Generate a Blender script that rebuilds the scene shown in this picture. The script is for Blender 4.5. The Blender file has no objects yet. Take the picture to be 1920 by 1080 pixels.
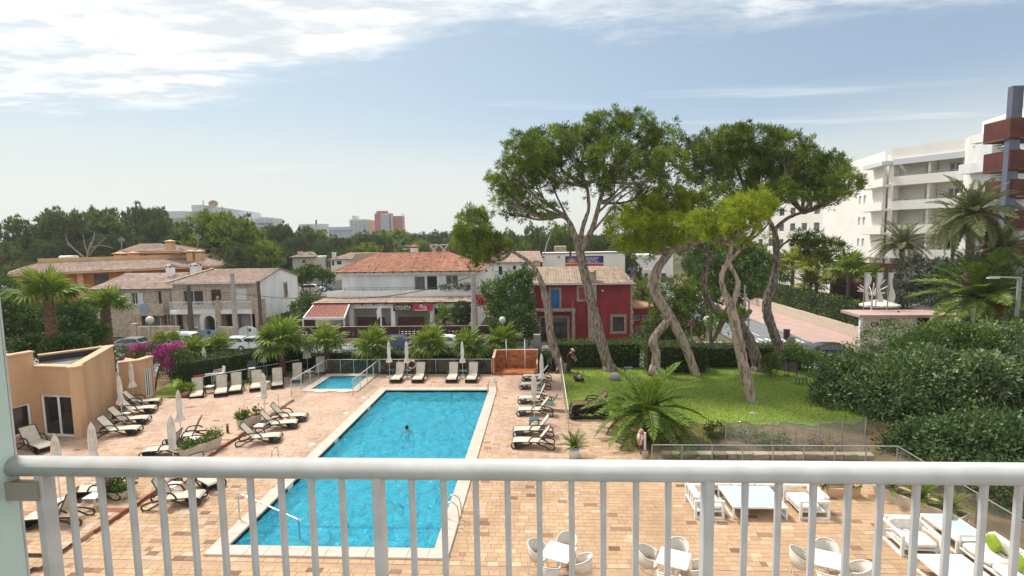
import bpy, math, random
import numpy as np
from mathutils import Vector, Matrix, Quaternion

random.seed(7)
rng = np.random.default_rng(7)
S = bpy.context.scene
COL = S.collection
R = math.radians

# ------------------------------------------------------------------ camera
CAM_F, CAM_P, CAM_Y, CAM_R, CAM_H = 1001.7, 0.09595, 0.05672, -0.01639, 9.3
_cy, _sy = math.cos(CAM_Y), math.sin(CAM_Y)
FW = np.array([-_sy * math.cos(CAM_P), _cy * math.cos(CAM_P), -math.sin(CAM_P)])
_ri = np.array([_cy, _sy, 0.0])
_up = np.cross(_ri, FW)
RI = math.cos(CAM_R) * _ri + math.sin(CAM_R) * _up
UP = -math.sin(CAM_R) * _ri + math.cos(CAM_R) * _up
cam_d = bpy.data.cameras.new("camera")
cam = bpy.data.objects.new("camera", cam_d)
COL.objects.link(cam)
cam_d.sensor_width = 36.0
cam_d.lens = 36.0 * CAM_F / 1920.0
cam_d.clip_start = 0.05
cam_d.clip_end = 4000
m = Matrix.Identity(4)
for i in range(3):
	m[i][0], m[i][1], m[i][2] = RI[i], UP[i], -FW[i]
m[2][3] = CAM_H
cam.matrix_world = m
S.camera = cam


def _ray(u, v):
	return RI * (u - 960) + UP * (540 - v) + FW * CAM_F


def G(u, v, z=0.0):
	"""surveyed ground point: where the photo's point (u, v) meets the level z"""
	d = _ray(u, v)
	k = (z - CAM_H) / d[2]
	return Vector((d[0] * k, d[1] * k, z))


def P(u, v, Y):
	"""surveyed point at the distance Y down the pool axis"""
	d = _ray(u, v)
	k = Y / d[1]
	return Vector((d[0] * k, Y, CAM_H + d[2] * k))


# ------------------------------------------------------------------ sky, sun, exposure
SUN_EL, SUN_AZ = 57.0, -52.0          # elevation; azimuth from +Y towards +X
W = bpy.data.worlds.new("World")
S.world = W
W.use_nodes = True
nt = W.node_tree
nt.nodes.clear()


def N(t, tree=None, **kw):
	n = (tree or nt).nodes.new(t)
	for k, v in kw.items():
		setattr(n, k, v)
	return n


def L(a, b, tree=None):
	(tree or nt).links.new(a, b)


def MATH(op, a, b=None, c=None, clamp=False, tree=None):
	n = N('ShaderNodeMath', tree, operation=op, use_clamp=clamp)
	for i, x in enumerate((a, b, c)):
		if x is None:
			continue
		if isinstance(x, (int, float)):
			n.inputs[i].default_value = x
		else:
			L(x, n.inputs[i], tree)
	return n.outputs[0]


def SSTEP(x, lo, hi, tree=None):
	n = N('ShaderNodeMapRange', tree, interpolation_type='SMOOTHSTEP')
	L(x, n.inputs[0], tree)
	n.inputs[1].default_value, n.inputs[2].default_value = lo, hi
	return n.outputs[0]


def MIX(f, a, b, tree=None):
	n = N('ShaderNodeMix', tree, data_type='RGBA')
	for sock, x in ((n.inputs[0], f), (n.inputs[6], a), (n.inputs[7], b)):
		if isinstance(x, (int, float)):
			sock.default_value = x
		elif isinstance(x, tuple):
			sock.default_value = (*x, 1)
		else:
			L(x, sock, tree)
	return n.outputs[2]


sky = N('ShaderNodeTexSky', sky_type='NISHITA', sun_disc=False)
sky.sun_elevation = R(SUN_EL)
sky.sun_rotation = R(SUN_AZ)
sky.altitude = 0
sky.air_density = 1.0
sky.dust_density = 1.0
sky.ozone_density = 1.5
tc = N('ShaderNodeTexCoord')
sep = N('ShaderNodeSeparateXYZ')
L(tc.outputs['Generated'], sep.inputs[0])
dz = MATH('MAXIMUM', sep.outputs[2], 0.02)
cu = MATH('DIVIDE', sep.outputs[0], dz)          # the cloud layer is a flat sheet overhead
cv = MATH('DIVIDE', sep.outputs[1], dz)
comb = N('ShaderNodeCombineXYZ')
L(cu, comb.inputs[0]); L(cv, comb.inputs[1])


def CNOISE(scale, detail, rough, sx=1, sy=1, off=0.0, dist=0.0):
	mp = N('ShaderNodeMapping')
	mp.inputs['Scale'].default_value = (sx, sy, 1)
	mp.inputs['Location'].default_value = (off, off * .7, off)
	mp.inputs['Rotation'].default_value = (0, 0, R(14))
	L(comb.outputs[0], mp.inputs[0])
	n = N('ShaderNodeTexNoise')
	n.inputs['Scale'].default_value = scale
	n.inputs['Detail'].default_value = detail
	n.inputs['Roughness'].default_value = rough
	n.inputs['Distortion'].default_value = dist
	L(mp.outputs[0], n.inputs['Vector'])
	return n.outputs[0]


# far edge of the cloud bank, as distance over the sheet for each sideways position
ramp = N('ShaderNodeFloatCurve')
cm = ramp.mapping
cmc = cm.curves[0]
EDGE = [(-14, 4.0), (-3.45, 3.95), (-2.7, 3.95), (-2.2, 3.85), (-1.65, 3.42), (-1.15, 3.28), (-0.85, 3.02), (-0.5, 2.78), (-0.2, 2.70), (0.3, 2.78), (1.0, 2.74), (2.1, 2.55), (14, 2.45)]
cu_n = MATH('DIVIDE', MATH('ADD', cu, 14.0), 28.0, clamp=True)
L(cu_n, ramp.inputs['Value'])
pts = [((a + 14) / 28, b / 6) for a, b in EDGE]
cmc.points[0].location = pts[0]
cmc.points[1].location = pts[-1]
for p_ in pts[1:-1]:
	cmc.points.new(*p_)
for p_ in cmc.points:
	p_.handle_type = 'VECTOR'
cm.update()
edge = MATH('MULTIPLY', ramp.outputs[0], 6.0)
nz = CNOISE(1.6, 7, .62, sx=.8, sy=1.3, off=3.1, dist=.5)
nz2 = CNOISE(5.5, 6, .6, sx=.7, sy=1.5, off=8.3)
dist_ = MATH('SUBTRACT', edge, cv)
dist_ = MATH('ADD', dist_, MATH('MULTIPLY', MATH('SUBTRACT', nz, .5), 1.0))
dist_ = MATH('ADD', dist_, MATH('MULTIPLY', MATH('SUBTRACT', nz2, .5), .5))
bank = SSTEP(dist_, -.12, .5)
holes = SSTEP(MATH('ADD', MATH('MULTIPLY', nz, .6), MATH('MULTIPLY', nz2, .4)), .36, .52)
bank = MATH('MULTIPLY', bank, MATH('MULTIPLY_ADD', holes, .55, .45))
# thin stray streaks lower down
st = CNOISE(.55, 5, .55, sx=.35, sy=1.4, off=21.7)
wisps = MATH('MULTIPLY', SSTEP(st, .60, .72), .55)
# pale veil of high cloud towards the horizon
veil = SSTEP(MATH('ADD', sep.outputs[2], MATH('MULTIPLY', MATH('SUBTRACT', CNOISE(.35, 5, .6, sx=.6, sy=1, off=5.5), .5), .10)), .24, .07)
veil = MATH('MULTIPLY', veil, .72)
grey = SSTEP(CNOISE(1.9, 6, .6, sx=.75, sy=1.4, off=14.2), .40, .58)
SKYK, CLOUDK = 0.065, 0.58
skyc = N('ShaderNodeVectorMath', operation='SCALE')
L(sky.outputs[0], skyc.inputs[0])
skyc.inputs[3].default_value = SKYK
c_cloud = MIX(grey, (.40, .43, .45), (CLOUDK, CLOUDK * 1.005, CLOUDK * 1.0))
haze_c = MIX(MATH('ADD', MATH('MULTIPLY', SSTEP(cu, 2.5, -2.5), .36), .24), skyc.outputs[0], (.345, .41, .42))
base = MIX(veil, haze_c, (.455, .456, .425))
base = MIX(wisps, base, (.46, .48, .49))
allc = MIX(bank, base, c_cloud)
bg = N('ShaderNodeBackground')
L(allc, bg.inputs[0])
bg.inputs[1].default_value = 1.0
out = N('ShaderNodeOutputWorld')
L(bg.outputs[0], out.inputs[0])

sun_d = bpy.data.lights.new("sun", 'SUN')
sun_d.energy = 2.3
sun_d.angle = R(12.0)
sun_d.color = (1.0, .945, .86)
sun = bpy.data.objects.new("sun", sun_d)
COL.objects.link(sun)
SUN_DIR = Vector((math.sin(R(SUN_AZ)) * math.cos(R(SUN_EL)), math.cos(R(SUN_AZ)) * math.cos(R(SUN_EL)), math.sin(R(SUN_EL))))
sun.rotation_euler = SUN_DIR.to_track_quat('Z', 'Y').to_euler()
sun.location = (0, 0, 60)

S.view_settings.view_transform = 'Standard'
S.view_settings.look = 'None'
S.view_settings.gamma = 1
S.view_settings.use_curve_mapping = False
S.view_settings.exposure = 0.98
S.cycles.max_bounces = 9
S.cycles.diffuse_bounces = 5
S.cycles.glossy_bounces = 3
S.cycles.transmission_bounces = 4
S.cycles.transparent_max_bounces = 12
S.cycles.caustics_reflective = False
S.cycles.caustics_refractive = False
S.cycles.sample_clamp_indirect = 4.0
S.cycles.volume_bounces = 0
S.cycles.use_denoising = True

# ------------------------------------------------------------------ materials
MATS = {}


def principled(name):
	mt = bpy.data.materials.new(name)
	mt.use_nodes = True
	t = mt.node_tree
	return mt, t, t.nodes['Principled BSDF']


def mat(name, col, rough=.7, col2=None, scale=2.0, detail=6, bump=0.0, bscale=None, metal=0.0, stretch=None, spec=.4, lo=.35, hi=.65):
	"""plain surface: two tones mixed by noise, with fine relief"""
	mt, t, b = principled(name)
	b.inputs['Roughness'].default_value = rough
	b.inputs['Metallic'].default_value = metal
	b.inputs['Specular IOR Level'].default_value = spec
	co = N('ShaderNodeTexCoord', t).outputs['Object']
	if stretch:
		mp = N('ShaderNodeMapping', t)
		mp.inputs['Scale'].default_value = stretch
		L(co, mp.inputs[0], t)
		co = mp.outputs[0]
	if col2 is None:
		col2 = tuple(c * .86 for c in col)
	n = N('ShaderNodeTexNoise', t)
	n.inputs['Scale'].default_value = scale
	n.inputs['Detail'].default_value = detail
	L(co, n.inputs['Vector'], t)
	f = SSTEP(n.outputs[0], lo, hi, t)
	L(MIX(f, col, col2, t), b.inputs['Base Color'], t)
	if bump:
		n2 = N('ShaderNodeTexNoise', t)
		n2.inputs['Scale'].default_value = bscale or scale * 8
		n2.inputs['Detail'].default_value = 5
		L(co, n2.inputs['Vector'], t)
		bp = N('ShaderNodeBump', t)
		bp.inputs['Strength'].default_value = bump
		bp.inputs['Distance'].default_value = .02
		L(n2.outputs[0], bp.inputs['Height'], t)
		L(bp.outputs[0], b.inputs['Normal'], t)
	MATS[name] = mt
	return mt


def vmat(name, cols, rough=.7, transl=0.0, noise=0.0, nscale=8.0, bump=0.0):
	"""colour of each piece from its own 'var' value"""
	mt, t, b = principled(name)
	at = N('ShaderNodeAttribute', t, attribute_name='var')
	rp = N('ShaderNodeValToRGB', t)
	e = rp.color_ramp.elements
	k = len(cols)
	e[0].position, e[0].color = 0, (*cols[0], 1)
	e[1].position, e[1].color = 1, (*cols[-1], 1)
	for i in range(1, k - 1):
		q = e.new(i / (k - 1))
		q.color = (*cols[i], 1)
	L(at.outputs['Fac'], rp.inputs[0], t)
	c = rp.outputs[0]
	if noise:
		n = N('ShaderNodeTexNoise', t)
		n.inputs['Scale'].default_value = nscale
		n.inputs['Detail'].default_value = 5
		co = N('ShaderNodeNewGeometry', t).outputs['Position']
		L(co, n.inputs['Vector'], t)
		hs = N('ShaderNodeHueSaturation', t)
		n3 = N('ShaderNodeTexNoise', t)
		n3.inputs['Scale'].default_value = nscale * .09
		n3.inputs['Detail'].default_value = 7
		n3.inputs['Roughness'].default_value = .65
		L(co, n3.inputs['Vector'], t)
		big = MATH('MULTIPLY_ADD', SSTEP(n3.outputs[0], .32, .62, t), noise * 1.5, 1 - noise * 1.1, tree=t)
		L(MATH('MULTIPLY', MATH('MULTIPLY_ADD', n.outputs[0], noise * 2, 1 - noise, tree=t), big, tree=t), hs.inputs['Value'], t)
		L(c, hs.inputs['Color'], t)
		c = hs.outputs[0]
		if bump:
			bp = N('ShaderNodeBump', t)
			bp.inputs['Strength'].default_value = bump
			bp.inputs['Distance'].default_value = .02
			L(n.outputs[0], bp.inputs['Height'], t)
			L(bp.outputs[0], b.inputs['Normal'], t)
	L(c, b.inputs['Base Color'], t)
	b.inputs['Roughness'].default_value = rough
	b.inputs['Specular IOR Level'].default_value = .3
	if transl:
		tr = N('ShaderNodeBsdfTranslucent', t)
		L(c, tr.inputs[0], t)
		mx = N('ShaderNodeMixShader', t)
		mx.inputs[0].default_value = transl
		L(b.outputs[0], mx.inputs[1], t)
		L(tr.outputs[0], mx.inputs[2], t)
		L(mx.outputs[0], t.nodes['Material Output'].inputs[0], t)
	MATS[name] = mt
	return mt


def glassmat(name, tint, fac_base=.06, rough=.02, opaque=0.0, body=(.5, .6, .58)):
	"""a real pane: see-through, tinted, mirrors more at a grazing angle"""
	mt = bpy.data.materials.new(name)
	mt.use_nodes = True
	t = mt.node_tree
	t.nodes.clear()
	tr = N('ShaderNodeBsdfTransparent', t)
	tr.inputs[0].default_value = (*tint, 1)
	gl = N('ShaderNodeBsdfGlossy', t)
	gl.inputs['Roughness'].default_value = rough
	gl.inputs['Color'].default_value = (.9, .95, .95, 1)
	df = N('ShaderNodeBsdfDiffuse', t)
	df.inputs[0].default_value = (*body, 1)
	m1 = N('ShaderNodeMixShader', t)
	m1.inputs[0].default_value = opaque
	L(tr.outputs[0], m1.inputs[1], t); L(df.outputs[0], m1.inputs[2], t)
	fr = N('ShaderNodeFresnel', t)
	fr.inputs[0].default_value = 1.45
	f = MATH('ADD', MATH('MULTIPLY', fr.outputs[0], .85, tree=t), fac_base - .04, clamp=True, tree=t)
	m2 = N('ShaderNodeMixShader', t)
	L(f, m2.inputs[0], t); L(m1.outputs[0], m2.inputs[1], t); L(gl.outputs[0], m2.inputs[2], t)
	o = N('ShaderNodeOutputMaterial', t)
	L(m2.outputs[0], o.inputs[0], t)
	MATS[name] = mt
	return mt


# ------------------------------------------------------------------ mesh building
class MB:
	"""collects shapes; build() links them as one mesh object"""
	def __init__(s):
		s.v, s.f, s.var = [], [], []
		s.cv = 0.5

	def add(s, vs, fs):
		o = len(s.v)
		s.v.extend([tuple(p) for p in vs])
		s.f.extend([tuple(i + o for i in q) for q in fs])
		s.var.extend([s.cv] * len(fs))
		return s

	def box(s, x0, x1, y0, y1, z0, z1):
		return s.add([(x0, y0, z0), (x1, y0, z0), (x1, y1, z0), (x0, y1, z0), (x0, y0, z1), (x1, y0, z1), (x1, y1, z1), (x0, y1, z1)],
					 [(0, 3, 2, 1), (4, 5, 6, 7), (0, 1, 5, 4), (1, 2, 6, 5), (2, 3, 7, 6), (3, 0, 4, 7)])

	def obox(s, c, a, b, h):
		"""box on the ground vectors a, b (full sides) from corner c, height vector h"""
		c, a, b, h = Vector(c), Vector(a), Vector(b), Vector(h)
		return s.add([c, c + a, c + a + b, c + b, c + h, c + a + h, c + a + b + h, c + b + h],
					 [(0, 3, 2, 1), (4, 5, 6, 7), (0, 1, 5, 4), (1, 2, 6, 5), (2, 3, 7, 6), (3, 0, 4, 7)])

	def bar(s, p, q, w, h=None, up=(0, 0, 1)):
		"""square bar from p to q"""
		p, q = Vector(p), Vector(q)
		h = h or w
		d = (q - p).normalized()
		u = Vector(up)
		if abs(d.dot(u)) > .98:
			u = Vector((0, 1, 0))
		a = d.cross(u).normalized() * w / 2
		b = a.cross(d).normalized() * h / 2
		return s.add([p - a - b, p + a - b, p + a + b, p - a + b, q - a - b, q + a - b, q + a + b, q - a + b],
					 [(0, 1, 2, 3), (7, 6, 5, 4), (0, 4, 5, 1), (1, 5, 6, 2), (2, 6, 7, 3), (3, 7, 4, 0)])

	def prism(s, poly, z0, z1):
		n = len(poly)
		return s.add([(x, y, z0) for x, y in poly] + [(x, y, z1) for x, y in poly],
					 [tuple(reversed(range(n))), tuple(range(n, 2 * n))] + [(i, (i + 1) % n, n + (i + 1) % n, n + i) for i in range(n)])

	def tube(s, pts, r, n=8, cap=True, smooth=0):
		pts = [Vector(p) for p in pts]
		rs = list(r) if hasattr(r, '__len__') else [r] * len(pts)
		if smooth:
			pts, rs = catmull(pts, rs, smooth)
		rings = []
		prev = None
		for i, p in enumerate(pts):
			d = (pts[min(i + 1, len(pts) - 1)] - pts[max(i - 1, 0)])
			d = d.normalized() if d.length > 1e-9 else Vector((0, 0, 1))
			if prev is None:
				u = Vector((0, 0, 1)) if abs(d.z) < .9 else Vector((1, 0, 0))
				a = d.cross(u).normalized()
			else:
				a = (prev - d * prev.dot(d))
				a = a.normalized() if a.length > 1e-6 else d.orthogonal().normalized()
			prev = a
			b = d.cross(a)
			rings.append([p + (a * math.cos(k * 2 * math.pi / n) + b * math.sin(k * 2 * math.pi / n)) * rs[i] for k in range(n)])
		vs = [q for g in rings for q in g]
		fs = []
		for i in range(len(rings) - 1):
			for k in range(n):
				k2 = (k + 1) % n
				fs.append((i * n + k, i * n + k2, (i + 1) * n + k2, (i + 1) * n + k))
		if cap:
			fs.append(tuple(reversed(range(n))))
			fs.append(tuple(range((len(rings) - 1) * n, len(rings) * n)))
		return s.add(vs, fs)

	def lathe(s, prof, c=(0, 0, 0), n=14, wob=None):
		"""profile [(r, z)]; wob(k) scales the radius per segment"""
		vs, fs = [], []
		for r, z in prof:
			for k in range(n):
				a = 2 * math.pi * k / n
				w = wob(k, z) if wob else 1
				vs.append((c[0] + r * w * math.cos(a), c[1] + r * w * math.sin(a), c[2] + z))
		for i in range(len(prof) - 1):
			for k in range(n):
				k2 = (k + 1) % n
				fs.append((i * n + k, i * n + k2, (i + 1) * n + k2, (i + 1) * n + k))
		fs.append(tuple(reversed(range(n))))
		fs.append(tuple(range((len(prof) - 1) * n, len(prof) * n)))
		return s.add(vs, fs)

	def ball(s, c, r, n=10, m=7, sq=(1, 1, 1)):
		prof = []
		vs, fs = [], []
		for i in range(m + 1):
			t = math.pi * i / m
			for k in range(n):
				a = 2 * math.pi * k / n
				vs.append((c[0] + r * sq[0] * math.sin(t) * math.cos(a), c[1] + r * sq[1] * math.sin(t) * math.sin(a), c[2] - r * sq[2] * math.cos(t)))
		for i in range(m):
			for k in range(n):
				k2 = (k + 1) % n
				fs.append((i * n + k, i * n + k2, (i + 1) * n + k2, (i + 1) * n + k))
		return s.add(vs, fs)

	def quad(s, a, b, c, d):
		return s.add([a, b, c, d], [(0, 1, 2, 3)])

	def mesh(s, name, m, smooth=False):
		me = bpy.data.meshes.new(name)
		me.from_pydata(s.v, [], s.f)
		if m is not None:
			me.materials.append(m)
		at = me.attributes.new('var', 'FLOAT', 'FACE')
		at.data.foreach_set('value', s.var)
		if smooth:
			me.polygons.foreach_set('use_smooth', [True] * len(s.f))
		return me

	def build(s, name, m, parent=None, smooth=False, **kw):
		return put(name, s.mesh(name, m, smooth), parent, **kw)


def catmull(pts, rs, k):
	o, ro = [], []
	n = len(pts)
	for i in range(n - 1):
		p0, p1, p2, p3 = pts[max(i - 1, 0)], pts[i], pts[i + 1], pts[min(i + 2, n - 1)]
		for j in range(k):
			t = j / k
			o.append(.5 * ((2 * p1) + (p2 - p0) * t + (2 * p0 - 5 * p1 + 4 * p2 - p3) * t * t + (3 * p1 - p0 - 3 * p2 + p3) * t ** 3))
			ro.append(rs[i] * (1 - t) + rs[i + 1] * t)
	o.append(pts[-1]); ro.append(rs[-1])
	return o, ro


def tag(o, label=None, cat=None, group=None, kind=None):
	if label: o['label'] = label
	if cat: o['category'] = cat
	if group: o['group'] = group
	if kind: o['kind'] = kind
	return o


CHILD = {}


def put(name, me, parent=None, loc=None, rot=None, label=None, cat=None, group=None, kind=None):
	o = bpy.data.objects.new(name, me)
	COL.objects.link(o)
	if parent is not None:
		o.parent = parent
		CHILD.setdefault(parent.name, []).append(o)
	if loc is not None:
		o.location = loc
	if rot is not None:
		o.rotation_euler = rot
	return tag(o, label, cat, group, kind)


def thing(name, label, cat, loc=(0, 0, 0), rz=0.0, group=None):
	return put(name, None, None, loc, (0, 0, rz), label, cat, group)


def struct(name, mb, m, **kw):
	return mb.build(name, m, kind='structure', **kw)


def dup(src, loc, rz=None, label=None, cat=None, group=None, scale=None):
	"""a copy of a thing with copies of its parts and sub-parts"""
	def rec(o, par):
		c = o.copy()
		COL.objects.link(c)
		if par is not None:
			c.parent = par
			CHILD.setdefault(par.name, []).append(c)
		for ch in KIDS(o):
			rec(ch, c)
		return c
	r = rec(src, None)
	r.location = loc
	if rz is not None:
		r.rotation_euler = (0, 0, rz)
	if scale is not None:
		r.scale = scale if hasattr(scale, '__len__') else (scale,) * 3
	return tag(r, label, cat, group)


def KIDS(o):
	return list(CHILD.get(o.name, ()))


def bigmesh(name, V, k, var, m, smooth=False):
	"""V: (N*k, 3) vertices, k to a face"""
	V = np.ascontiguousarray(V, dtype=np.float32)
	nf = len(V) // k
	me = bpy.data.meshes.new(name)
	me.vertices.add(len(V))
	me.vertices.foreach_set('co', V.ravel())
	me.loops.add(len(V))
	me.loops.foreach_set('vertex_index', np.arange(len(V), dtype=np.int32))
	me.polygons.add(nf)
	me.polygons.foreach_set('loop_start', np.arange(0, len(V), k, dtype=np.int32))
	me.polygons.foreach_set('loop_total', np.full(nf, k, dtype=np.int32))
	at = me.attributes.new('var', 'FLOAT', 'FACE')
	at.data.foreach_set('value', np.ascontiguousarray(var, dtype=np.float32))
	me.materials.append(m)
	me.update(calc_edges=True)
	return me


def unit(a):
	return a / np.maximum(np.linalg.norm(a, axis=1, keepdims=True), 1e-9)


def leafquads(p, d, ln, wd):
	"""kite leaves: base points p, directions d, lengths, widths -> (N*4, 3)"""
	n = len(p)
	side = unit(np.cross(d, rng.normal(size=(n, 3)))) * (wd[:, None] / 2)
	mid = p + d * (ln[:, None] * .45)
	V = np.empty((n, 4, 3))
	V[:, 0], V[:, 1], V[:, 2], V[:, 3] = p, mid + side, p + d * ln[:, None], mid - side
	return V.reshape(-1, 3)


def sphere_pts(n):
	return unit(rng.normal(size=(n, 3)))


def pads(lobes, spacing, up_bias=.25, shell=(.62, 1.0), under=.25):
	"""little foliage pads over the upper shell of each lobe: centres, outward directions"""
	C, D = [], []
	for (cx, cy, cz, rx, ry, rz) in lobes:
		area = 4 * math.pi * ((rx * ry) ** 1.6 / 3 + (rx * rz) ** 1.6 / 3 + (ry * rz) ** 1.6 / 3) ** (1 / 1.6)
		n = max(6, int(area / spacing ** 2))
		u = sphere_pts(n * 2)
		keep = (u[:, 2] > -.35) | (rng.random(len(u)) < under)
		u = u[keep][:n]
		rad = rng.uniform(shell[0], shell[1], len(u))[:, None] ** .6
		rr = np.array([rx, ry, rz])
		C.append(np.array([cx, cy, cz]) + u * rr * rad)
		D.append(unit(u / rr + np.array([0, 0, up_bias / max(rx, rz)])))
	return np.vstack(C), np.vstack(D)


def needle_crown(name, lobes, m, spacing=.55, pad=.45, tufts=9, needles=7, ln=.30, wd=.045, tone=(0, 1), under=.25, up=.6, rnd=.75, parent=None, sprig=.16):
	"""a pine crown: pads made of tufts made of needles"""
	C, D = pads(lobes, spacing, under=under)
	n = len(C)
	sp = rng.random(n) < sprig
	C = C + D * (sp * rng.uniform(.5, 1.5, n) * pad)[:, None]
	prad = np.where(sp, pad * .45, pad * rng.uniform(.75, 1.15, n))
	tone_pad = rng.uniform(0, 1, n)
	Ct = np.repeat(C, tufts, 0)
	Dt = np.repeat(D, tufts, 0)
	dv = unit(Dt * .7 + rng.normal(size=Ct.shape) * .62)
	Ct = Ct + dv * (np.repeat(prad, tufts) * rng.uniform(.35, 1.0, len(Ct)) ** .7)[:, None]
	Dt = unit(dv + np.array([0, 0, up]))
	tt = np.clip(np.repeat(tone_pad, tufts) * .8 + rng.uniform(0, .25, len(Ct)), 0, 1)
	Pn = np.repeat(Ct, needles, 0) + rng.normal(size=(len(Ct) * needles, 3)) * .05
	Dn = unit(np.repeat(Dt, needles, 0) + rng.normal(size=Pn.shape) * rnd)
	V = leafquads(Pn, Dn, ln * rng.uniform(.7, 1.3, len(Pn)), np.full(len(Pn), wd) * rng.uniform(.7, 1.3, len(Pn)))
	var = tone[0] + (tone[1] - tone[0]) * np.clip(np.repeat(tt, needles) + rng.normal(size=len(Pn)) * .06, 0, 1)
	return bigmesh(name, V, 4, var, m)


def leaf_crown(name, lobes, m, n, ln=.14, wd=.06, clump=.28, per=14, under=.5, shell=(.6, 1.05), flat=.0, tone=(0, 1), box=None):
	"""broad-leaved mass: rosettes of leaves through the shell of each lobe"""
	tot = sum(rx * rz + rx * ry for (_, _, _, rx, ry, rz) in lobes)
	C, D = [], []
	for lb in lobes:
		k = max(4, int(n / per * (lb[3] * lb[5] + lb[3] * lb[4]) / tot))
		u = sphere_pts(k * 2)
		u = u[(u[:, 2] > -.3) | (rng.random(len(u)) < under)][:k]
		C.append(np.array(lb[:3]) + u * np.array(lb[3:]) * rng.uniform(*shell, len(u))[:, None])
		D.append(u)
	C = np.vstack(C); D = np.vstack(D)
	lump = np.clip(.5 + .35 * np.sin(C[:, 0] * 2.1 + C[:, 2] * 1.7) * np.cos(C[:, 1] * 1.9 - C[:, 2] * 2.3) + rng.normal(size=len(C)) * .27, 0, 1)
	Cn = np.repeat(C, per, 0)
	Dn = unit(np.repeat(D, per, 0) * .7 + rng.normal(size=Cn.shape) * .8 + np.array([0, 0, .35]))
	Pn = Cn + rng.normal(size=Cn.shape) * clump * .5
	V = leafquads(Pn, Dn, ln * rng.uniform(.6, 1.3, len(Pn)), wd * rng.uniform(.7, 1.3, len(Pn)))
	var = tone[0] + (tone[1] - tone[0]) * np.clip(np.repeat(lump, per) * .75 + rng.uniform(0, .3, len(Pn)), 0, 1)
	return bigmesh(name, V, 4, var, m)


def box_leaves(name, x0, x1, y0, y1, z0, z1, m, dens=110, ln=.11, wd=.06, faces='ftlr', jit=.08, tone=(0, 1)):
	"""leaves over the faces of a clipped hedge"""
	Ps, Ds = [], []
	def face(n, fx, nrm):
		u, w = rng.random(n), rng.random(n)
		Ps.append(np.array([fx(a, b) for a, b in zip(u, w)])); Ds.append(np.tile(nrm, (n, 1)))
	lx, ly, lz = x1 - x0, y1 - y0, z1 - z0
	if 'f' in faces: face(int(dens * lx * lz), lambda a, b: (x0 + a * lx, y0, z0 + b * lz), (0, -1, .2))
	if 'b' in faces: face(int(dens * lx * lz * .4), lambda a, b: (x0 + a * lx, y1, z0 + b * lz), (0, 1, .2))
	if 't' in faces: face(int(dens * lx * ly * 1.6), lambda a, b: (x0 + a * lx, y0 + b * ly, z1), (0, 0, 1))
	if 'l' in faces: face(int(dens * ly * lz), lambda a, b: (x0, y0 + a * ly, z0 + b * lz), (-1, 0, .2))
	if 'r' in faces: face(int(dens * ly * lz), lambda a, b: (x1, y0 + a * ly, z0 + b * lz), (1, 0, .2))
	Pn = np.vstack(Ps); Dn = np.vstack(Ds).astype(float)
	sw = np.sin(Pn[:, 0] * 1.3) * np.cos(Pn[:, 2] * 2.1 + Pn[:, 0] * .6) * .5 + np.sin(Pn[:, 0] * .47 + Pn[:, 1]) * .5
	Pn = Pn + rng.normal(size=Pn.shape) * jit + Dn * (sw * .07)[:, None]
	Dn = unit(Dn * .55 + rng.normal(size=Pn.shape) * .6 + np.array([0, 0, .25]))
	V = leafquads(Pn, Dn, ln * rng.uniform(.6, 1.4, len(Pn)), wd * rng.uniform(.7, 1.3, len(Pn)))
	var = tone[0] + (tone[1] - tone[0]) * np.clip(.5 + sw * .25 + rng.normal(size=len(Pn)) * .22, 0, 1)
	return bigmesh(name, V, 4, var, m)


# palette (real-world base colours)
white_paint = mat('white_paint', (.82, .82, .80), .45, (.70, .70, .68), 3)
rail_paint = mat('rail_paint', (.59, .58, .575), .30, (.51, .50, .49), 9, bump=.03, bscale=160)
cream_wall = mat('cream_wall', (.70, .67, .60), .85, (.61, .58, .51), .9, bump=.08)
white_wall = mat('white_wall', (.82, .83, .83), .85, (.70, .70, .69), .8, 9, bump=.06, stretch=(1, 1, .3))
hotel_wall = mat('hotel_wall', (.84, .81, .76), .85, (.79, .76, .70), .25)
stucco = mat('stucco', (.57, .37, .225), .9, (.50, .315, .185), 1.1, 9, bump=.25, bscale=60, stretch=(1, 1, .35))
stucco_cap = mat('stucco_cap', (.62, .42, .27), .85, (.55, .36, .22), 2)
red_wall = mat('red_wall', (.30, .034, .038), .85, (.22, .026, .029), 1.4, 9, bump=.25, bscale=14, stretch=(1, 1, .35))
orange_wall = mat('orange_wall', (.46, .19, .05), .85, (.38, .15, .04), .7)
peach_trim = mat('peach_trim', (.60, .38, .20), .8, (.52, .32, .17), 1.2)
stone_trim = mat('stone_trim', (.42, .33, .25), .9, (.26, .20, .15), 3.5, bump=.4, bscale=18)
sand_stone = mat('sand_stone', (.50, .41, .31), .9, (.35, .275, .20), 2.6, 9, bump=.5, bscale=6)
concrete = mat('concrete', (.36, .34, .31), .9, (.27, .255, .235), 2.5, bump=.2)
pole_concrete = mat('pole_concrete', (.42, .39, .35), .9, (.33, .30, .27), 3, bump=.2)
pole_wood = mat('pole_wood', (.13, .10, .08), .9, (.085, .065, .05), 4, stretch=(8, 8, .6), bump=.3)
asphalt = mat('asphalt', (.22, .23, .245), .95, (.18, .19, .20), 1.5, bump=.15, bscale=40)
pink_pavement = mat('pink_pavement', (.50, .35, .31), .9, (.44, .30, .265), .8, bump=.1)
earth = mat('earth', (.16, .12, .07), 1, (.09, .10, .04), .35)
garden_soil = mat('garden_soil', (.20, .125, .075), 1, (.11, .075, .04), 1.2, bump=.6, bscale=5)
lawn_m = mat('lawn_m', (.215, .27, .035), .95, (.15, .225, .028), .3, 8, bump=.5, bscale=30)
paver_bed = mat('paver_bed', (.44, .30, .20), .95, (.38, .255, .17), 3)
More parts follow.
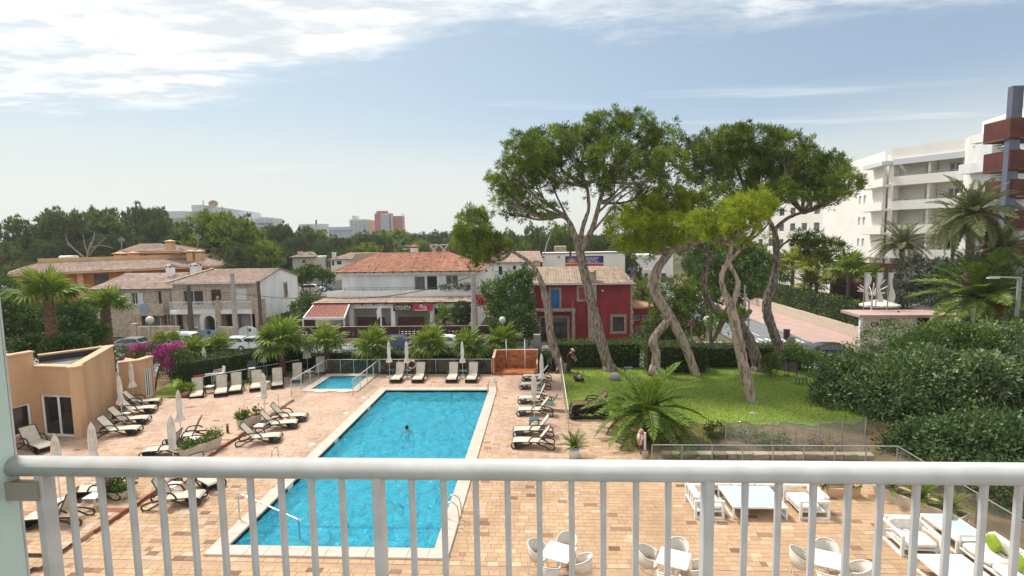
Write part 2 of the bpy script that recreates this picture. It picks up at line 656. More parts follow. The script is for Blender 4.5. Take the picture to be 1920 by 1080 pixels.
terracotta_riser = mat('terracotta_riser', (.30, .10, .05), .8, (.22, .07, .035), 6)
coping_m = mat('coping_m', (.60, .50, .42), .8, (.52, .43, .36), 2.2, bump=.1)
steel = mat('steel', (.62, .62, .62), .25, (.55, .55, .56), 5, metal=.9)
dark_metal = mat('dark_metal', (.05, .05, .055), .5)
frame_brown = mat('frame_brown', (.033, .022, .017), .42, (.028, .018, .014), 6)
sling = mat('sling', (.58, .53, .43), .85, (.50, .45, .36), 5)
sling_dark = mat('sling_dark', (.14, .085, .04), .8, (.11, .065, .03), 30)
canvas = mat('canvas', (.77, .74, .68), .9, (.60, .56, .50), 4, bump=.15, bscale=30)
plastic_white = mat('plastic_white', (.68, .66, .62), .5, (.63, .61, .57), 5)
table_white = mat('table_white', (.80, .81, .81), .25, (.62, .64, .64), 2)
table_glass = mat('table_glass', (.50, .63, .655), .15, (.47, .60, .625), 1, spec=.6)
cushion_white = mat('cushion_white', (.80, .77, .72), .9, (.62, .59, .54), 6, bump=.2)
lime = mat('lime', (.30, .40, .03), .85, (.24, .34, .025), 9, bump=.3)
rattan = mat('rattan', (.76, .71, .63), .7, (.62, .57, .49), 45, bump=.6, bscale=90)
teal_plastic = mat('teal_plastic', (.05, .13, .12), .5)
bark_pine = mat('bark_pine', (.35, .28, .235), .95, (.13, .095, .075), 5.5, stretch=(1.6, 1.6, .5), bump=.9, bscale=7, lo=.4, hi=.62)
bark_pale = mat('bark_pale', (.42, .33, .275), .95, (.17, .12, .095), 4.5, stretch=(1.5, 1.5, .5), bump=.9, bscale=7, lo=.42, hi=.66)
bark_dark = mat('bark_dark', (.26, .205, .175), .95, (.085, .062, .052), 5.5, stretch=(1.6, 1.6, .5), bump=.9, bscale=7, lo=.4, hi=.62)
palm_bark = mat('palm_bark', (.20, .12, .07), 1, (.09, .05, .03), 5, stretch=(1, 1, 3), bump=1, bscale=14)
palm_bark_grey = mat('palm_bark_grey', (.24, .18, .14), 1, (.13, .09, .07), 4, stretch=(1, 1, 4), bump=1, bscale=10)
window_dark = mat('window_dark', (.022, .024, .026), .08, (.035, .032, .03), 1.5, spec=.7)
window_soft = mat('window_soft', (.16, .17, .17), .25, (.09, .09, .09), 1.5)
shutter_white = mat('shutter_white', (.62, .64, .65), .7)
shutter_blue = mat('shutter_blue', (.015, .17, .42), .6, (.012, .14, .36), 5)
shutter_red = mat('shutter_red', (.40, .07, .05), .6)
wood_dark = mat('wood_dark', (.07, .03, .018), .7, (.045, .02, .012), 5)
fence_brown = mat('fence_brown', (.060, .018, .014), .8, (.045, .014, .011), 2)
gate_blue = mat('gate_blue', (.24, .32, .42), .6, (.20, .28, .38), 2)
roof_grey = mat('roof_grey', (.19, .205, .21), .9, (.16, .175, .18), 1.4, bump=.15)
black_cap = mat('black_cap', (.03, .03, .032), .7)
corten = mat('corten', (.125, .034, .024), .8, (.085, .024, .018), 1.2, bump=.2)
stair_blue = mat('stair_blue', (.13, .14, .20), .6, (.11, .12, .17), 2)
far_grey = mat('far_grey', (.62, .64, .66), .9, (.58, .60, .62), .1)
far_blue = mat('far_blue', (.38, .44, .50), .6, (.33, .39, .45), .2)
far_red = mat('far_red', (.42, .12, .095), .9, (.36, .10, .08), .1)
blue_sign = mat('blue_sign', (.025, .03, .20), .6, (.02, .02, .13), 1)
red_sign = mat('red_sign', (.52, .08, .06), .6)
black_sign = mat('black_sign', (.012, .012, .013), .5)
magenta_sign = mat('magenta_sign', (.50, .03, .09), .5, (.42, .02, .05), 2)
lamp_white = mat('lamp_white', (.66, .64, .54), .4)
skin = mat('skin', (.46, .26, .18), .6)
shirt_maroon = mat('shirt_maroon', (.10, .016, .026), .9, (.07, .012, .018), 12)
trouser_dark = mat('trouser_dark', (.045, .028, .034), .9)
cap_white = mat('cap_white', (.66, .64, .60), .9)
hair_dark = mat('hair_dark', (.03, .022, .018), .8)
mower_red = mat('mower_red', (.42, .06, .025), .4)
tyre = mat('tyre', (.02, .02, .02), .9)
ring_orange = mat('ring_orange', (.62, .20, .10), .6, (.55, .16, .08), 5)
bark_grey = mat('bark_grey', (.34, .29, .25), .95, (.24, .20, .17), 3)
car_white = mat('car_white', (.80, .81, .82), .25, (.68, .69, .70), 1, spec=.6)
car_silver = mat('car_silver', (.36, .38, .40), .25, metal=.4)
car_black = mat('car_black', (.03, .032, .036), .2, spec=.7)
car_blue = mat('car_blue', (.05, .08, .17), .25, spec=.6)
car_red = mat('car_red', (.28, .03, .02), .3)
car_glass = mat('car_glass', (.03, .035, .04), .05, spec=.8)
pot_terra = mat('pot_terra', (.46, .25, .155), .85, (.40, .21, .13), 4)
pot_cream = mat('pot_cream', (.58, .50, .40), .85, (.52, .44, .35), 3)
cable_m = mat('cable_m', (.04, .04, .045), .7)
solar_m = mat('solar_m', (.30, .33, .34), .2, (.27, .30, .31), 2)
pole_grey = mat('pole_grey', (.30, .31, .30), .5)
frosted = glassmat('frosted', (.80, .92, .88), .05, .25, opaque=.7, body=(.74, .88, .83))
screen_pane = glassmat('screen_pane', (.90, .96, .95), .06, opaque=.14, body=(.66, .74, .70))
pane_m = glassmat('pane_m', (.80, .89, .88), .06)
clear_pane = glassmat('clear_pane', (.88, .94, .92), .05, opaque=.05, body=(.55, .62, .55))

paver_v = vmat('paver_v', [(.20, .11, .075), (.36, .22, .135), (.42, .27, .165), (.46, .305, .185), (.50, .34, .205), (.55, .42, .28)], .85, noise=.14, nscale=5, bump=.12)
paver_pink = vmat('paver_pink', [(.28, .165, .12), (.42, .28, .20), (.48, .33, .245), (.51, .355, .265), (.54, .385, .295), (.58, .44, .345)], .85, noise=.14, nscale=5, bump=.12)
shower_v = vmat('shower_v', [(.18, .045, .018), (.34, .10, .035), (.44, .155, .055), (.52, .21, .085)], .6, noise=.12)
tile_roof_red = vmat('tile_roof_red', [(.17, .07, .042), (.32, .135, .085), (.39, .18, .115), (.45, .235, .16)], .9, noise=.2, nscale=1.1)
tile_roof_tan = vmat('tile_roof_tan', [(.24, .17, .125), (.36, .265, .195), (.42, .32, .24), (.46, .36, .28)], .9, noise=.2, nscale=1.1)
tile_roof_old = vmat('tile_roof_old', [(.25, .165, .13), (.345, .24, .19), (.40, .29, .235), (.46, .35, .29)], .9, noise=.25, nscale=.8)
stone_v = vmat('stone_v', [(.24, .18, .125), (.34, .265, .195), (.40, .32, .24), (.45, .37, .29)], .9, noise=.2, nscale=3)
pine_dark = vmat('pine_dark', [(.038, .068, .014), (.088, .142, .02), (.17, .238, .028), (.27, .335, .038)], .75, .33)
pine_mid = vmat('pine_mid', [(.048, .078, .014), (.112, .17, .022), (.20, .275, .03), (.31, .37, .042)], .75, .36)
pine_lime = vmat('pine_lime', [(.11, .16, .014), (.21, .28, .02), (.32, .39, .028), (.42, .47, .04)], .75, .42)
pine_far = vmat('pine_far', [(.046, .074, .028), (.085, .125, .036), (.14, .185, .045), (.20, .24, .055)], .8, .25)
twig_m = mat('twig_m', (.16, .10, .075), .95, (.10, .065, .05), 5)
palm_leaf = vmat('palm_leaf', [(.06, .11, .016), (.115, .19, .026), (.20, .275, .036), (.31, .35, .06)], .55, .32)
palm_lime = vmat('palm_lime', [(.10, .15, .012), (.16, .21, .016), (.24, .27, .02), (.30, .30, .04)], .55, .3)
phoenix_leaf = vmat('phoenix_leaf', [(.04, .085, .012), (.095, .165, .018), (.165, .24, .026), (.25, .31, .042)], .5, .28)
date_leaf = vmat('date_leaf', [(.07, .095, .034), (.125, .15, .05), (.19, .21, .075), (.28, .28, .11)], .55, .22)
dry_leaf = vmat('dry_leaf', [(.22, .15, .07), (.34, .25, .13), (.42, .33, .19)], .8, .2)
hedge_leaf = vmat('hedge_leaf', [(.024, .05, .010), (.055, .10, .016), (.11, .165, .024), (.18, .22, .036)], .6, .2)
bush_grey = vmat('bush_grey', [(.030, .058, .018), (.075, .128, .040), (.155, .22, .08), (.32, .38, .20)], .5, .18)
bush_green = vmat('bush_green', [(.030, .066, .014), (.065, .12, .020), (.115, .19, .030), (.18, .26, .045)], .5, .25)
olive_leaf = vmat('olive_leaf', [(.060, .075, .055), (.10, .12, .085), (.15, .17, .125), (.21, .23, .175)], .6, .15)
lime_leaf = vmat('lime_leaf', [(.09, .15, .015), (.15, .22, .02), (.22, .29, .03)], .6, .3)
bougain_m = vmat('bougain_m', [(.30, .03, .15), (.44, .05, .24), (.55, .12, .36)], .7, .35)
flower_red = vmat('flower_red', [(.30, .02, .03), (.42, .04, .06), (.46, .10, .10)], .7, .3)
grass_v = vmat('grass_v', [(.11, .20, .02), (.165, .26, .028), (.235, .31, .042)], .8, .3)
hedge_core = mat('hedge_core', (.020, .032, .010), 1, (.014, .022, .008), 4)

# ================================================================== SETTING
STREET = -2.5
g = MB().quad((-1500, -300, -2.62), (1500, -300, -2.62), (1500, 2500, -2.62), (-1500, 2500, -2.62))
struct('ground', g, earth)
struct('street', MB().quad((-140, 41.5, -2.5), (21, 41.5, -2.5), (21, 57.3, -2.5), (-140, 57.3, -2.5)), asphalt)
struct('side_street', MB().quad((21, 30, -2.496), (28.5, 30, -2.496), (28.5, 300, -2.496), (21, 300, -2.496)), asphalt)
struct('pavement', MB().box(28.5, 34.2, 30, 300, -2.6, -2.37), pink_pavement)
struct('far_pavement', MB().box(-140, 20.2, 57.4, 58.3, -2.6, -2.38), concrete)
struct('near_pavement', MB().box(-140, 20.2, 39.6, 41.4, -2.6, -2.38), concrete)
struct('kerb', MB().box(28.2, 28.5, 30, 300, -2.6, -2.36), concrete)
# white lane marks on the side street
mk = MB()
for k in range(14):
	mk.quad((24.7, 46 + k * 8, -2.490), (24.85, 46 + k * 8, -2.490), (24.85, 50 + k * 8, -2.490), (24.7, 50 + k * 8, -2.490))
for k in range(9):
	mk.quad((21.6 + k * .75, 57.8, -2.490), (22.0 + k * .75, 57.8, -2.490), (22.0 + k * .75, 60.4, -2.490), (21.6 + k * .75, 60.4, -2.490))
struct('road_marking', mk, white_paint)

# the hotel's raised garden: pools and terrace lie on it
struct('garden_ground', MB().box(-60, 20.4, -8, 39.2, -2.6, -.75), garden_soil)

PX0, PX1, PY0, PY1 = -9.65, -3.31, 15.0, 31.6           # main pool water
CX0, CX1, CY0, CY1 = -14.45, -11.85, 31.8, 35.0         # children's pool water
BED = -.012
t = MB()
T0, T1 = -.75, BED
for b in ((-26, PX0, 8, PY0), (PX0, PX1, 8, PY0), (PX1, 4.1, 8, PY0), (4.1, 13.6, 8, 20.5),
		  (-14.5, PX0, PY0, 30.0), (PX1, 1.25, PY0, 35.6), (1.25, 4.1, PY0, 26.6),
		  (PX0, PX1, PY1, 35.6), (-14.5, PX0, 30.0, CY0), (CX1, PX0, CY0, 35.6), (-16.95, CX0, CY0, 35.6), (CX0, CX1, CY1, 35.6), (-21.6, -14.5, 29.6, CY0), (-18.6, -16.95, CY0, 33.6)):
	t.box(*b, T0, T1)
t.box(-26, -14.5, PY0, 29.6, T0, .14 + BED)
terrace = struct('terrace', t, paver_bed)
rs = MB().box(-14.5, -14.44, 15.6, 25.4, BED, .128)
rs.build('step_riser', terracotta_riser, terrace)


def in_rect(x, y, r):
	return r[0] < x < r[1] and r[2] < y < r[3]


def paver_ok(x, y):
	if in_rect(x, y, (-10.1, -2.86, 14.5, 32.05)) or in_rect(x, y, (-15.0, -11.2, 31.3, 35.5)):
		return None
	if x < -14.55 and y < 29.55 and x > -25.9:
		return .14
	if x < -14.5 and y < 29.6:
		return None
	if y > 35.55: return None
	if y > 29.6 and x < -14.5:
		lim = -21.5 + (y - 30.1) * .9
		return 0. if x > lim - .2 else None
	if x > 4.05 and y > 20.4: return None
	if x > 1.2 and y > 26.5: return None
	if x > 13.5: return None
	return 0.


PVL, PVW, GAP = .325, .215, .0045
cells = []
row = 0
y = 13.2
while y < 35.6:
	off = (row % 2) * PVL * .5 + random.uniform(-.03, .03)
	x = -25.9 + off
	while x < 13.5:
		q = random.random()
		ln = PVL if q < .8 else (PVL * .55 if q < .92 else PVL * 1.4)
		cx = x + ln / 2
		z = paver_ok(cx, y + PVW / 2)
		joint = abs(y + PVW / 2 - 14.25) < .11 or (abs(cx - 9.3) < .1 and y < 19)
		if z is not None and not (abs(y + PVW / 2 - 14.25) < .09):
			tone = random.gauss(.60, .095)
			if random.random() < .05: tone = random.uniform(0, .15)
			if random.random() < .05: tone = random.uniform(.88, 1)
			cells.append((x, y, z, ln, min(max(tone, 0), 1)))
		x += ln
	row += 1
	y += PVW


def paver_shape(mb, x, y, z, ln, h=.012, b=.005):
	x0, x1, y0, y1 = x + GAP / 2, x + ln - GAP / 2, y + GAP / 2, y + PVW - GAP / 2
	z0, z1 = z + BED - .002, z + BED + h
	mb.add([(x0, y0, z0), (x1, y0, z0), (x1, y1, z0), (x0, y1, z0), (x0 + b, y0 + b, z1), (x1 - b, y0 + b, z1), (x1 - b, y1 - b, z1), (x0 + b, y1 - b, z1)],
		   [(4, 5, 6, 7), (0, 1, 5, 4), (1, 2, 6, 5), (2, 3, 7, 6), (3, 0, 4, 7)])


def px_of(x, y, z):
	d = np.array((x, y, z - CAM_H))
	k = d @ FW
	return 960 + CAM_F * (d @ RI) / k, 540 - CAM_F * (d @ UP) / k


cells.sort(key=lambda c: c[0] ** 2 * .3 + c[1] ** 2)
near, rest, rest2 = [], MB(), MB()
for c in cells:
	u, v = px_of(c[0] + c[3] / 2, c[1] + PVW / 2, c[2])
	if len(near) < 290 and 60 < u < 1910 and 905 < v < 1078:
		near.append(c)
	else:
		pk = min(1, max(0, (c[1] - 16.5) / 8)) * .8 + (.15 if c[0] < -10 else 0) - (.25 if c[0] > 1 else 0)
		tgt = rest2 if random.random() < pk else rest
		tgt.cv = c[4] if tgt is rest else .6 + (c[4] - .6) * .6
		paver_shape(tgt, *c[:4], h=.011 + random.uniform(0, .004))
rest.build('paver', paver_v, terrace, kind='stuff')
rest2.build('paver', paver_pink, terrace, kind='stuff')
paver_cache = {}
for (x, y, z, ln, tone) in near:
	key = (round(ln, 3), round(tone * 11))
	if key not in paver_cache:
		mb = MB(); mb.cv = key[1] / 11
		paver_shape(mb, 0, 0, 0, ln)
		paver_cache[key] = mb.mesh('paver', paver_v)
	put('paver', paver_cache[key], terrace, (x, y, z + random.uniform(0, .003)))

# ---- pools
tile_blue = mat('tile_blue', (.02, .26, .46), .35, (.016, .22, .40), 9)


def poolfloor(name, ca, cb, sc):
	mt, t_, b_ = principled(name)
	co = N('ShaderNodeTexCoord', t_).outputs['Object']
	v1 = N('ShaderNodeTexVoronoi', t_, feature='SMOOTH_F1')
	n0 = N('ShaderNodeTexNoise', t_); n0.inputs['Scale'].default_value = sc * .8; n0.inputs['Detail'].default_value = 4
	L(co, n0.inputs['Vector'], t_)
	md = N('ShaderNodeVectorMath', t_, operation='MULTIPLY_ADD')
	L(n0.outputs['Color'], md.inputs[0], t_); md.inputs[1].default_value = (.8, .8, .8); L(co, md.inputs[2], t_)
	L(md.outputs[0], v1.inputs['Vector'], t_)
	v1.inputs['Scale'].default_value = sc
	L(MIX(SSTEP(n0.outputs[0], .35, .65, t_), ca, cb, t_), b_.inputs['Base Color'], t_)
	b_.inputs['Roughness'].default_value = .6
	return mt


tile_floor = poolfloor('tile_floor', (.21, .74, .90), (.18, .69, .86), .5)
tile_floor_k = poolfloor('tile_floor_k', (.18, .70, .90), (.16, .66, .86), .6)


def watermat(name, tint, k=1.0):
	mt = bpy.data.materials.new(name)
	mt.use_nodes = True
	t_ = mt.node_tree
	t_.nodes.clear()
	co = N('ShaderNodeTexCoord', t_).outputs['Object']
	mp = N('ShaderNodeMapping', t_); mp.inputs['Scale'].default_value = (1, .62, 1); mp.inputs['Rotation'].default_value = (0, 0, R(28))
	L(co, mp.inputs[0], t_)
	n1 = N('ShaderNodeTexNoise', t_); n1.inputs['Scale'].default_value = 2.0; n1.inputs['Detail'].default_value = 4; n1.inputs['Distortion'].default_value = 1.2
	L(mp.outputs[0], n1.inputs['Vector'], t_)
	n2 = N('ShaderNodeTexNoise', t_); n2.inputs['Scale'].default_value = 9; n2.inputs['Detail'].default_value = 3; n2.inputs['Distortion'].default_value = .8
	L(mp.outputs[0], n2.inputs['Vector'], t_)
	hgt = MATH('ADD', n1.outputs[0], MATH('MULTIPLY', n2.outputs[0], .25, tree=t_), tree=t_)
	bp = N('ShaderNodeBump', t_); bp.inputs['Strength'].default_value = .85; bp.inputs['Distance'].default_value = .6 * k
	L(hgt, bp.inputs['Height'], t_)
	tr = N('ShaderNodeBsdfTransparent', t_); tr.inputs[0].default_value = (*tint, 1)
	sc_ = N('ShaderNodeBsdfDiffuse', t_); sc_.inputs[0].default_value = (.055, .58, .80, 1)       # light scattered back by the water itself
	L(bp.outputs[0], sc_.inputs['Normal'], t_)
	ms = N('ShaderNodeMixShader', t_); ms.inputs[0].default_value = .46
	L(tr.outputs[0], ms.inputs[1], t_); L(sc_.outputs[0], ms.inputs[2], t_)
	gl = N('ShaderNodeBsdfGlossy', t_); gl.inputs['Roughness'].default_value = .06; L(bp.outputs[0], gl.inputs['Normal'], t_)
	fr = N('ShaderNodeFresnel', t_); fr.inputs[0].default_value = 1.33; L(bp.outputs[0], fr.inputs['Normal'], t_)
	m2 = N('ShaderNodeMixShader', t_)
	L(fr.outputs[0], m2.inputs[0], t_); L(ms.outputs[0], m2.inputs[1], t_); L(gl.outputs[0], m2.inputs[2], t_)
	o_ = N('ShaderNodeOutputMaterial', t_); L(m2.outputs[0], o_.inputs[0], t_)
	return mt


water_m = watermat('water_m', (.64, .95, 1.0))


def pool(name, x0, x1, y0, y1, floor_z, wz, floor_m):
	root = put(name, None, None, (0, 0, 0), kind='structure')
	f = MB().quad((x0, y0, floor_z), (x1, y0, floor_z), (x1, y1, floor_z), (x0, y1, floor_z))
	f.build('pool_floor', floor_m, root)
	w = MB()
	w.box(x0 - .02, x0, y0 - .02, y1 + .02, floor_z, -.004).box(x1, x1 + .02, y0 - .02, y1 + .02, floor_z, -.004)
	w.box(x0, x1, y0 - .02, y0, floor_z, -.004).box(x0, x1, y1, y1 + .02, floor_z, -.004)
	w.build('pool_wall', tile_blue, root)
	nx, ny = int((x1 - x0) * 5), int((y1 - y0) * 5)
	vs, fs = [], []
	for j in range(ny + 1):
		for i in range(nx + 1):
			X, Y = x0 + (x1 - x0) * i / nx, y0 + (y1 - y0) * j / ny
			h = .012 * math.sin(X * 2.3 + Y * 1.1) * math.sin(Y * 1.7 - X * .6) + .008 * math.sin(X * 5.1 - Y * 3.7)
			vs.append((X, Y, wz + h))
	for j in range(ny):
		for i in range(nx):
			a = j * (nx + 1) + i
			fs.append((a, a + 1, a + nx + 2, a + nx + 1))
	struct('pool_water', MB().add(vs, fs), water_m, smooth=True)
	return root


pool1 = pool('swimming_pool', PX0, PX1, PY0, PY1, -.62, -.09, tile_floor)
pool2 = pool('paddling_pool', CX0, CX1, CY0, CY1, -.34, -.03, tile_floor_k)
# a tile line where the floor drops
MB().box(PX0, PX1, 17.2, 17.32, -.619, -.612).build('floor_line', tile_blue, pool1)


def coping(root, x0, x1, y0, y1, w, z1, ln):
	def strip(ax, a0, a1, f0, f1):
		n = max(1, round((a1 - a0) / ln))
		for k in range(n):
			p, q = a0 + (a1 - a0) * k / n + .003, a0 + (a1 - a0) * (k + 1) / n - .003
			mb = MB(); mb.cv = random.random()
			c = .012
			e = (p, q, f0, f1) if ax == 0 else (f0, f1, p, q)
			X0, X1, Y0, Y1 = e
			mb.add([(X0, Y0, -.01), (X1, Y0, -.01), (X1, Y1, -.01), (X0, Y1, -.01), (X0, Y0, z1 - c), (X1, Y0, z1 - c), (X1, Y1, z1 - c), (X0, Y1, z1 - c),
					(X0 + c, Y0 + c, z1), (X1 - c, Y0 + c, z1), (X1 - c, Y1 - c, z1), (X0 + c, Y1 - c, z1)],
				   [(0, 1, 5, 4), (1, 2, 6, 5), (2, 3, 7, 6), (3, 0, 4, 7), (4, 5, 9, 8), (5, 6, 10, 9), (6, 7, 11, 10), (7, 4, 8, 11), (8, 9, 10, 11)])
			mb.build('coping_stone', coping_m, root)
	strip(0, x0 - w, x1 + w, y0 - w, y0)
	strip(0, x0 - w, x1 + w, y1, y1 + w)
	strip(1, y0, y1, x0 - w, x0)
	strip(1, y0, y1, x1, x1 + w)


coping(pool1, PX0, PX1, PY0, PY1, .50, .07, .62)
coping(pool2, CX0, CX1, CY0, CY1, .52, .06, .6)
for xx in (-13.6, -12.2):                                     # rounded foot stones at the paddling pool's edge
	pr = [(xx + .42 * math.cos(a), 31.28 + .22 * math.sin(a)) for a in [math.pi * (1 + k / 8) for k in range(9)]]
	MB().prism(pr, BED, .055).build('foot_stone', coping_m, pool2)
for yy in (19.0, 23.6, 28.3):                                 # skimmer mouths in the long left wall
	MB().box(-9.652, -9.632, yy - .2, yy + .2, -.16, .02).build('skimmer', white_paint, pool1)
for yy in (23.1, 27.4, 30.2):                                 # skimmer lids in the deck
	put('skimmer_lid', MB().lathe([(.0, .008), (.13, .008), (.14, .0)], n=14).mesh('skimmer_lid', plastic_white), pool1, (-10.6, yy, .0))

# swimmer
sw = thing('person', 'swimmer in the middle of the big pool with only head and shoulders above the water', 'person', G(763, 808, -.17), R(200))
def swimmer():
	b = MB()
	b.tube([(-.30, .02, -.26), (-.2, 0, -.10), (-.09, 0, -.02), (0, 0, .0), (.09, 0, -.02), (.2, 0, -.10), (.30, .03, -.26), (.36, -.1, -.4)], [.05, .075, .085, .10, .085, .075, .055, .03], 10, smooth=3)
	b.tube([(0, 0, -.02), (0, -.015, .07)], [.065, .055], 10)
	b.ball((0, -.02, .17), .098, 14, 10, (.86, 1.0, 1.22))
	b.ball((0, -.125, .155), .018, 6, 5)
	b.ball((-.087, -.01, .165), .022, 6, 5, (.5, 1, 1.3)); b.ball((.087, -.01, .165), .022, 6, 5, (.5, 1, 1.3))
	b.tube([(0, .05, -.1), (0, .12, -.3), (0, .16, -.42)], [.15, .13, .09], 10)
	b.build('body', skin, sw, smooth=True)
	h = MB().ball((0, .012, .20), .098, 14, 10, (.90, .98, 1.05))
	h.build('hair', hair_dark, sw, smooth=True)
	for sx in (-1, 1): MB().ball((sx * .034, -.112, .185), .011, 6, 5).build('eye', hair_dark, sw)
	MB().bar((-.022, -.117, .115), (.022, -.117, .115), .008).build('mouth', hair_dark, sw)
swimmer()


def ladder(cx, cy, label):
	"""pool ladder on the right-hand edge: two bent rails and three treads"""
	r = thing('pool_ladder', label, 'ladder', (cx, cy, .07), 0, 'pool ladders')
	for s in (-.24, .24):
		MB().tube([(.34, s, .0), (.34, s, .42), (.28, s, .66), (.12, s, .78), (-.06, s, .72), (-.16, s, .5), (-.17, s, .0), (-.17, s, -.55)], .022, 8, smooth=4).build('rail', steel, r, smooth=True)
	for z in (-.12, -.32, -.5):
		MB().box(-.21, -.14, -.24, .24, z, z + .025).build('tread', steel, r)


ladder(-3.1, 30.9, 'steel pool ladder at the far right corner of the big pool')
ladder(-3.1, 16.5, 'steel pool ladder at the near right side of the big pool')
hr = thing('handrail', 'steel step handrail slanting into the near left corner of the pool', 'handrail', (0, 0, 0))
a, b = G(450, 977), G(562, 1008, -.09)
MB().tube([a, a + Vector((0, 0, .78)), a + Vector((.12, .02, .9)), Vector((b.x - .05, b.y, .52)), Vector((b.x, b.y, .42)), Vector((b.x, b.y, -.6))], .024, 8, smooth=4).build('rail', steel, hr, smooth=True)
for (u0, v0, u1, v1, lab) in ((512, 888, 523, 880, 'steel hoop handrail standing on the deck beside the long left pool edge'),):
	h_ = thing('handrail', lab, 'handrail')
	a, b = G(u0, v0), G(u1, v1)
	MB().tube([a, a + Vector((0, 0, .85)), a.lerp(b, .5) + Vector((0, 0, .98)), b + Vector((0, 0, .85)), b], .022, 8, smooth=4).build('rail', steel, h_, smooth=True)
h_ = thing('handrail', 'bent steel handrail starting beside the yellow flowered planter', 'handrail')
a, b = G(459, 780, .14), G(523, 768)
MB().tube([a, a + Vector((0, 0, .85)), Vector((b.x - .35, b.y + .05, .95)), b + Vector((0, 0, .85)), b], .02, 8).build('rail', steel, h_, smooth=True)

# ---- balcony the picture is taken from
RY = 1.45
rc = P(960, 881, RY)
FLOOR = 7.55
struct('balcony_floor', MB().box(-1.62, 6, -.4, 1.62, FLOOR - .18, FLOOR), concrete)
rl = thing('balcony_railing', 'white painted balcony railing with round top rail and upright bars in the foreground', 'railing')
x_l = P(27, 877, RY).x
tr_ = MB()
prof = [(math.cos(a) * .0315, math.sin(a) * .0295) for a in [2 * math.pi * k / 20 for k in range(20)]]
tr_.add([(X, RY + p_, rc.z + q_) for X in (x_l, 5.6) for p_, q_ in prof], [(k, (k + 1) % 20, 20 + (k + 1) % 20, 20 + k) for k in range(20)] + [tuple(range(19, -1, -1)), tuple(range(20, 40))])
tr_.build('top_rail', rail_paint, rl, smooth=True)
MB().box(x_l + .02, 5.6, RY - .02, RY + .02, FLOOR + .08, FLOOR + .12).build('bottom_rail', rail_paint, rl)


def bar_mesh(name, w, d, zb, zt, c=.004):
	mb = MB()
	x, y_ = w / 2, d / 2
	poly = [(-x + c, -y_), (x - c, -y_), (x, -y_ + c), (x, y_ - c), (x - c, y_), (-x + c, y_), (-x, y_ - c), (-x, -y_ + c)]
	return mb.prism(poly, zb, zt).mesh(name, rail_paint)


bal = bar_mesh('baluster', .0165, .019, FLOOR + .1, rc.z - .015)
for u in (141, 197, 253, 309, 365, 420, 475, 532, 588, 645, 775, 834, 894, 953, 1012, 1072, 1131, 1192, 1252, 1395, 1457, 1522, 1587, 1647, 1714, 1775, 1840, 1905, 1970, 2035):
	put('baluster', bal, rl, (P(u, 990, RY).x, RY, 0))
post = bar_mesh('post', .028, .046, FLOOR, rc.z - .015)
for u in (93, 713, 1325, 2100):
	put('post', post, rl, (P(u, 990, RY).x, RY, 0))
gp = thing('balcony_partition', 'frosted pale green glass partition at the left end of the balcony', 'glass partition')
MB().box(x_l - .012, x_l - .001, .25, RY + .005, FLOOR + .02, P(0, 580, RY).z + .06).build('pane', frosted, gp)
MB().box(x_l - .014, x_l + .001, RY + .006, RY + .012, FLOOR + .02, P(0, 580, RY).z + .06).build('edge_strip', rail_paint, gp)
bk = MB()
p0, p1 = P(6, 930, RY - .03), P(62, 917, RY - .03)
bk.box(p0.x - .02, p1.x + .012, RY - .034, RY - .026, p1.z - .035, p1.z + .02)
bk.box(x_l, p1.x + .012, RY - .026, RY + .0, p1.z - .03, p1.z + .015)
bk.build('bracket', mat('bracket_metal', (.44, .38, .32), .45, metal=.5), gp)

# ================================================================== BUILDINGS
def local(o, u, n):
	o, u, n = Vector(o), Vector((u[0], u[1], 0)).normalized(), Vector((n[0], n[1], 0)).normalized()
	return lambda a, z, d=0.0: (o.x + u.x * a + n.x * d, o.y + u.y * a + n.y * d, z)


def wall(parent, f, W_, z0, z1, m, ops=(), depth=.22, name='wall', back=.3):
	"""wall face with real openings; f(a, z, d) maps along / up / inward"""
	xs = sorted({0, W_, *[q for o in ops for q in o[:2]]})
	zs = sorted({z0, z1, *[q for o in ops for q in o[2:4]]})
	mb = MB()
	for i in range(len(xs) - 1):
		for j in range(len(zs) - 1):
			a, z = (xs[i] + xs[i + 1]) / 2, (zs[j] + zs[j + 1]) / 2
			if any(o[0] < a < o[1] and o[2] < z < o[3] for o in ops):
				continue
			mb.quad(f(xs[i], zs[j]), f(xs[i + 1], zs[j]), f(xs[i + 1], zs[j + 1]), f(xs[i], zs[j + 1]))
	for (a0, a1, b0, b1) in [o[:4] for o in ops]:
		c = [(a0, b0), (a1, b0), (a1, b1), (a0, b1)]
		for k in range(4):
			p, q = c[k], c[(k + 1) % 4]
			mb.quad(f(*p), f(*p, depth), f(*q, depth), f(*q))
	# back and sides
	mb.quad(f(0, z0), f(0, z1), f(0, z1, back), f(0, z0, back))
	mb.quad(f(W_, z0), f(W_, z0, back), f(W_, z1, back), f(W_, z1))
	mb.quad(f(0, z1), f(W_, z1), f(W_, z1, back), f(0, z1, back))
	return mb.build(name, m, parent)


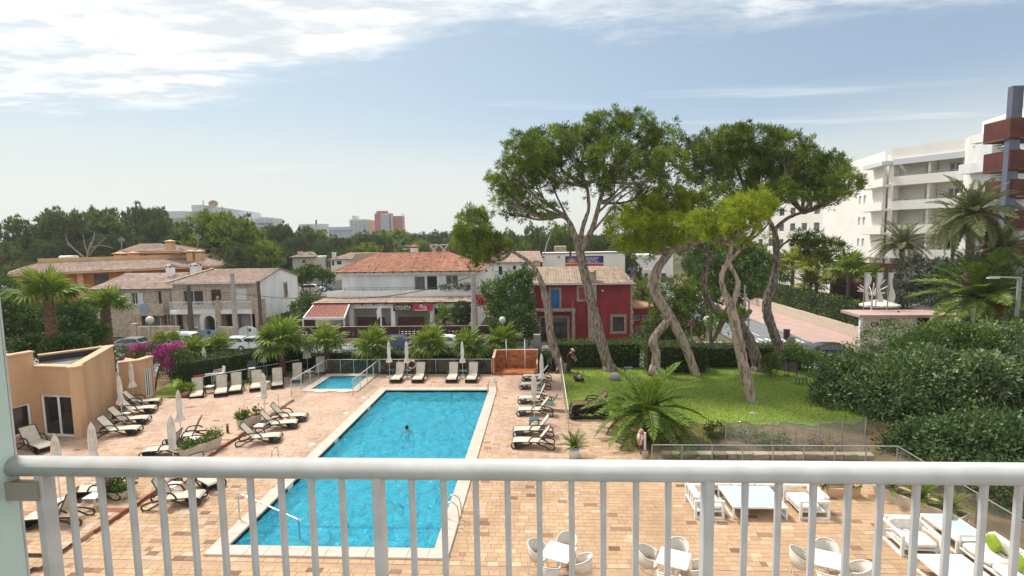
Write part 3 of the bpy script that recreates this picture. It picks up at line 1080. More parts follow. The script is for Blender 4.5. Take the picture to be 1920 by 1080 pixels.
def window(parent, f, o, frame=white_paint, pane=window_dark, fw=.06, mull=1, bars=0, d=.12, name='window', shutters=None, surround=None, sm=stone_trim, sill=False):
	a0, a1, z0, z1 = o[:4]
	mb = MB()
	def bx(p0, p1, q0, q1, d0, d1):
		mb.add([f(p0, q0, d0), f(p1, q0, d0), f(p1, q0, d1), f(p0, q0, d1), f(p0, q1, d0), f(p1, q1, d0), f(p1, q1, d1), f(p0, q1, d1)],
			   [(0, 3, 2, 1), (4, 5, 6, 7), (0, 1, 5, 4), (1, 2, 6, 5), (2, 3, 7, 6), (3, 0, 4, 7)])
	e = .003
	bx(a0 + e, a0 + fw, z0 + e, z1 - e, d, d + .05); bx(a1 - fw, a1 - e, z0 + e, z1 - e, d, d + .05)
	bx(a0 + fw, a1 - fw, z1 - fw, z1 - e, d, d + .05); bx(a0 + fw, a1 - fw, z0 + e, z0 + fw, d, d + .05)
	for k in range(1, mull + 1):
		c = a0 + (a1 - a0) * k / (mull + 1)
		bx(c - fw / 2, c + fw / 2, z0 + fw, z1 - fw, d + .002, d + .048)
	for k in range(1, bars + 1):
		c = z0 + (z1 - z0) * k / (bars + 1)
		bx(a0 + fw, a1 - fw, c - fw / 3, c + fw / 3, d + .006, d + .044)
	w = mb.build(name, frame, parent)
	MB().quad(f(a0, z0, d + .03), f(a1, z0, d + .03), f(a1, z1, d + .03), f(a0, z1, d + .03)).build('pane', pane, w)
	if shutters:
		for p0, p1 in shutters[1]:
			s = MB(); ns = 9
			mb = s
			bx(p0, p1, z0, z1, -.05, -.01)
			for k in range(ns):
				zz = z0 + (z1 - z0) * (k + .5) / ns
				bx(p0 + .05, p1 - .05, zz - .05, zz + .03, -.07, -.05)
			s.build('shutter', shutters[0], w)
	if surround:
		mb = MB(); q = surround
		bx(a0 - q, a0, z0 - q, z1 + q, -.05, .02); bx(a1, a1 + q, z0 - q, z1 + q, -.05, .02)
		bx(a0, a1, z1, z1 + q, -.05, .02); bx(a0, a1, z0 - q, z0, -.05, .02)
		mb.build('surround', sm, w)
	if sill:
		mb = MB(); bx(a0 - .08, a1 + .08, z0 - .08, z0, -.1, .05); mb.build('sill', white_paint, w)
	return w


def tiled(parent, el, er, rr, rl_, m, tw=.30, course=.42, name='roof', h=.05):
	"""a pitched roof plane of barrel tiles: eave left/right, ridge right/left"""
	el, er, rr, rl_ = map(Vector, (el, er, rr, rl_))
	ux = (er - el); Wd = ux.length; ux.normalize()
	mid = ((rl_ + rr) / 2 - el)
	up_ = mid - ux * mid.dot(ux); Ln = up_.length; up_.normalize()
	nrm = ux.cross(up_).normalized()
	if nrm.z < 0: nrm = -nrm
	l1, r1 = (rl_ - el).dot(ux), (rr - el).dot(ux)
	nc = max(2, int(Ln / course))
	mb = MB()
	cols = int((max(Wd, r1) - min(0, l1)) / tw) + 2
	base = min(0, l1)
	tone = {}
	for j in range(nc):
		t0, t1 = j / nc, (j + 1) / nc
		for i in range(cols):
			x0, x1 = base + i * tw, base + (i + 1) * tw
			lo = max(l1 * t0, l1 * t1, -1e9) if l1 > 0 else l1 * t0
			hi = min(Wd + (r1 - Wd) * t0, Wd + (r1 - Wd) * t1) if r1 < Wd else Wd + (r1 - Wd) * t0
			xa, xb = max(x0, lo), min(x1, hi)
			if xb - xa < .02: continue
			tl = tone.setdefault(i, random.random())
			mb.cv = min(max(.55 + (tl - .5) * .3 + random.gauss(0, .2), 0), 1)
			vs = []
			for t, lift in ((t0, .035), (t1 + .02 / nc, .0)):
				for k in range(4):
					x = xa + (xb - xa) * k / 3
					hh = h * math.sin(math.pi * min(max((x - x0) / tw, 0), 1)) + lift
					vs.append(el + ux * x + up_ * (Ln * t) + nrm * hh)
			mb.add(vs, [(0, 1, 5, 4), (1, 2, 6, 5), (2, 3, 7, 6)])
	a, b, c, d = el, er, rr, rl_
	mb.cv = .3
	mb.quad(a - nrm * .04, b - nrm * .04, c - nrm * .04, d - nrm * .04)
	return mb.build(name, m, parent)


def ridge(parent, pts, m, r=.11, name='ridge_tiles'):
	mb = MB(); mb.cv = .6
	mb.tube(pts, r, 6)
	return mb.build(name, m, parent)


def chimney(parent, c, w, h, m, cap=None, name='chimney'):
	x, y_, z = c
	r = MB().box(x - w / 2, x + w / 2, y_ - w / 2, y_ + w / 2, z, z + h).build(name, m, parent)
	k = MB()
	if cap is None:
		k.box(x - w * .62, x + w * .62, y_ - w * .62, y_ + w * .62, z + h, z + h + .1)
	else:
		for sx in (-1, 1):
			for sy in (-1, 1):
				k.box(x + sx * w * .42 - .05, x + sx * w * .42 + .05, y_ + sy * w * .42 - .05, y_ + sy * w * .42 + .05, z + h, z + h + .22)
		k.add([(x - w * .7, y_ - w * .7, z + h + .22), (x + w * .7, y_ - w * .7, z + h + .22), (x + w * .7, y_ + w * .7, z + h + .22), (x - w * .7, y_ + w * .7, z + h + .22), (x, y_, z + h + .5)],
			  [(3, 2, 1, 0), (0, 1, 4), (1, 2, 4), (2, 3, 4), (3, 0, 4)])
	k.build('chimney_cap', cap or m, r)
	return r


def railing(parent, f, a0, a1, z0, z1, m, n, d=0.0, name='balustrade', w=.035):
	"""top and bottom rail with n slim bars between"""
	mb = MB()
	for k in range(n + 1):
		a = a0 + (a1 - a0) * k / n
		mb.bar(f(a, z0, d), f(a, z1, d), w)
	mb.bar(f(a0, z1, d), f(a1, z1, d), w * 2)
	mb.bar(f(a0, z0 + .06, d), f(a1, z0 + .06, d), w * 1.5)
	return mb.build(name, m, parent)


def rects(f, root, m, name, a0, a1, z0, z1, d0, d1):
	mb = MB()
	mb.add([f(a0, z0, d0), f(a1, z0, d0), f(a1, z0, d1), f(a0, z0, d1), f(a0, z1, d0), f(a1, z1, d0), f(a1, z1, d1), f(a0, z1, d1)],
		   [(0, 3, 2, 1), (4, 5, 6, 7), (0, 1, 5, 4), (1, 2, 6, 5), (2, 3, 7, 6), (3, 0, 4, 7)])
	return mb.build(name, m, root)


def span(u0, u1, v, Y):
	return P(u0, v, Y).x, P(u1, v, Y).x


def zz(v, Y, u):
	return P(u, v, Y).z


# ---- white house with the orange roof
def white_house():
	r = thing('house', 'white two storey house with orange hipped tile roof and a red and black shop banner', 'house')
	Y = 68.0
	x0, x1 = span(641, 894, 530, Y)
	z0, zt = -2.5, zz(509, Y, 760)
	fl = zz(548, Y, 760)
	f = local((x0, Y, 0), (1, 0), (0, 1))
	def op(u0, u1, v0, v1): return (P(u0, 530, Y).x - x0, P(u1, 530, Y).x - x0, zz(v1, Y, (u0 + u1) / 2), zz(v0, Y, (u0 + u1) / 2))
	ops = [op(777, 797, 518, 544), op(800, 820, 517, 544), op(836, 859, 516, 533)]
	wall(r, f, x1 - x0, z0, zt, white_wall, ops)
	window(r, f, ops[0], white_paint, window_soft, mull=0, name='door', d=.1)
	window(r, f, ops[1], white_paint, window_dark, mull=0, name='door', d=.1)
	window(r, f, ops[2], white_paint, window_soft, mull=1)
	MB().box(x0, x1, Y + .3, Y + 11, z0, zt).build('wall', white_wall, r)
	MB().box(x0 - .5, x1 + .5, Y - .55, Y + .0, zt - .35, zt - .0).build('fascia', white_wall, r)
	for k in range(16):
		xx = x0 - .4 + (x1 - x0 + .8) * k / 15
		MB().box(xx - .06, xx + .06, Y - .75, Y - .55, zt - .14, zt - .02).build('rafter_end', wood_dark, r)
	el, er = P(621, 505, Y - .9), P(903, 501, Y - .9)
	el.z = er.z = zt + .02
	rh = zz(474, Y + 5, 770)
	rl_, rr = P(707, 474, Y + 5), P(842, 474, Y + 5)
	rl_.z = rr.z = rh
	bl, br = Vector((el.x, Y + 11.5, el.z)), Vector((er.x, Y + 11.5, er.z))
	tiled(r, el, er, rr, rl_, tile_roof_red)
	tiled(r, er, br, rr + Vector((0, .01, 0)), rr, tile_roof_red)
	tiled(r, br, bl, rl_, rr, tile_roof_red)
	tiled(r, bl, el, rl_, rl_ + Vector((0, .01, 0)), tile_roof_red)
	ridge(r, [el, rl_, rr, er], tile_roof_red)
	# terrace over the porch
	pz = zz(553, Y - 1.0, 760)
	a0, a1 = span(612, 890, 548, Y - 1.6)
	g_ = local((a0, Y - 1.6, 0), (1, 0), (0, 1))
	rects(g_, r, white_wall, 'parapet', 0, a1 - a0, pz - .1, pz + .62, 0, .2)
	rects(g_, r, concrete, 'terrace_slab', 0, a1 - a0, pz - .3, pz - .1, 0, 1.6)
	rail = MB()
	for q in (.8, 1.02): rail.bar(g_(0, pz + q, .1), g_(a1 - a0, pz + q, .1), .035)
	for k in range(9): rail.bar(g_((a1 - a0) * k / 8, pz + .6, .1), g_((a1 - a0) * k / 8, pz + 1.04, .1), .04)
	rail.build('terrace_rail', dark_metal, r)
	# porch roof, posts, back wall
	Yp = 64.3
	e0, e1 = P(582, 569, Yp), P(886, 566, Yp)
	e0.z = e1.z = (e0.z + e1.z) / 2
	tiled(r, e0, e1, Vector((a1, Y - 1.6, pz - .12)), Vector((a0, Y - 1.6, pz - .12)), tile_roof_tan, name='porch_roof', h=.03, course=.5)
	MB().box(e0.x, e1.x, Yp + .0, Yp + .12, e0.z - .14, e0.z - .02).build('porch_fascia', corten, r)
	for k in range(14):
		xx = e0.x + .4 + (e1.x - e0.x - .8) * k / 13
		MB().box(xx - .06, xx + .06, Yp + .12, Yp + .5, e0.z - .3, e0.z - .14).build('rafter_end', wood_dark, r)
	MB().box(P(655, 600, Yp + .8).x, e1.x - .2, Yp + .55, Yp + .9, e0.z - .75, e0.z - .16).build('porch_beam', white_wall, r)
	for u in (660, 738, 811, 884):
		px_ = P(u, 600, Yp + .7).x
		MB().box(px_ - .26, px_ + .26, Yp + .5, Yp + .95, -2.5, e0.z - .76).build('post', white_wall, r)
	bw = local((e0.x + 1.0, Y - .6, 0), (1, 0), (0, 1))
	wv = e1.x - e0.x - 1
	o2 = [(wv * .69 + .0, wv * .69 + 5.4, -.9, .35)]
	wall(r, bw, wv, -2.5, pz - .35, cream_wall, o2)
	window(r, bw, o2[0], white_paint, window_dark, mull=3)
	MB().box(P(672, 600, 66).x, P(722, 600, 66).x, 65.6, 65.9, -2.5, -.55).build('half_wall', wood_dark, r)
	MB().box(P(748, 600, 66).x, P(796, 600, 66).x, 65.6, 65.9, -2.5, -.55).build('half_wall', corten, r)
	MB().box(e0.x, e1.x, 59.5, Y, -2.55, -1.75).build('porch_floor', concrete, r)
	# banner with lettering and two rings
	y_b = Yp - .05
	b0, b1, bt, bb = P(737, 571, y_b), P(811, 571, y_b), zz(570.5, y_b, 770), zz(583, y_b, 770)
	ms = P(775, 571, y_b).x
	bn = MB().box(b0.x, ms, y_b - .03, y_b, bb, bt).build('banner', black_sign, r)
	MB().add([(ms - .25, y_b - .035, bb), (b1.x, y_b - .035, bb), (b1.x, y_b - .035, bt), (ms + .05, y_b - .035, bt)], [(0, 1, 2, 3)]).build('banner_panel', magenta_sign, bn)
	letter(bn, 'CYCLISTA', b0.x + .18, bb + (bt - bb) * .38, y_b - .05, (ms - b0.x - .5), .36, white_paint, 'lettering')
	MB().box(b0.x + .35, ms - .4, y_b - .045, y_b - .03, bb + .14, bb + .18).build('print_line', white_paint, bn)
	for (du, dv) in ((790, 574.5), (797, 577.5)):
		q = P(du, dv, y_b - .05)
		tor = MB()
		tor.tube([(q.x + .17 * math.cos(a), q.y, q.z + .17 * math.sin(a)) for a in [k * math.pi / 8 for k in range(17)]], .05, 6)
		tor.build('ring_logo', white_paint, bn)
	MB().box(ms + .2, b1.x - .6, y_b - .05, y_b - .037, bb + .06, bb + .13).build('print_line', white_paint, bn)
	# striped awning on a white frame
	aY = 61.6
	t0, t1 = P(588, 572, Yp), P(655, 571, Yp)
	q0, q1 = P(568, 597, aY), P(645, 597, aY)
	aw = MB()
	n = 13
	sur = []
	for k in range(n):
		s0, s1 = k / n, (k + .55) / n
		A, B = t0.lerp(t1, s0), t0.lerp(t1, s1)
		C_, D_ = q0.lerp(q1, s1), q0.lerp(q1, s0)
		aw.add([A, B, C_, D_, A + Vector((0, 0, .06)), B + Vector((0, 0, .06)), C_ + Vector((0, 0, .06)), D_ + Vector((0, 0, .06))], [(4, 5, 6, 7), (0, 4, 7, 3), (1, 2, 6, 5), (0, 3, 2, 1)])
	a_ = aw.build('awning', far_red, r)
	MB().quad(t0 - Vector((0, 0, .02)), t1 - Vector((0, 0, .02)), q1 - Vector((0, 0, .02)), q0 - Vector((0, 0, .02))).build('awning_sheet', stone_trim, a_)
	fr = MB()
	fr.bar(q0, q1, .2, .28); fr.bar(t0, q0, .12); fr.bar(t1, q1, .14)
	for q in (q0, q1): fr.bar(Vector((q.x, q.y, -2.5)), q, .14)
	fr.build('awning_frame', white_paint, a_)
	# folded white parasol-like sign on the porch, chimney, solar panels, dish
	sg = P(714, 590, 61)
	MB().bar((sg.x, 61, -2.5), (sg.x, 61, P(714, 575, 61).z), .14).build('sign_post', white_paint, r)
	MB().add([(sg.x - .1, 61, P(712, 575, 61).z), (sg.x - .5, 61.02, P(706, 582, 61).z), (sg.x - .45, 61.02, P(706, 600, 61).z), (sg.x - .1, 61, P(712, 593, 61).z)], [(0, 1, 2, 3)]).build('sign_cloth', white_paint, r)
	ch = P(777, 473, Y + 6)
	chimney(r, (ch.x, Y + 6, ch.z - .4), .9, 1.0, white_wall, far_red)
	for k, (ua, ub) in enumerate(((806, 822), (824, 841))):
		s0, s1 = P(ua, 471, Y + 6.2), P(ub, 471, Y + 6.2)
		h0 = P(824, 459, Y + 7.5).z
		sp = MB().add([(s0.x, Y + 7.6, s0.z - .3), (s1.x, Y + 7.6, s1.z - .3), (s1.x, Y + 6.2, h0 + .2 * k), (s0.x, Y + 6.2, h0 - .15)], [(0, 1, 2, 3)]).build('solar_panel', solar_m, r)
		fb = MB()
		fb.bar((s0.x, Y + 6.1, s0.z - .5), (s1.x, Y + 6.1, h0), .1).bar((s1.x, Y + 6.1, s0.z - .5), (s0.x, Y + 6.1, h0), .1).bar((s0.x, Y + 6.1, h0), (s1.x, Y + 6.1, h0 + .05), .1)
		fb.build('panel_frame', white_paint, sp)
	d = P(905, 535, Y - 1)
	ds = MB().lathe([(.0, 0), (.25, .05), (.45, .18)], n=14).mesh('satellite_dish', white_paint)
	put('satellite_dish', ds, r, (d.x, Y - 1, d.z), (R(70), 0, R(-40)))
	MB().bar((d.x, Y - .8, pz + .3), (d.x, Y - .9, d.z), .06).build('dish_arm', dark_metal, r)
	# dark plants spilling over the terrace rail
	lb = [(P(u, 537, Y - 1.7).x, Y - 1.7, zz(538, Y - 1.7, 850), .5, .3, .35) for u in range(835, 890, 9)]
	put('balcony_plants', leaf_crown('balcony_plants', lb, hedge_leaf, 700, .25, .12, .3), r)


def letter(parent, text, x, z, y_, width, height, m, name, rx=None, loc=None, rot=None):
	"""flat raised lettering, turned to plain mesh"""
	cu_ = bpy.data.curves.new(name, 'FONT')
	cu_.body = text
	cu_.size = height * 1.4
	cu_.extrude = .01
	cu_.offset = .018 * height
	o = bpy.data.objects.new(name, cu_)
	COL.objects.link(o)
	dg = bpy.context.evaluated_depsgraph_get()
	me = bpy.data.meshes.new_from_object(o.evaluated_get(dg))
	bpy.data.objects.remove(o)
	me.materials.clear()
	me.materials.append(m)
	xs = [v.co.x for v in me.vertices]
	w = max(xs) - min(xs)
	q = put(name, me, parent, loc or (x, y_, z), rot or (R(90), 0, 0))
	q.scale = (width / w, 1, 1)
	return q


white_house()


# ---- stone house with the white gable
def stone_house():
	r = thing('house', 'stone faced house with white balcony rails, arched porch and white gable end', 'house')
	Y = 62.0
	x0, x1 = span(325, 488, 560, Y)
	zt = zz(529, Y, 410)
	f = local((x0, Y, 0), (1, 0), (0, 1))
	def op(u0, u1, v0, v1): return (P(u0, 560, Y).x - x0, P(u1, 560, Y).x - x0, zz(v1, Y, (u0 + u1) / 2), zz(v0, Y, (u0 + u1) / 2))
	ops = [op(343, 381, 545, 573), op(396, 415, 543, 573), op(441, 463, 541, 562), op(328, 340, 590, 618), op(348, 378, 590, 630), op(384, 404, 593, 630), op(421, 437, 589, 618), op(445, 473, 589, 618)]
	wall(r, f, x1 - x0, -2.5, zt, sand_stone, ops, depth=.5)
	window(r, f, ops[0], white_paint, window_dark, mull=1, name='sliding_door', d=.15)
	window(r, f, ops[1], wood_dark, wood_dark, mull=0, name='door', d=.15)
	window(r, f, ops[2], white_paint, shutter_white, mull=3, bars=3, d=.1)
	window(r, f, ops[3], wood_dark, window_dark, mull=0, d=.4)
	window(r, f, ops[4], white_paint, shutter_white, mull=0, bars=5, name='garage_door', d=.3)
	window(r, f, ops[5], white_paint, window_dark, mull=0, name='door', d=.45)
	window(r, f, ops[6], wood_dark, window_dark, mull=0, d=.45)
	window(r, f, ops[7], white_paint, shutter_white, mull=1, d=.45)
	# gable house body: the white side wall faces the pool
	xr = x1
	D = 10.0
	zr = zz(503, Y + 5, 527)
	ze = zt
	g = MB()
	g.add([(xr + .002, Y, -2.5), (xr + .002, Y + D, -2.5), (xr + .002, Y + D, ze), (xr + .002, Y + 5, zr), (xr + .002, Y, ze)], [(0, 1, 2, 3, 4)])
	g.add([(xr - .3, Y + .31, -2.5), (xr - .3, Y + D, -2.5), (xr - .3, Y + D, ze), (xr - .3, Y + 5, zr), (xr - .3, Y + .31, ze)], [(4, 3, 2, 1, 0)])
	g.build('gable_wall', white_wall, r)
	MB().box(x0, xr - .31, Y + .51, Y + D, -2.5, ze).build('wall', cream_wall, r)
	gf = local((xr + .004, Y, 0), (0, 1), (-1, 0))
	go = (D * .545, D * .60, zz(556, Y + 5.5, 524), zz(533, Y + 5.5, 524))
	window(r, gf, (6.1, 6.75, go[2], go[3]), stone_trim, window_dark, fw=.12, mull=0, d=-.08, surround=.22)
	el, er = Vector((x0 - .4, Y - .5, ze - .05)), Vector((xr + .25, Y - .5, ze - .05))
	rl_ = P(400, 503, Y + 5); rl_.z = zr
	rr = Vector((xr + .25, Y + 5, zr))
	tiled(r, el, er, rr, rl_, tile_roof_old)
	tiled(r, Vector((xr + .25, Y + D + .4, ze)), Vector((x0, Y + D + .4, ze)), rl_, rr, tile_roof_old)
	tiled(r, Vector((el.x, Y + D, ze)), el, rl_, rl_ + Vector((0, .01, 0)), tile_roof_old)
	MB().bar(el + Vector((0, 0, .1)), rl_ + Vector((0, 0, .12)), .55, .12).build('ridge_tiles', stone_trim, r)
	MB().box(el.x, er.x, Y - .6, Y - .5, ze - .16, ze - .04).build('gutter', plastic_white, r)
	# balcony
	Yb = 60.6
	c0, c1 = span(318, 472, 586, Yb)
	zb = zz(587, Yb, 400)
	zf = zz(566, Yb, 400)
	fb = local((c0, Yb, 0), (1, 0), (0, 1))
	rects(fb, r, white_wall, 'balcony_slab', 0, c1 - c0, zb - .12, zb + .28, 0, Y - Yb - .003)
	s1 = P(404, 586, Yb).x - c0
	s2 = P(414, 586, Yb).x - c0
	railing(r, fb, .05, s1, zb + .3, zf, white_paint, 34, .08)
	railing(r, fb, s2, c1 - c0 - .05, zb + .3, zf, white_paint, 24, .08)
	rects(fb, r, sand_stone, 'pier', s1 + .02, s2 - .02, -2.5, zf + .15, -.12, .3)
	MB().ball((c0 + (s1 + s2) / 2, Yb + .1, zf + .42), .17, 8, 6, (1, 1, 1.5)).build('finial', stone_trim, r, smooth=True)
	for u in (381, 440, 474):
		q = P(u, 600, Yb).x - c0
		rects(fb, r, sand_stone if u != 381 else stone_trim, 'pier', q - .28, q + .28, -2.5, zb - .13, .0, .4)
	rects(fb, r, sand_stone, 'pier', c1 - c0 + .02, c1 - c0 + 1.0, -2.5, zf + .2, .0, Y - Yb - .003)
	# white arch of the porch
	ac = P(393, 600, Yb).x - c0
	ar = P(404, 600, Yb).x - P(384, 600, Yb).x
	ar /= 2
	za = zz(602, Yb, 394)
	am = MB()
	n = 14
	for k in range(n):
		A, B = math.pi * k / n, math.pi * (k + 1) / n
		p = [(ac + ar * math.cos(A), za + ar * math.sin(A)), (ac + ar * math.cos(B), za + ar * math.sin(B))]
		q = [(ac + (ar + .55) * math.cos(A), min(zb - .14, za + (ar + .75) * math.sin(A))), (ac + (ar + .55) * math.cos(B), min(zb - .14, za + (ar + .75) * math.sin(B)))]
		am.add([fb(*p[0], -.05), fb(*p[1], -.05), fb(*q[1], -.05), fb(*q[0], -.05), fb(*p[0], .3), fb(*p[1], .3)], [(0, 1, 2, 3), (1, 0, 4, 5)])
	for s in (-1, 1):
		aa, bb_ = sorted((ac + s * ar, ac + s * (ar + .5)))
		am.add([fb(aa, -2.5, -.05), fb(bb_, -2.5, -.05), fb(bb_, za, -.05), fb(aa, za, -.05)], [(0, 1, 2, 3)])
	am.build('arch', white_wall, r)
	# house lamp and little yard wall with gates
	Yw = 58.6
	def yard(u0, u1, v0, m, name, v1=640): 
		a, b = span(u0, u1, 625, Yw)
		MB().box(a, b, Yw, Yw + .3, -2.5, zz(v0, Yw, (u0 + u1) / 2)).build(name, m, r)
	yard(326, 336, 612, sand_stone, 'yard_wall'); yard(353.4, 371, 614, sand_stone, 'yard_wall'); yard(410, 446, 613, sand_stone, 'yard_wall'); yard(482, 489, 600, sand_stone, 'yard_wall')
	for u0, u1 in ((336.4, 353), (371.4, 409.6)):
		a, b = span(u0, u1, 625, Yw)
		gt = MB().box(a, b, Yw + .1, Yw + .16, -2.45, zz(619, Yw, u0)).build('gate', gate_blue, r)
		m_ = (a + b) / 2
		MB().box(m_ - .18, m_ + .18, Yw + .07, Yw + .1, zz(624, Yw, u0) - .2, zz(624, Yw, u0) + .2).build('letterbox', dark_metal, gt)
	a, b = span(446.6, 481.6, 625, Yw)
	z_a, hr_ = zz(622, Yw, 464), (b - a) / 2
	poly = [(a, -2.45), (b, -2.45)] + [(a + hr_ + hr_ * math.cos(t_), z_a + .45 * math.sin(t_) * 1.4) for t_ in [math.pi * k / 10 for k in range(11)]]
	gd = MB()
	nn = len(poly)
	gd.add([(x, Yw + .08, z) for x, z in poly] + [(x, Yw + .16, z) for x, z in poly], [tuple(range(nn)), tuple(range(2 * nn - 1, nn - 1, -1))] + [(i, i + nn, (i + 1) % nn + nn, (i + 1) % nn) for i in range(nn)])
	gd = gd.build('gate', car_white, r)
	MB().box(a + hr_ - .02, a + hr_ + .02, Yw + .06, Yw + .08, -2.4, z_a + .55).build('gate_seam', dark_metal, gd)
	MB().box(a + hr_ + .1, a + hr_ + .4, Yw + .06, Yw + .08, z_a, z_a + .35).build('letterbox', dark_metal, gd)


stone_house()


def left_house():
	r = thing('house', 'low stone house with worn pinkish roof and open white shutters at the left', 'house')
	Y = 63.5
	x0, x1 = span(176, 318, 560, Y)
	zt = zz(541, Y, 240)
	f = local((x0, Y, 0), (1, 0), (0, 1))
	def op(u0, u1, v0, v1): return (P(u0, 560, Y).x - x0, P(u1, 560, Y).x - x0, zz(v1, Y, (u0 + u1) / 2), zz(v0, Y, (u0 + u1) / 2))
	ops = [op(197, 213, 549, 565), op(246, 258, 549, 573), op(297, 303, 546, 575), op(262, 296, 592, 622), op(300, 316, 590, 622)]
	wall(r, f, x1 - x0, -2.5, zt, sand_stone, ops, depth=.4)
	window(r, f, ops[0], white_paint, shutter_white, mull=1, bars=3)
	w = window(r, f, ops[1], white_paint, window_dark, mull=1, shutters=(shutter_white, [(ops[1][0] - .75, ops[1][0] - .02), (ops[1][1] + .02, ops[1][1] + .75)]))
	window(r, f, ops[2], wood_dark, wood_dark, mull=0, name='door')
	window(r, f, ops[3], wood_dark, window_soft, mull=2, d=.3)
	window(r, f, ops[4], white_paint, window_dark, mull=1, bars=2, d=.3)
	MB().box(x0, x1, Y + .41, Y + 9, -2.5, zt).build('wall', cream_wall, r)
	el, er = P(164, 542, Y - .5), P(324, 537, Y - .5)
	el.z = er.z = zt - .05
	zr = zz(512, Y + 5, 300)
	rl_, rr = P(236, 512, Y + 5), P(358, 512, Y + 5)
	rl_.z = rr.z = zr
	tiled(r, el, er, rr, rl_, tile_roof_old)
	tiled(r, Vector((er.x + 3, Y + 10, zt)), Vector((el.x, Y + 10, zt)), rl_, rr, tile_roof_old)
	tiled(r, Vector((el.x, Y + 10, zt)), el, rl_, rl_ + Vector((0, .01, 0)), tile_roof_old)
	for k in range(7):
		q = el.lerp(er, (k + .6) / 8)
		MB().box(q.x - .3, q.x + .3, q.y - .06, q.y + .4, q.z + .05, q.z + .13).build('loose_tile', plastic_white, r)
	c = P(320, 512, Y + 4); chimney(r, (c.x, Y + 4, c.z - .5), .75, 1.25, white_wall, dark_metal)
	c = P(368, 515, Y + 3); chimney(r, (c.x, Y + 3, c.z - .6), .95, 1.7, white_wall, dark_metal)
	Yb = 62.2
	a0, a1 = span(248, 306, 580, Yb)
	fb = local((a0, Yb, 0), (1, 0), (0, 1))
	zb, zf = zz(588, Yb, 280), zz(570, Yb, 280)
	rects(fb, r, sand_stone, 'balcony_slab', 0, a1 - a0, zb - .25, zb, 0, Y - Yb - .003)
	railing(r, fb, .05, (a1 - a0) * .6, zb, zf, plastic_white, 16, .06)
	rects(fb, r, sand_stone, 'balcony_wall', (a1 - a0) * .62, a1 - a0, zb + .002, zf, 0, .2)
	rects(fb, r, gate_blue, 'hanging_towel', (a1 - a0) * .26, (a1 - a0) * .52, zb + .1, zf + .03, -.06, .0)
	Yw = 59.0
	a, b = span(257, 326, 625, Yw)
	MB().box(a, b, Yw, Yw + .3, -2.5, zz(612, Yw, 290)).build('yard_wall', sand_stone, r)
	a, b = span(247, 256.6, 625, Yw)
	MB().box(a, b, Yw - .1, Yw + .5, -2.5, zz(607, Yw, 252)).build('gate_pier', sand_stone, r)


left_house()


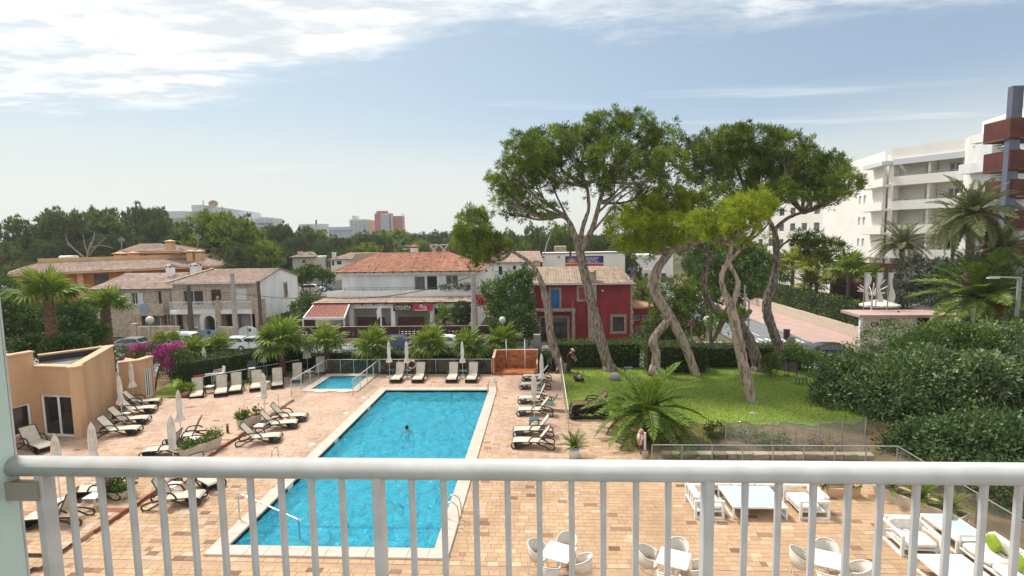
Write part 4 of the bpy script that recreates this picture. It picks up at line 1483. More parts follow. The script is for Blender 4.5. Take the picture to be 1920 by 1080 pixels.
# ---- long orange villa behind
def orange_villa():
	A = P(19, 515, 70.0)
	B = P(470, 495, 92.0)
	ze = (A.z + B.z) / 2
	r = thing('villa', 'long orange villa with cream parapet, roof chimneys and a raised tower room', 'villa')
	d = (B - A); d.z = 0; Ln = d.length; d.normalize()
	n = Vector((-d.y, d.x, 0))
	f = local((A.x, A.y, 0), d, n)
	ops = [(9.2, 11.0, 2.0, ze - .55), (2.5, 4.5, 2.0, ze - .6), (18, 20, 2.2, ze - .6), (24, 26, 2.2, ze - .6)]
	ff = lambda a, z, q=0.: f(a, z, q + 1.2)
	wall(r, ff, Ln, -2.5, ze, orange_wall, ops)
	for o in ops: window(r, ff, o, wood_dark, window_dark, mull=1)
	for a in (7.2, 13.2):
		rects(ff, r, peach_trim, 'pier', a, a + .7, -2.5, ze - .02, -.5, -.003)
	rects(f, r, peach_trim, 'fascia', -.3, Ln + .3, ze - .28, ze, -.1, .1)
	zr = ze + 1.35
	up0 = [Vector(f(3.0, zr, 4.6)), Vector(f(Ln - 2.5, zr, 4.6))]
	tiled(r, Vector(f(-.3, ze, -.1)), Vector(f(Ln + .3, ze, -.1)), up0[1], up0[0], tile_roof_old)
	rects(f, r, peach_trim, 'parapet', 3.0, Ln - 2.5, zr - .3, zr + .62, 4.62, 4.95)
	rects(f, r, orange_wall, 'wall', 0.01, Ln - .01, -2.5, ze - .02, 1.6, 11)
	tiled(r, Vector(f(-.3, ze, 11.)), Vector(f(-.3, ze, -.1)), up0[0], up0[0] + n * .01, tile_roof_old)
	# tower room
	Yt = 88.0
	x0, x1 = span(236, 336, 480, Yt)
	z0, z1 = zz(500, Yt, 285), zz(471, Yt, 285)
	g = local((x0, Yt, 0), (1, 0), (0, 1))
	o = [(P(268, 480, Yt).x - x0, P(279, 480, Yt).x - x0, zz(486, Yt, 270), zz(476, Yt, 270))]
	wall(r, g, x1 - x0, z0 - 3, z1, peach_trim, o)
	window(r, g, o[0], white_paint, window_soft, surround=.25, sm=peach_trim)
	MB().box(x0, x1, Yt + .31, Yt + 8, z0 - 3, z1).build('wall', sand_stone, r)
	e0, e1 = P(217, 470, Yt - 1.2), P(348, 468, Yt - 1.2)
	e0.z = e1.z = z1
	zr2 = zz(457, Yt + 3.5, 285)
	t0, t1 = P(262, 457, Yt + 3.5), P(304, 457, Yt + 3.5)
	t0.z = t1.z = zr2
	tiled(r, e0, e1, t1, t0, tile_roof_old)
	tiled(r, e1, Vector((e1.x, Yt + 9, z1)), t1 + Vector((0, .01, 0)), t1, tile_roof_old)
	tiled(r, Vector((e0.x, Yt + 9, z1)), e0, t0, t0 + Vector((0, .01, 0)), tile_roof_old)
	MB().box(e0.x, e1.x, Yt - 1.25, Yt - 1.1, z1 - .3, z1 - .01).build('fascia', peach_trim, r)
	for (u, v, w, h) in ((227, 490, 1.35, 1.1), (251, 489, 1.05, 1.1), (320, 463, 1.0, .7), (359, 484, 1.0, .9), (375, 484, 1.0, .9)):
		c = P(u, v, Yt - 3)
		chimney(r, (c.x, Yt - 3, c.z - .5), w, h + .5, peach_trim, peach_trim)
	c = P(129, 484, 80)
	MB().tube([(c.x - 1.35, 80, c.z), (c.x + 1.35, 80, c.z)], .42, 12).build('water_tank', plastic_white, r, smooth=True)
	MB().box(c.x - 1.0, c.x - .9, 79.9, 80.1, c.z - 1.2, c.z - .3).box(c.x + .9, c.x + 1.0, 79.9, 80.1, c.z - 1.2, c.z - .3).build('tank_leg', dark_metal, r)
	for (u, vt, vb) in ((228, 452, 470), (371, 446, 484)):
		p, q = P(u, vb + 8, Yt), P(u, vt, Yt)
		an = MB().bar(p, q, .09)
		for k in range(5): an.bar(q + Vector((-.5 + k * .25, 0, -.1)), q + Vector((-.5 + k * .25, 0, .75 - abs(k - 2) * .15)), .08)
		an.bar(q + Vector((-.6, 0, .2)), q + Vector((.6, 0, .2)), .07)
		an.build('aerial', pole_grey, r)


orange_villa()


# ---- red house
def red_house():
	r = thing('house', 'dark red house with stone quoins, blue shutters and pale tile roof behind the pines', 'house')
	Y = 58.6
	x0, x1 = span(998, 1187, 560, Y)
	zt = zz(531, Y, 1090)
	f = local((x0, Y, 0), (1, 0), (0, 1))
	def op(u0, u1, v0, v1): return (P(u0, 560, Y).x - x0, P(u1, 560, Y).x - x0, zz(v1, Y, (u0 + u1) / 2), zz(v0, Y, (u0 + u1) / 2))
	ops = [op(1033, 1048.5, 543, 579), op(1086, 1100, 539, 561), op(1014, 1063, 596, 640), op(1149, 1170, 594, 621)]
	wall(r, f, x1 - x0, -2.5, zt, red_wall, ops, depth=.3)
	window(r, f, ops[0], shutter_blue, shutter_blue, mull=1, bars=3, d=.06, surround=.24, name='shuttered_window')
	window(r, f, ops[1], shutter_red, shutter_red, mull=1, bars=3, d=.1, surround=.26)
	window(r, f, ops[2], wood_dark, window_dark, mull=3, d=.2, surround=.24, name='door')
	window(r, f, ops[3], wood_dark, window_dark, mull=1, bars=1, d=.15, surround=.28)
	MB().box(x0, x1, Y + .31, Y + 10, -2.5, zt).build('wall', red_wall, r)
	# quoins: separate stones up both corners
	for xa, xb in ((x0 - .02, x0 + .34), (x1 - .30, x1 + .06)):
		n = 13
		for k in range(n):
			z0 = -2.5 + (zt + 2.5) * k / n
			MB().box(xa - (.0 if k % 2 else .0), xb - (.10 if k % 2 else 0), Y - .06, Y - .003, z0 + .02, z0 + (zt + 2.5) / n - .02).build('quoin', stone_trim, r)
	# pilaster chimney
	a0, a1 = P(1102, 560, Y).x, P(1118, 560, Y).x
	for k in range(14):
		z0 = -2.5 + (zt + .2 + 2.5) * k / 14
		MB().box(a0 + random.uniform(-.02, .02), a1, Y - .4, Y - .003, z0 + .012, z0 + (zt + .2 + 2.5) / 14 - .012).build('chimney_stone', sand_stone, r)
	chimney(r, ((a0 + a1) / 2, Y - .0, zt + .2), .85, 1.0, sand_stone, stone_trim)
	el, er = P(993, 531, Y - .45), P(1189, 528, Y - .45)
	el.z = er.z = zt + .0
	zr = zz(500, Y + 5, 1080)
	rl_, rr = P(997, 500, Y + 5), P(1162, 500, Y + 5)
	rl_.z = rr.z = zr
	tiled(r, el, er, rr, rl_, tile_roof_tan)
	tiled(r, er, Vector((er.x, Y + 10.4, zt)), rr + Vector((0, .01, 0)), rr, tile_roof_tan)
	tiled(r, Vector((er.x, Y + 10.4, zt)), Vector((el.x, Y + 10.4, zt)), rl_, rr, tile_roof_tan)
	MB().add([(x0, Y + .3, zt), (x0, Y + 10, zt), (x0, Y + 5, zr - .05)], [(0, 1, 2)]).build('gable_wall', red_wall, r)
	MB().box(el.x - .1, er.x, Y - .56, Y - .45, zt - .12, zt).build('gutter', plastic_white, r)
	MB().tube([(el.x + .0, Y - .5, zt - .1), (el.x + .3, Y - .1, zt - .6), (el.x + .3, Y - .1, -2.4)], .05, 6).build('downpipe', plastic_white, r)
	c = P(1006, 500, Y + 6); chimney(r, (c.x, Y + 6, c.z - .5), .75, 1.2, sand_stone)
	# balcony slab on posts
	b0, b1 = P(1000, 582, Y - 1.2).x, P(1079, 582, Y - 1.2).x
	zb = zz(582, Y - 1.2, 1040)
	MB().box(b0, b1, Y - 1.3, Y - .07, zb - .12, zb + .1).build('balcony_slab', stone_trim, r)
	MB().box(b1 - .38, b1 - .06, Y - 1.25, Y - .95, -2.5, zb - .125).build('post', stone_trim, r)
	MB().box(b0 + .1, b0 + .4, Y - 1.25, Y - .95, -2.5, zb - .125).build('post', stone_trim, r)
	p = P(1074, 582, Y - 1)
	MB().bar((p.x, Y - 1, zb), (p.x, Y - 1, P(1074, 565, Y - 1).z), .07).build('rail_stub', stone_trim, r)
	# lamp on the wall, annex
	MB().box(P(1128, 544, Y).x, P(1131.5, 544, Y).x, Y - .25, Y - .003, zz(546, Y, 1130), zz(543.5, Y, 1130)).build('wall_lamp', plastic_white, r)
	x2 = P(1236, 590, Y + 1).x
	g = local((x1 + .003, Y + 1, 0), (1, 0), (0, 1))
	zt2 = zz(578, Y + 1, 1210)
	o2 = [(.25, .9, zz(601, Y + 1, 1210), zz(591, Y + 1, 1210)), (1.2, 2.2, zz(601, Y + 1, 1210), zz(591, Y + 1, 1210))]
	wall(r, g, x2 - x1, -2.5, zt2, red_wall, o2, name='annex_wall')
	for o in o2: window(r, g, o, plastic_white, window_soft, mull=0)
	MB().box(x1 + .003, x2, Y + 1.31, Y + 8, -2.5, zt2).build('annex_wall', red_wall, r)
	MB().box(x1 + .005, x2 + .2, Y + .7, Y + 8, zt2 + .002, zt2 + .2).build('annex_roof', pot_terra, r)


red_house()


# ---- boundary walls, small far houses
def simple_block(name, label, cat, u0, u1, vt, Y, depth, m, base=-2.6, wins=(), roofm=None, pane=window_dark, group=None, flat=True, frame=white_paint, z1=None):
	r = thing(name, label, cat, group=group)
	x0, x1 = span(u0, u1, vt, Y)
	zt = P((u0 + u1) / 2, vt, Y).z
	f = local((x0, Y, 0), (1, 0), (0, 1))
	ops = [(P(a, vt, Y).x - x0, P(b, vt, Y).x - x0, P(a, d, Y).z, P(a, c, Y).z) for a, b, c, d in wins]
	wall(r, f, x1 - x0, base, zt, m, ops)
	for o in ops: window(r, f, o, frame, pane, mull=0 if o[1] - o[0] < 1.2 else 1)
	MB().box(x0, x1, Y + .31, Y + depth, base, zt).build('wall', m, r)
	return r, x0, x1, zt


def far_houses():
	r, x0, x1, zt = simple_block('house', 'small cream house with two chimneys far among the trees', 'house', 548, 592, 482, 112, 9, cream_wall, wins=[(566, 572, 488, 493)], frame=wood_dark)
	tiled(r, (x0 - .5, 111.5, zt), (x1 + .8, 111.5, zt), (x1 - 2, 116, zt + .9), (x0 + 1, 116, zt + .9), tile_roof_tan)
	for u in (563, 581): c = P(u, 478, 114); chimney(r, (c.x, 114, c.z - 1), .8, 1.6, cream_wall)
	r, x0, x1, zt = simple_block('house', 'pale house with pink tiled roof peeking over the left of the orange roofed house', 'house', 620, 700, 486, 98, 9, cream_wall, wins=[(622, 626, 489, 498), (631, 640, 489, 496)], frame=wood_dark)
	tiled(r, (x0 - .5, 97.5, zt), (x1, 97.5, zt), (x1, 102, zt + 1.1), (x0 + 2.2, 102, zt + 1.1), tile_roof_old)
	MB().add([P(667, 476, 97), P(704, 474, 97), P(707, 484, 97), P(655, 492, 97)], [(0, 1, 2, 3)]).build('roof', tile_roof_tan, r)
	chimney(r, (x0 + .3, 99, zt), .6, 1.2, cream_wall)
	r, x0, x1, zt = simple_block('villa', 'white villa with dark balcony window right of the orange roofed house', 'villa', 900, 1012, 492, 84, 9, white_wall, wins=[(934, 942, 499, 516), (961, 968, 498, 506), (908, 914, 505, 511)])
	tiled(r, (x0 - .6, 83.4, zt), (x1 + .6, 83.4, zt), (x1, 88, zt + 1.6), (x0 + 2, 88, zt + 1.6), tile_roof_old)
	f = local((x0, 83, 0), (1, 0), (0, 1))
	a0, a1 = P(928, 518, 83).x - x0, P(950, 518, 83).x - x0
	rects(f, r, white_wall, 'balcony_slab', a0, a1, P(940, 520, 83).z, P(940, 518, 83).z, 0, 1)
	railing(r, f, a0, a1, P(940, 518, 83).z, P(940, 509, 83).z, dark_metal, 12)
	r, x0, x1, zt = simple_block('flat_roofed_building', 'plain pale grey flat roofed building behind the red house', 'building', 1017, 1172, 476, 88, 12, hotel_wall)
	MB().box(x0 - .1, x1 + .1, 87.9, 88.4, zt - .0, zt + .25).build('parapet', concrete, r)
	for u in (1019, 1048): c = P(u, 482, 87.9); MB().box(c.x - .15, c.x + .15, 87.8, 87.99, c.z - .1, c.z + .1).build('vent', window_dark, r)
	r, x0, x1, zt = simple_block('low_building', 'tan walled low building far behind the flat roofed one', 'building', 1040, 1062, 462, 125, 9, sand_stone)
	# far blocks on the skyline
	def tower(u0, u1, vt, Y, d, m, floors, label, cols, strip=None, name='apartment_tower', pane=far_blue, vb=437, band=None):
		r, x0, x1, zt = simple_block(name, label, 'tower block', u0, u1, vt, Y, d, m)
		zb = P(u0, vb, Y).z
		h = (zt - zb) / floors
		f = local((x0, Y, 0), (1, 0), (0, 1))
		W_ = x1 - x0
		for i in range(floors):
			for (a, b) in cols:
				w = rects(f, r, pane, 'window', W_ * a, W_ * b, zb + h * i + h * .18, zb + h * i + h * .8, -.12, -.003)
				rects(f, r, band or m, 'balcony', W_ * a - .3, W_ * b + .3, zb + h * i - h * .08, zb + h * i + h * .26, -1.2, -.13)
		return r, f, W_, zt, zb, h
	r, f, W_, zt, zb, h = tower(702, 731, 400, 520, 12, far_red, 12, 'red brick tower block on the skyline', [(.42, .95)], band=far_grey)
	x0, x1 = span(731, 752, 405, 521)
	MB().box(x0, x1, 521, 534, -2.6, P(740, 405, 521).z).build('wall', far_red, r)
	ax0, ax1 = span(733, 736.5, 405, 520); MB().box(ax0, ax1, 519, 521, -2.6, P(735, 402, 520).z).build('stair_core', far_blue, r)
	ax0, ax1 = span(705, 723, 396, 522); MB().box(ax0, ax1, 523, 531, zt, P(712, 395.5, 522).z).build('roof_box', far_red, r)
	for i in range(12):
		xx0, xx1 = span(752.2, 754.5, 405, 521)
		MB().box(xx0, xx1, 522, 530, zb + h * i, zb + h * i + h * .4).build('balcony', far_grey, r)
	r, f, W_, zt, zb, h = tower(655, 688, 411, 560, 14, far_grey, 9, 'grey white tower block left of the red brick tower', [(.04, .2), (.26, .44), (.5, .66), (.72, .97)])
	ax0, ax1 = span(659, 668, 405, 561); MB().box(ax0, ax1, 562, 570, zt, P(664, 404.5, 561).z).build('roof_box', far_grey, r)
	ax0, ax1 = span(688, 698, 413, 561); MB().box(ax0, ax1, 561, 574, -2.6, P(690, 413, 561).z).build('wall', peach_trim, r)
	r, f, W_, zt, zb, h = tower(560, 603, 420, 420, 14, far_grey, 2, 'low grey flat roofed block with a roof mast on the skyline', [(.1, .2), (.3, .4), (.5, .6), (.7, .8)], name='far_building')
	q = P(593, 420, 420); MB().bar(q, q + Vector((0, 0, 3.2)), 1.0).build('mast', dark_metal, r)
	tower(604, 660, 425.5, 450, 10, far_blue, 1, 'long low blue grey building left of the towers on the skyline', [(.02, .98)], name='far_building', vb=432)
	tower(478, 514, 409.5, 300, 10, far_grey, 2, 'pale end block of the far grey hotel at its right', [(.1, .45), (.55, .9)], name='far_building', vb=425)
	# long grey hotel with roof terrace and dish
	r = thing('far_hotel', 'long grey hotel with glazed corner and a big roof dish beyond the left pines', 'hotel')
	Y = 240
	A, B, C_ = P(286, 397, Y), P(345, 394, Y), P(512, 414, 330)
	z1 = P(345, 395, Y).z
	MB().prism([(A.x, A.y), (B.x, B.y), (C_.x, C_.y), (C_.x - 6, C_.y + 18), (A.x, A.y + 40)], -2.6, z1 - 3.4).build('wall', far_grey, r)
	MB().prism([(A.x - 1, A.y - .6), (B.x, B.y - .8), (C_.x + 1, C_.y - .6), (C_.x - 6, C_.y + 18), (A.x, A.y + 40)], z1 - 3.39, z1 - .2).build('roof_band', far_grey, r)
	MB().prism([(B.x + 1, B.y + 4), (B.x + 6, B.y + 5), (C_.x - 6, C_.y - 4), (C_.x - 14, C_.y + 12)], z1 - .19, z1 + 2.8).build('roof_terrace', far_grey, r)
	ex0, ex1 = span(333, 365, 415, Y - 1.5)
	for k, (va, vb) in enumerate(((408, 416), (419, 429))):
		MB().box(ex0, ex1, Y - 1.8, Y - .2, P(345, vb, Y).z, P(345, va, Y).z).build('window', far_blue, r)
	for u, v in ((375, 400), (395, 402), (415, 404), (435, 406), (455, 408)):
		q = P(u, v, Y + 20 + (u - 375) * .5)
		MB().box(q.x - 2, q.x + 2, q.y - 8, q.y - 7, q.z - 1, q.z + .6).build('window', far_blue, r)
	dq = P(400, 384, 252)
	put('roof_dish', MB().lathe([(.0, 0), (1.2, .25), (2.1, .9), (1.9, 1.0), (.0, .2)], n=16).mesh('roof_dish', stone_trim), r, dq, (R(60), 0, R(30)))
	for u, vt in ((382, 376), (417, 387)):
		q = P(u, 394, 250); MB().bar(q, Vector((q.x, q.y, P(u, vt, 250).z)), .35).build('mast', pole_grey, r)
	# shops along the side street
	r, x0, x1, zt = simple_block('shop_building', 'white shop building with striped awnings far down the side street', 'shops', 1192, 1262, 478, 120, 10, white_wall, wins=[(1196, 1202, 510, 530), (1208, 1216, 512, 530), (1225, 1232, 505, 515), (1240, 1250, 512, 530)])
	for k in range(10):
		a, b = P(1206 + k * 3.2, 496, 118), P(1208 + k * 3.2, 506, 117)
		MB().box(a.x, b.x, 116.5, 119.9, b.z, b.z + .25).build('awning_stripe', peach_trim if k % 2 else white_paint, r)
	s = thing('shop_sign', 'upright purple and red shop sign beside the red house roof', 'sign')
	a, b = P(1183, 505, 74), P(1191, 520, 74)
	MB().box(a.x, (a.x + b.x) / 2, 74, 74.15, b.z, a.z).build('panel', shutter_blue, s); MB().box((a.x + b.x) / 2 + .003, b.x, 74, 74.15, b.z, a.z).build('panel', magenta_sign, s)
	MB().bar(((a.x + b.x) / 2, 74.2, -2.5), ((a.x + b.x) / 2, 74.2, b.z), .15).build('post', pole_grey, s)
	# cream garden wall by the road behind the white gable
	r = thing('garden_wall', 'low cream wall along the lane behind the white gable', 'wall')
	a, b = P(566, 530, 90), P(640, 520, 96)
	MB().obox((a.x, a.y, -2.6), (b.x - a.x, b.y - a.y, 0), (.1, .3, 0), (0, 0, a.z + 2.6)).build('coping', concrete, r)
	r = thing('garden_wall', 'plain white wall at the far left behind the big fan palm', 'wall')
	a, b = P(-10, 536, 62), P(30, 538, 62)
	MB().box(a.x - 8, b.x, 62, 62.3, -2.6, a.z).build('panel', white_wall, r)


far_houses()


# ---- billboard
def billboard():
	Y = 80.0
	r = thing('billboard', 'blue and red billboard with a rising sun above the red house roof', 'billboard')
	x0, x1 = span(1060, 1131.5, 490, Y)
	zt, zm, zb = zz(480, Y, 1095), zz(493, Y, 1095), zz(500, Y, 1095)
	MB().box(x0 - .1, x1 + .1, Y + .02, Y + .2, zb - .1, zt + .1).build('frame', white_paint, r)
	MB().box(x0, x1, Y - .03, Y + .015, zm, zt).build('blue_panel', blue_sign, r)
	MB().box(x0, x1, Y - .03, Y + .015, zb, zm - .12).build('red_panel', red_sign, r)
	cx, cz = P(1072, 491.5, Y).x, zm + .06
	sun_ = MB()
	pts = [(cx + .55 * math.cos(a), Y - .05, cz + .55 * math.sin(a)) for a in [math.pi * k / 10 for k in range(11)]]
	sun_.add(pts, [tuple(range(11))])
	for k in range(9):
		a = math.pi * (k + .5) / 9
		d, s = Vector((math.cos(a), 0, math.sin(a))), Vector((-math.sin(a), 0, math.cos(a)))
		o = Vector((cx, Y - .05, cz))
		sun_.add([o + d * .6 - s * .08, o + d * .6 + s * .08, o + d * .92], [(0, 1, 2)])
	sun_.build('sun_emblem', peach_trim, r)
	for k, tx in enumerate(('LAN DE JARDIN', 'SPORTHOTEL', 'CAMPING CALA')):
		letter(r, tx, P(1098 + (1 if k == 1 else 0), 490, Y).x, zz(485 + k * 3.6, Y, 1100), Y - .05, 1.9 if k != 1 else 1.6, .21, white_paint, 'lettering')
	for u in (1066, 1095, 1125):
		q = P(u, 500, Y); MB().bar((q.x, Y + .15, -2.5), (q.x, Y + .15, zb), .18).build('post', pole_grey, r)
	q = P(1069.5, 477, Y); MB().bar((q.x, Y + .1, zt), (q.x, Y + .1, zt + .7), .3).build('spotlight', dark_metal, r)


billboard()


# ---- big white hotel on the right
def hotel():
	r = thing('hotel', 'large white balconied hotel rising behind the palms', 'hotel')
	C0 = P(1668, 400, 69.5); A0 = P(1543, 400, 92); B0 = P(1826, 400, 62.5)
	zt = zz(279, 69.5, 1668)
	zb = -2.6
	FH = 2.95
	top = zt - 1.35
	nfl = 7
	# left, plain face
	u = Vector((C0.x - A0.x, C0.y - A0.y, 0)); La = u.length
	n_in = Vector((-u.y, u.x, 0))
	if n_in.x < 0: n_in = -n_in
	fa = local((A0.x, A0.y, 0), u, n_in)
	ops = []
	for k in range(nfl - 1):
		z = top - FH * (k + 1)
		ops += [(La * .60, La * .635, z + 1.0, z + 2.1), (La * .665, La * .70, z + 1.0, z + 2.1)]
	wall(r, fa, La - 1.9, zb, zt, hotel_wall, ops)
	for o in ops: window(r, fa, o, shutter_white, shutter_white, mull=0)
	# right face with loggias
	u2 = Vector((B0.x - C0.x, B0.y - C0.y, 0)); Lb = u2.length
	n2 = Vector((-u2.y, u2.x, 0))
	if n2.y < 0: n2 = -n2
	fb = local((C0.x, C0.y, 0), u2, n2)
	rects(fb, r, hotel_wall, 'roof_band', -.0, Lb, zt - 1.35, zt, -.3, 6)
	rects(fb, r, far_grey, 'fascia', .35, Lb, zt - 2.05, zt - 1.36, -.55, -.3)
	for k in range(nfl):
		z = top - FH * (k + 1)
		if z < zb: break
		rects(fb, r, hotel_wall, 'balcony', .4, Lb, z - .25, z + .85, -.5, -.35)
		rects(fb, r, hotel_wall, 'balcony_slab', .4, Lb, z - .25, z - .02, -.34, 1.7)
		o = [(2.9, 4.2, z, z + 2.1), (Lb - 3.2, Lb - 2.0, z, z + 2.1)]
		g = lambda a, zq, d=0., f_=fb: f_(a, zq, d + 1.7)
		wall(r, g, Lb, z, z + FH - .26, hotel_wall, o)
		for q in o: window(r, g, q, white_paint, window_dark, mull=1, fw=.12, name='door')
		rects(fb, r, hotel_wall, 'fin', Lb * .46, Lb * .46 + .25, z, z + FH - .26, -.1, 1.69)
		tb = MB()
		for a in (1.6, 5.2, Lb - 1.0):
			p = Vector(fb(a, z, .6)); tb.bar(p, p + Vector((0, 0, .95)), .3)
		tb.build('balcony_chair', dark_metal, r)
		MB().bar(fb(.4, z + 1.02, -.42), fb(Lb, z + 1.02, -.42), .06).build('balcony_rail', pole_grey, r)
		# corner balcony wrapping the plain face
		rects(fa, r, hotel_wall, 'corner_balcony', La - 5.2, La + .4, z - .25, z + .75, -1.1, -.95)
		rects(fa, r, hotel_wall, 'corner_slab', La - 5.2, La + .3, z - .3, z - .02, -.94, .0)
		w_ = rects(fa, r, window_dark, 'door', La - 1.2, La - .6, z, z + 2.0, .4, .45)
	rects(fa, r, far_grey, 'awning', La - 5.0, La + .5, zt - 2.0, zt - 1.5, -1.3, -.0)
	rects(fb, r, hotel_wall, 'corner_pier', -.1, .38, zb, zt - 1.36, -.3, .5)
	rects(fa, r, hotel_wall, 'wall', La - 1.89, La - .1, zb, zt - 1.36, .5, .9)
	MB().prism([(A0.x + .5, A0.y + .2), (C0.x + 2.2, C0.y + 2.6), (B0.x + 2.6, B0.y + 2.8), (B0.x + 14, B0.y + 16), (A0.x + 16, A0.y + 8)], zb, zt - .2).build('wall', hotel_wall, r)
	# nearer stepped block
	D0 = P(1813, 400, 60.5); E0 = P(1990, 400, 52)
	u3 = Vector((E0.x - D0.x, E0.y - D0.y, 0)); Lc = u3.length
	n3 = Vector((-u3.y, u3.x, 0))
	if n3.x < 0: n3 = -n3
	fc = local((D0.x, D0.y, 0), u3, n3)
	z2 = zz(254, 60.5, 1813)
	rects(fc, r, hotel_wall, 'roof_band', 0, Lc, z2 - .9, z2, -.2, 5)
	for k in range(nfl):
		z = z2 - .9 - FH * (k + 1)
		if z < zb: break
		rects(fc, r, white_wall, 'balcony', 0, 5.5, z - .25, z + .75, -1.4, -1.25)
		rects(fc, r, white_wall, 'balcony_slab', 0, 5.5, z - .25, z - .02, -1.24, -.01)
		o = [(3.2, 4.3, z, z + 2.1), (7.4, 8.6, z, z + 2.1), (11.2, 12.4, z, z + 2.1)]
		wall(r, fc, Lc, z - .26, z + FH - .26, white_wall, o)
		for q in o: window(r, fc, q, white_paint, window_soft, mull=1, name='door')
		rects(fc, r, white_wall, 'fin', 1.2, 2.9, z, z + FH - .27, -.9, -.003)
	MB().prism([(D0.x + .3, D0.y + .8), (E0.x, E0.y + .8), (E0.x + 8, E0.y + 14), (D0.x + 8, D0.y + 14)], zb, z2 - .02).build('wall', hotel_wall, r)
	q0, q1 = P(1842, 228, 60), P(1960, 200, 51)
	MB().obox((q0.x, q0.y, z2), (q1.x - q0.x, q1.y - q0.y, 0), (5, 6, 0), (0, 0, q0.z - z2)).build('penthouse', hotel_wall, r)
	for u_, v_ in ((1795, 267), (1808, 262)):
		q = P(u_, v_ + 4, 66); MB().box(q.x - .8, q.x + .4, 67, 68, q.z - 1.2, q.z + .1).build('roof_unit', pole_grey, r)
	pass
	# receding wing at the left
	W0, W1 = P(1400, 420, 118), P(1546, 420, 99)
	g = local((W0.x, W0.y, 0), (W1.x - W0.x, W1.y - W0.y), (-(W1.y - W0.y), W1.x - W0.x))
	Lw = math.hypot(W1.x - W0.x, W1.y - W0.y)
	zw = zz(372, 105, 1470)
	ops = [(Lw * a, Lw * a + 1.3, z_, z_ + 1.5) for a in (.18, .32, .46, .60, .74, .88) for z_ in (zw - 3.2, zw - 6.2, zw - 9.2, zw - 12.2)]
	wall(r, g, Lw, zb, zw, hotel_wall, ops, name='wing_wall')
	for o in ops: window(r, g, o, white_paint, window_soft, mull=0)
	# red plinth storey near the entrance
	p0, p1 = P(1560, 494, 72), P(1690, 494, 64)
	MB().obox((p0.x, p0.y, zb), (p1.x - p0.x, p1.y - p0.y, 0), (.3, .4, 0), (0, 0, P(1640, 493, 67).z - zb)).build('red_plinth', corten, r)


hotel()


def escape_stair():
	r = thing('escape_stair', 'rust red outdoor escape stair tower at the right edge', 'stair tower')
	Y = 46.0
	for i, (v0, v1, ul) in enumerate(((226, 262, 1848), (286, 321, 1847), (341, 372, 1850), (400, 434, 1842), (456, 488, 1846))):
		a, b = P(ul + 47, v0, Y), P(1895, v1, Y)
		zt_, zb_ = P(ul + 47, v0 - 5, Y).z, P(ul + 47, v1 - 4, Y).z
		mb = MB().box(a.x, a.x + 6, Y - .05, Y + .02, zb_, zt_)
		mb.add([(a.x, Y, zt_), (a.x, Y + 2.6, zt_), (a.x, Y + 2.6, zb_), (a.x, Y, zb_)], [(0, 1, 2, 3)])
		mb.box(a.x + .02, a.x + 6, Y + .03, Y + 2.6, zb_ - .12, zb_ - .02)
		mb.build('landing', corten, r)
		st_ = MB()
		for k in range(9):
			st_.box(a.x + 1.0 + k * .28, a.x + 1.3 + k * .28, Y + 1.4, Y + 2.8, zb_ - .3 - k * .17, zb_ - .24 - k * .17)
		st_.bar((a.x + .8, Y + 1.35, zb_ - .2), (a.x + 3.6, Y + 1.35, zb_ - 1.9), .08, .4)
		st_.build('flight', pole_grey, r)
	x0, x1 = span(1894, 1914, 300, Y - .2)
	MB().box(x0 + .1, x1 + .1, Y + .1, Y + .6, -2.6, zz(160, Y, 1900)).build('column', stair_blue, r)
	MB().box(x1 + .003, x1 + 4, Y - .4, Y - .2, zz(165, Y, 1910), zz(160, Y, 1910)).build('beam', stair_blue, r)
	f = local((x1, Y - .1, 0), (1, 0), (0, 1))
	railing(r, f, .1, 3.5, zz(215, Y, 1915), zz(193, Y, 1915), pole_grey, 20, 0, 'roof_railing')
	MB().quad(f(.1, zz(192, Y, 1915)), f(3.5, zz(192, Y, 1915)), f(3.5, zz(168, Y, 1915)), f(.1, zz(168, Y, 1915))).build('mesh_screen', pane_m, r)


escape_stair()


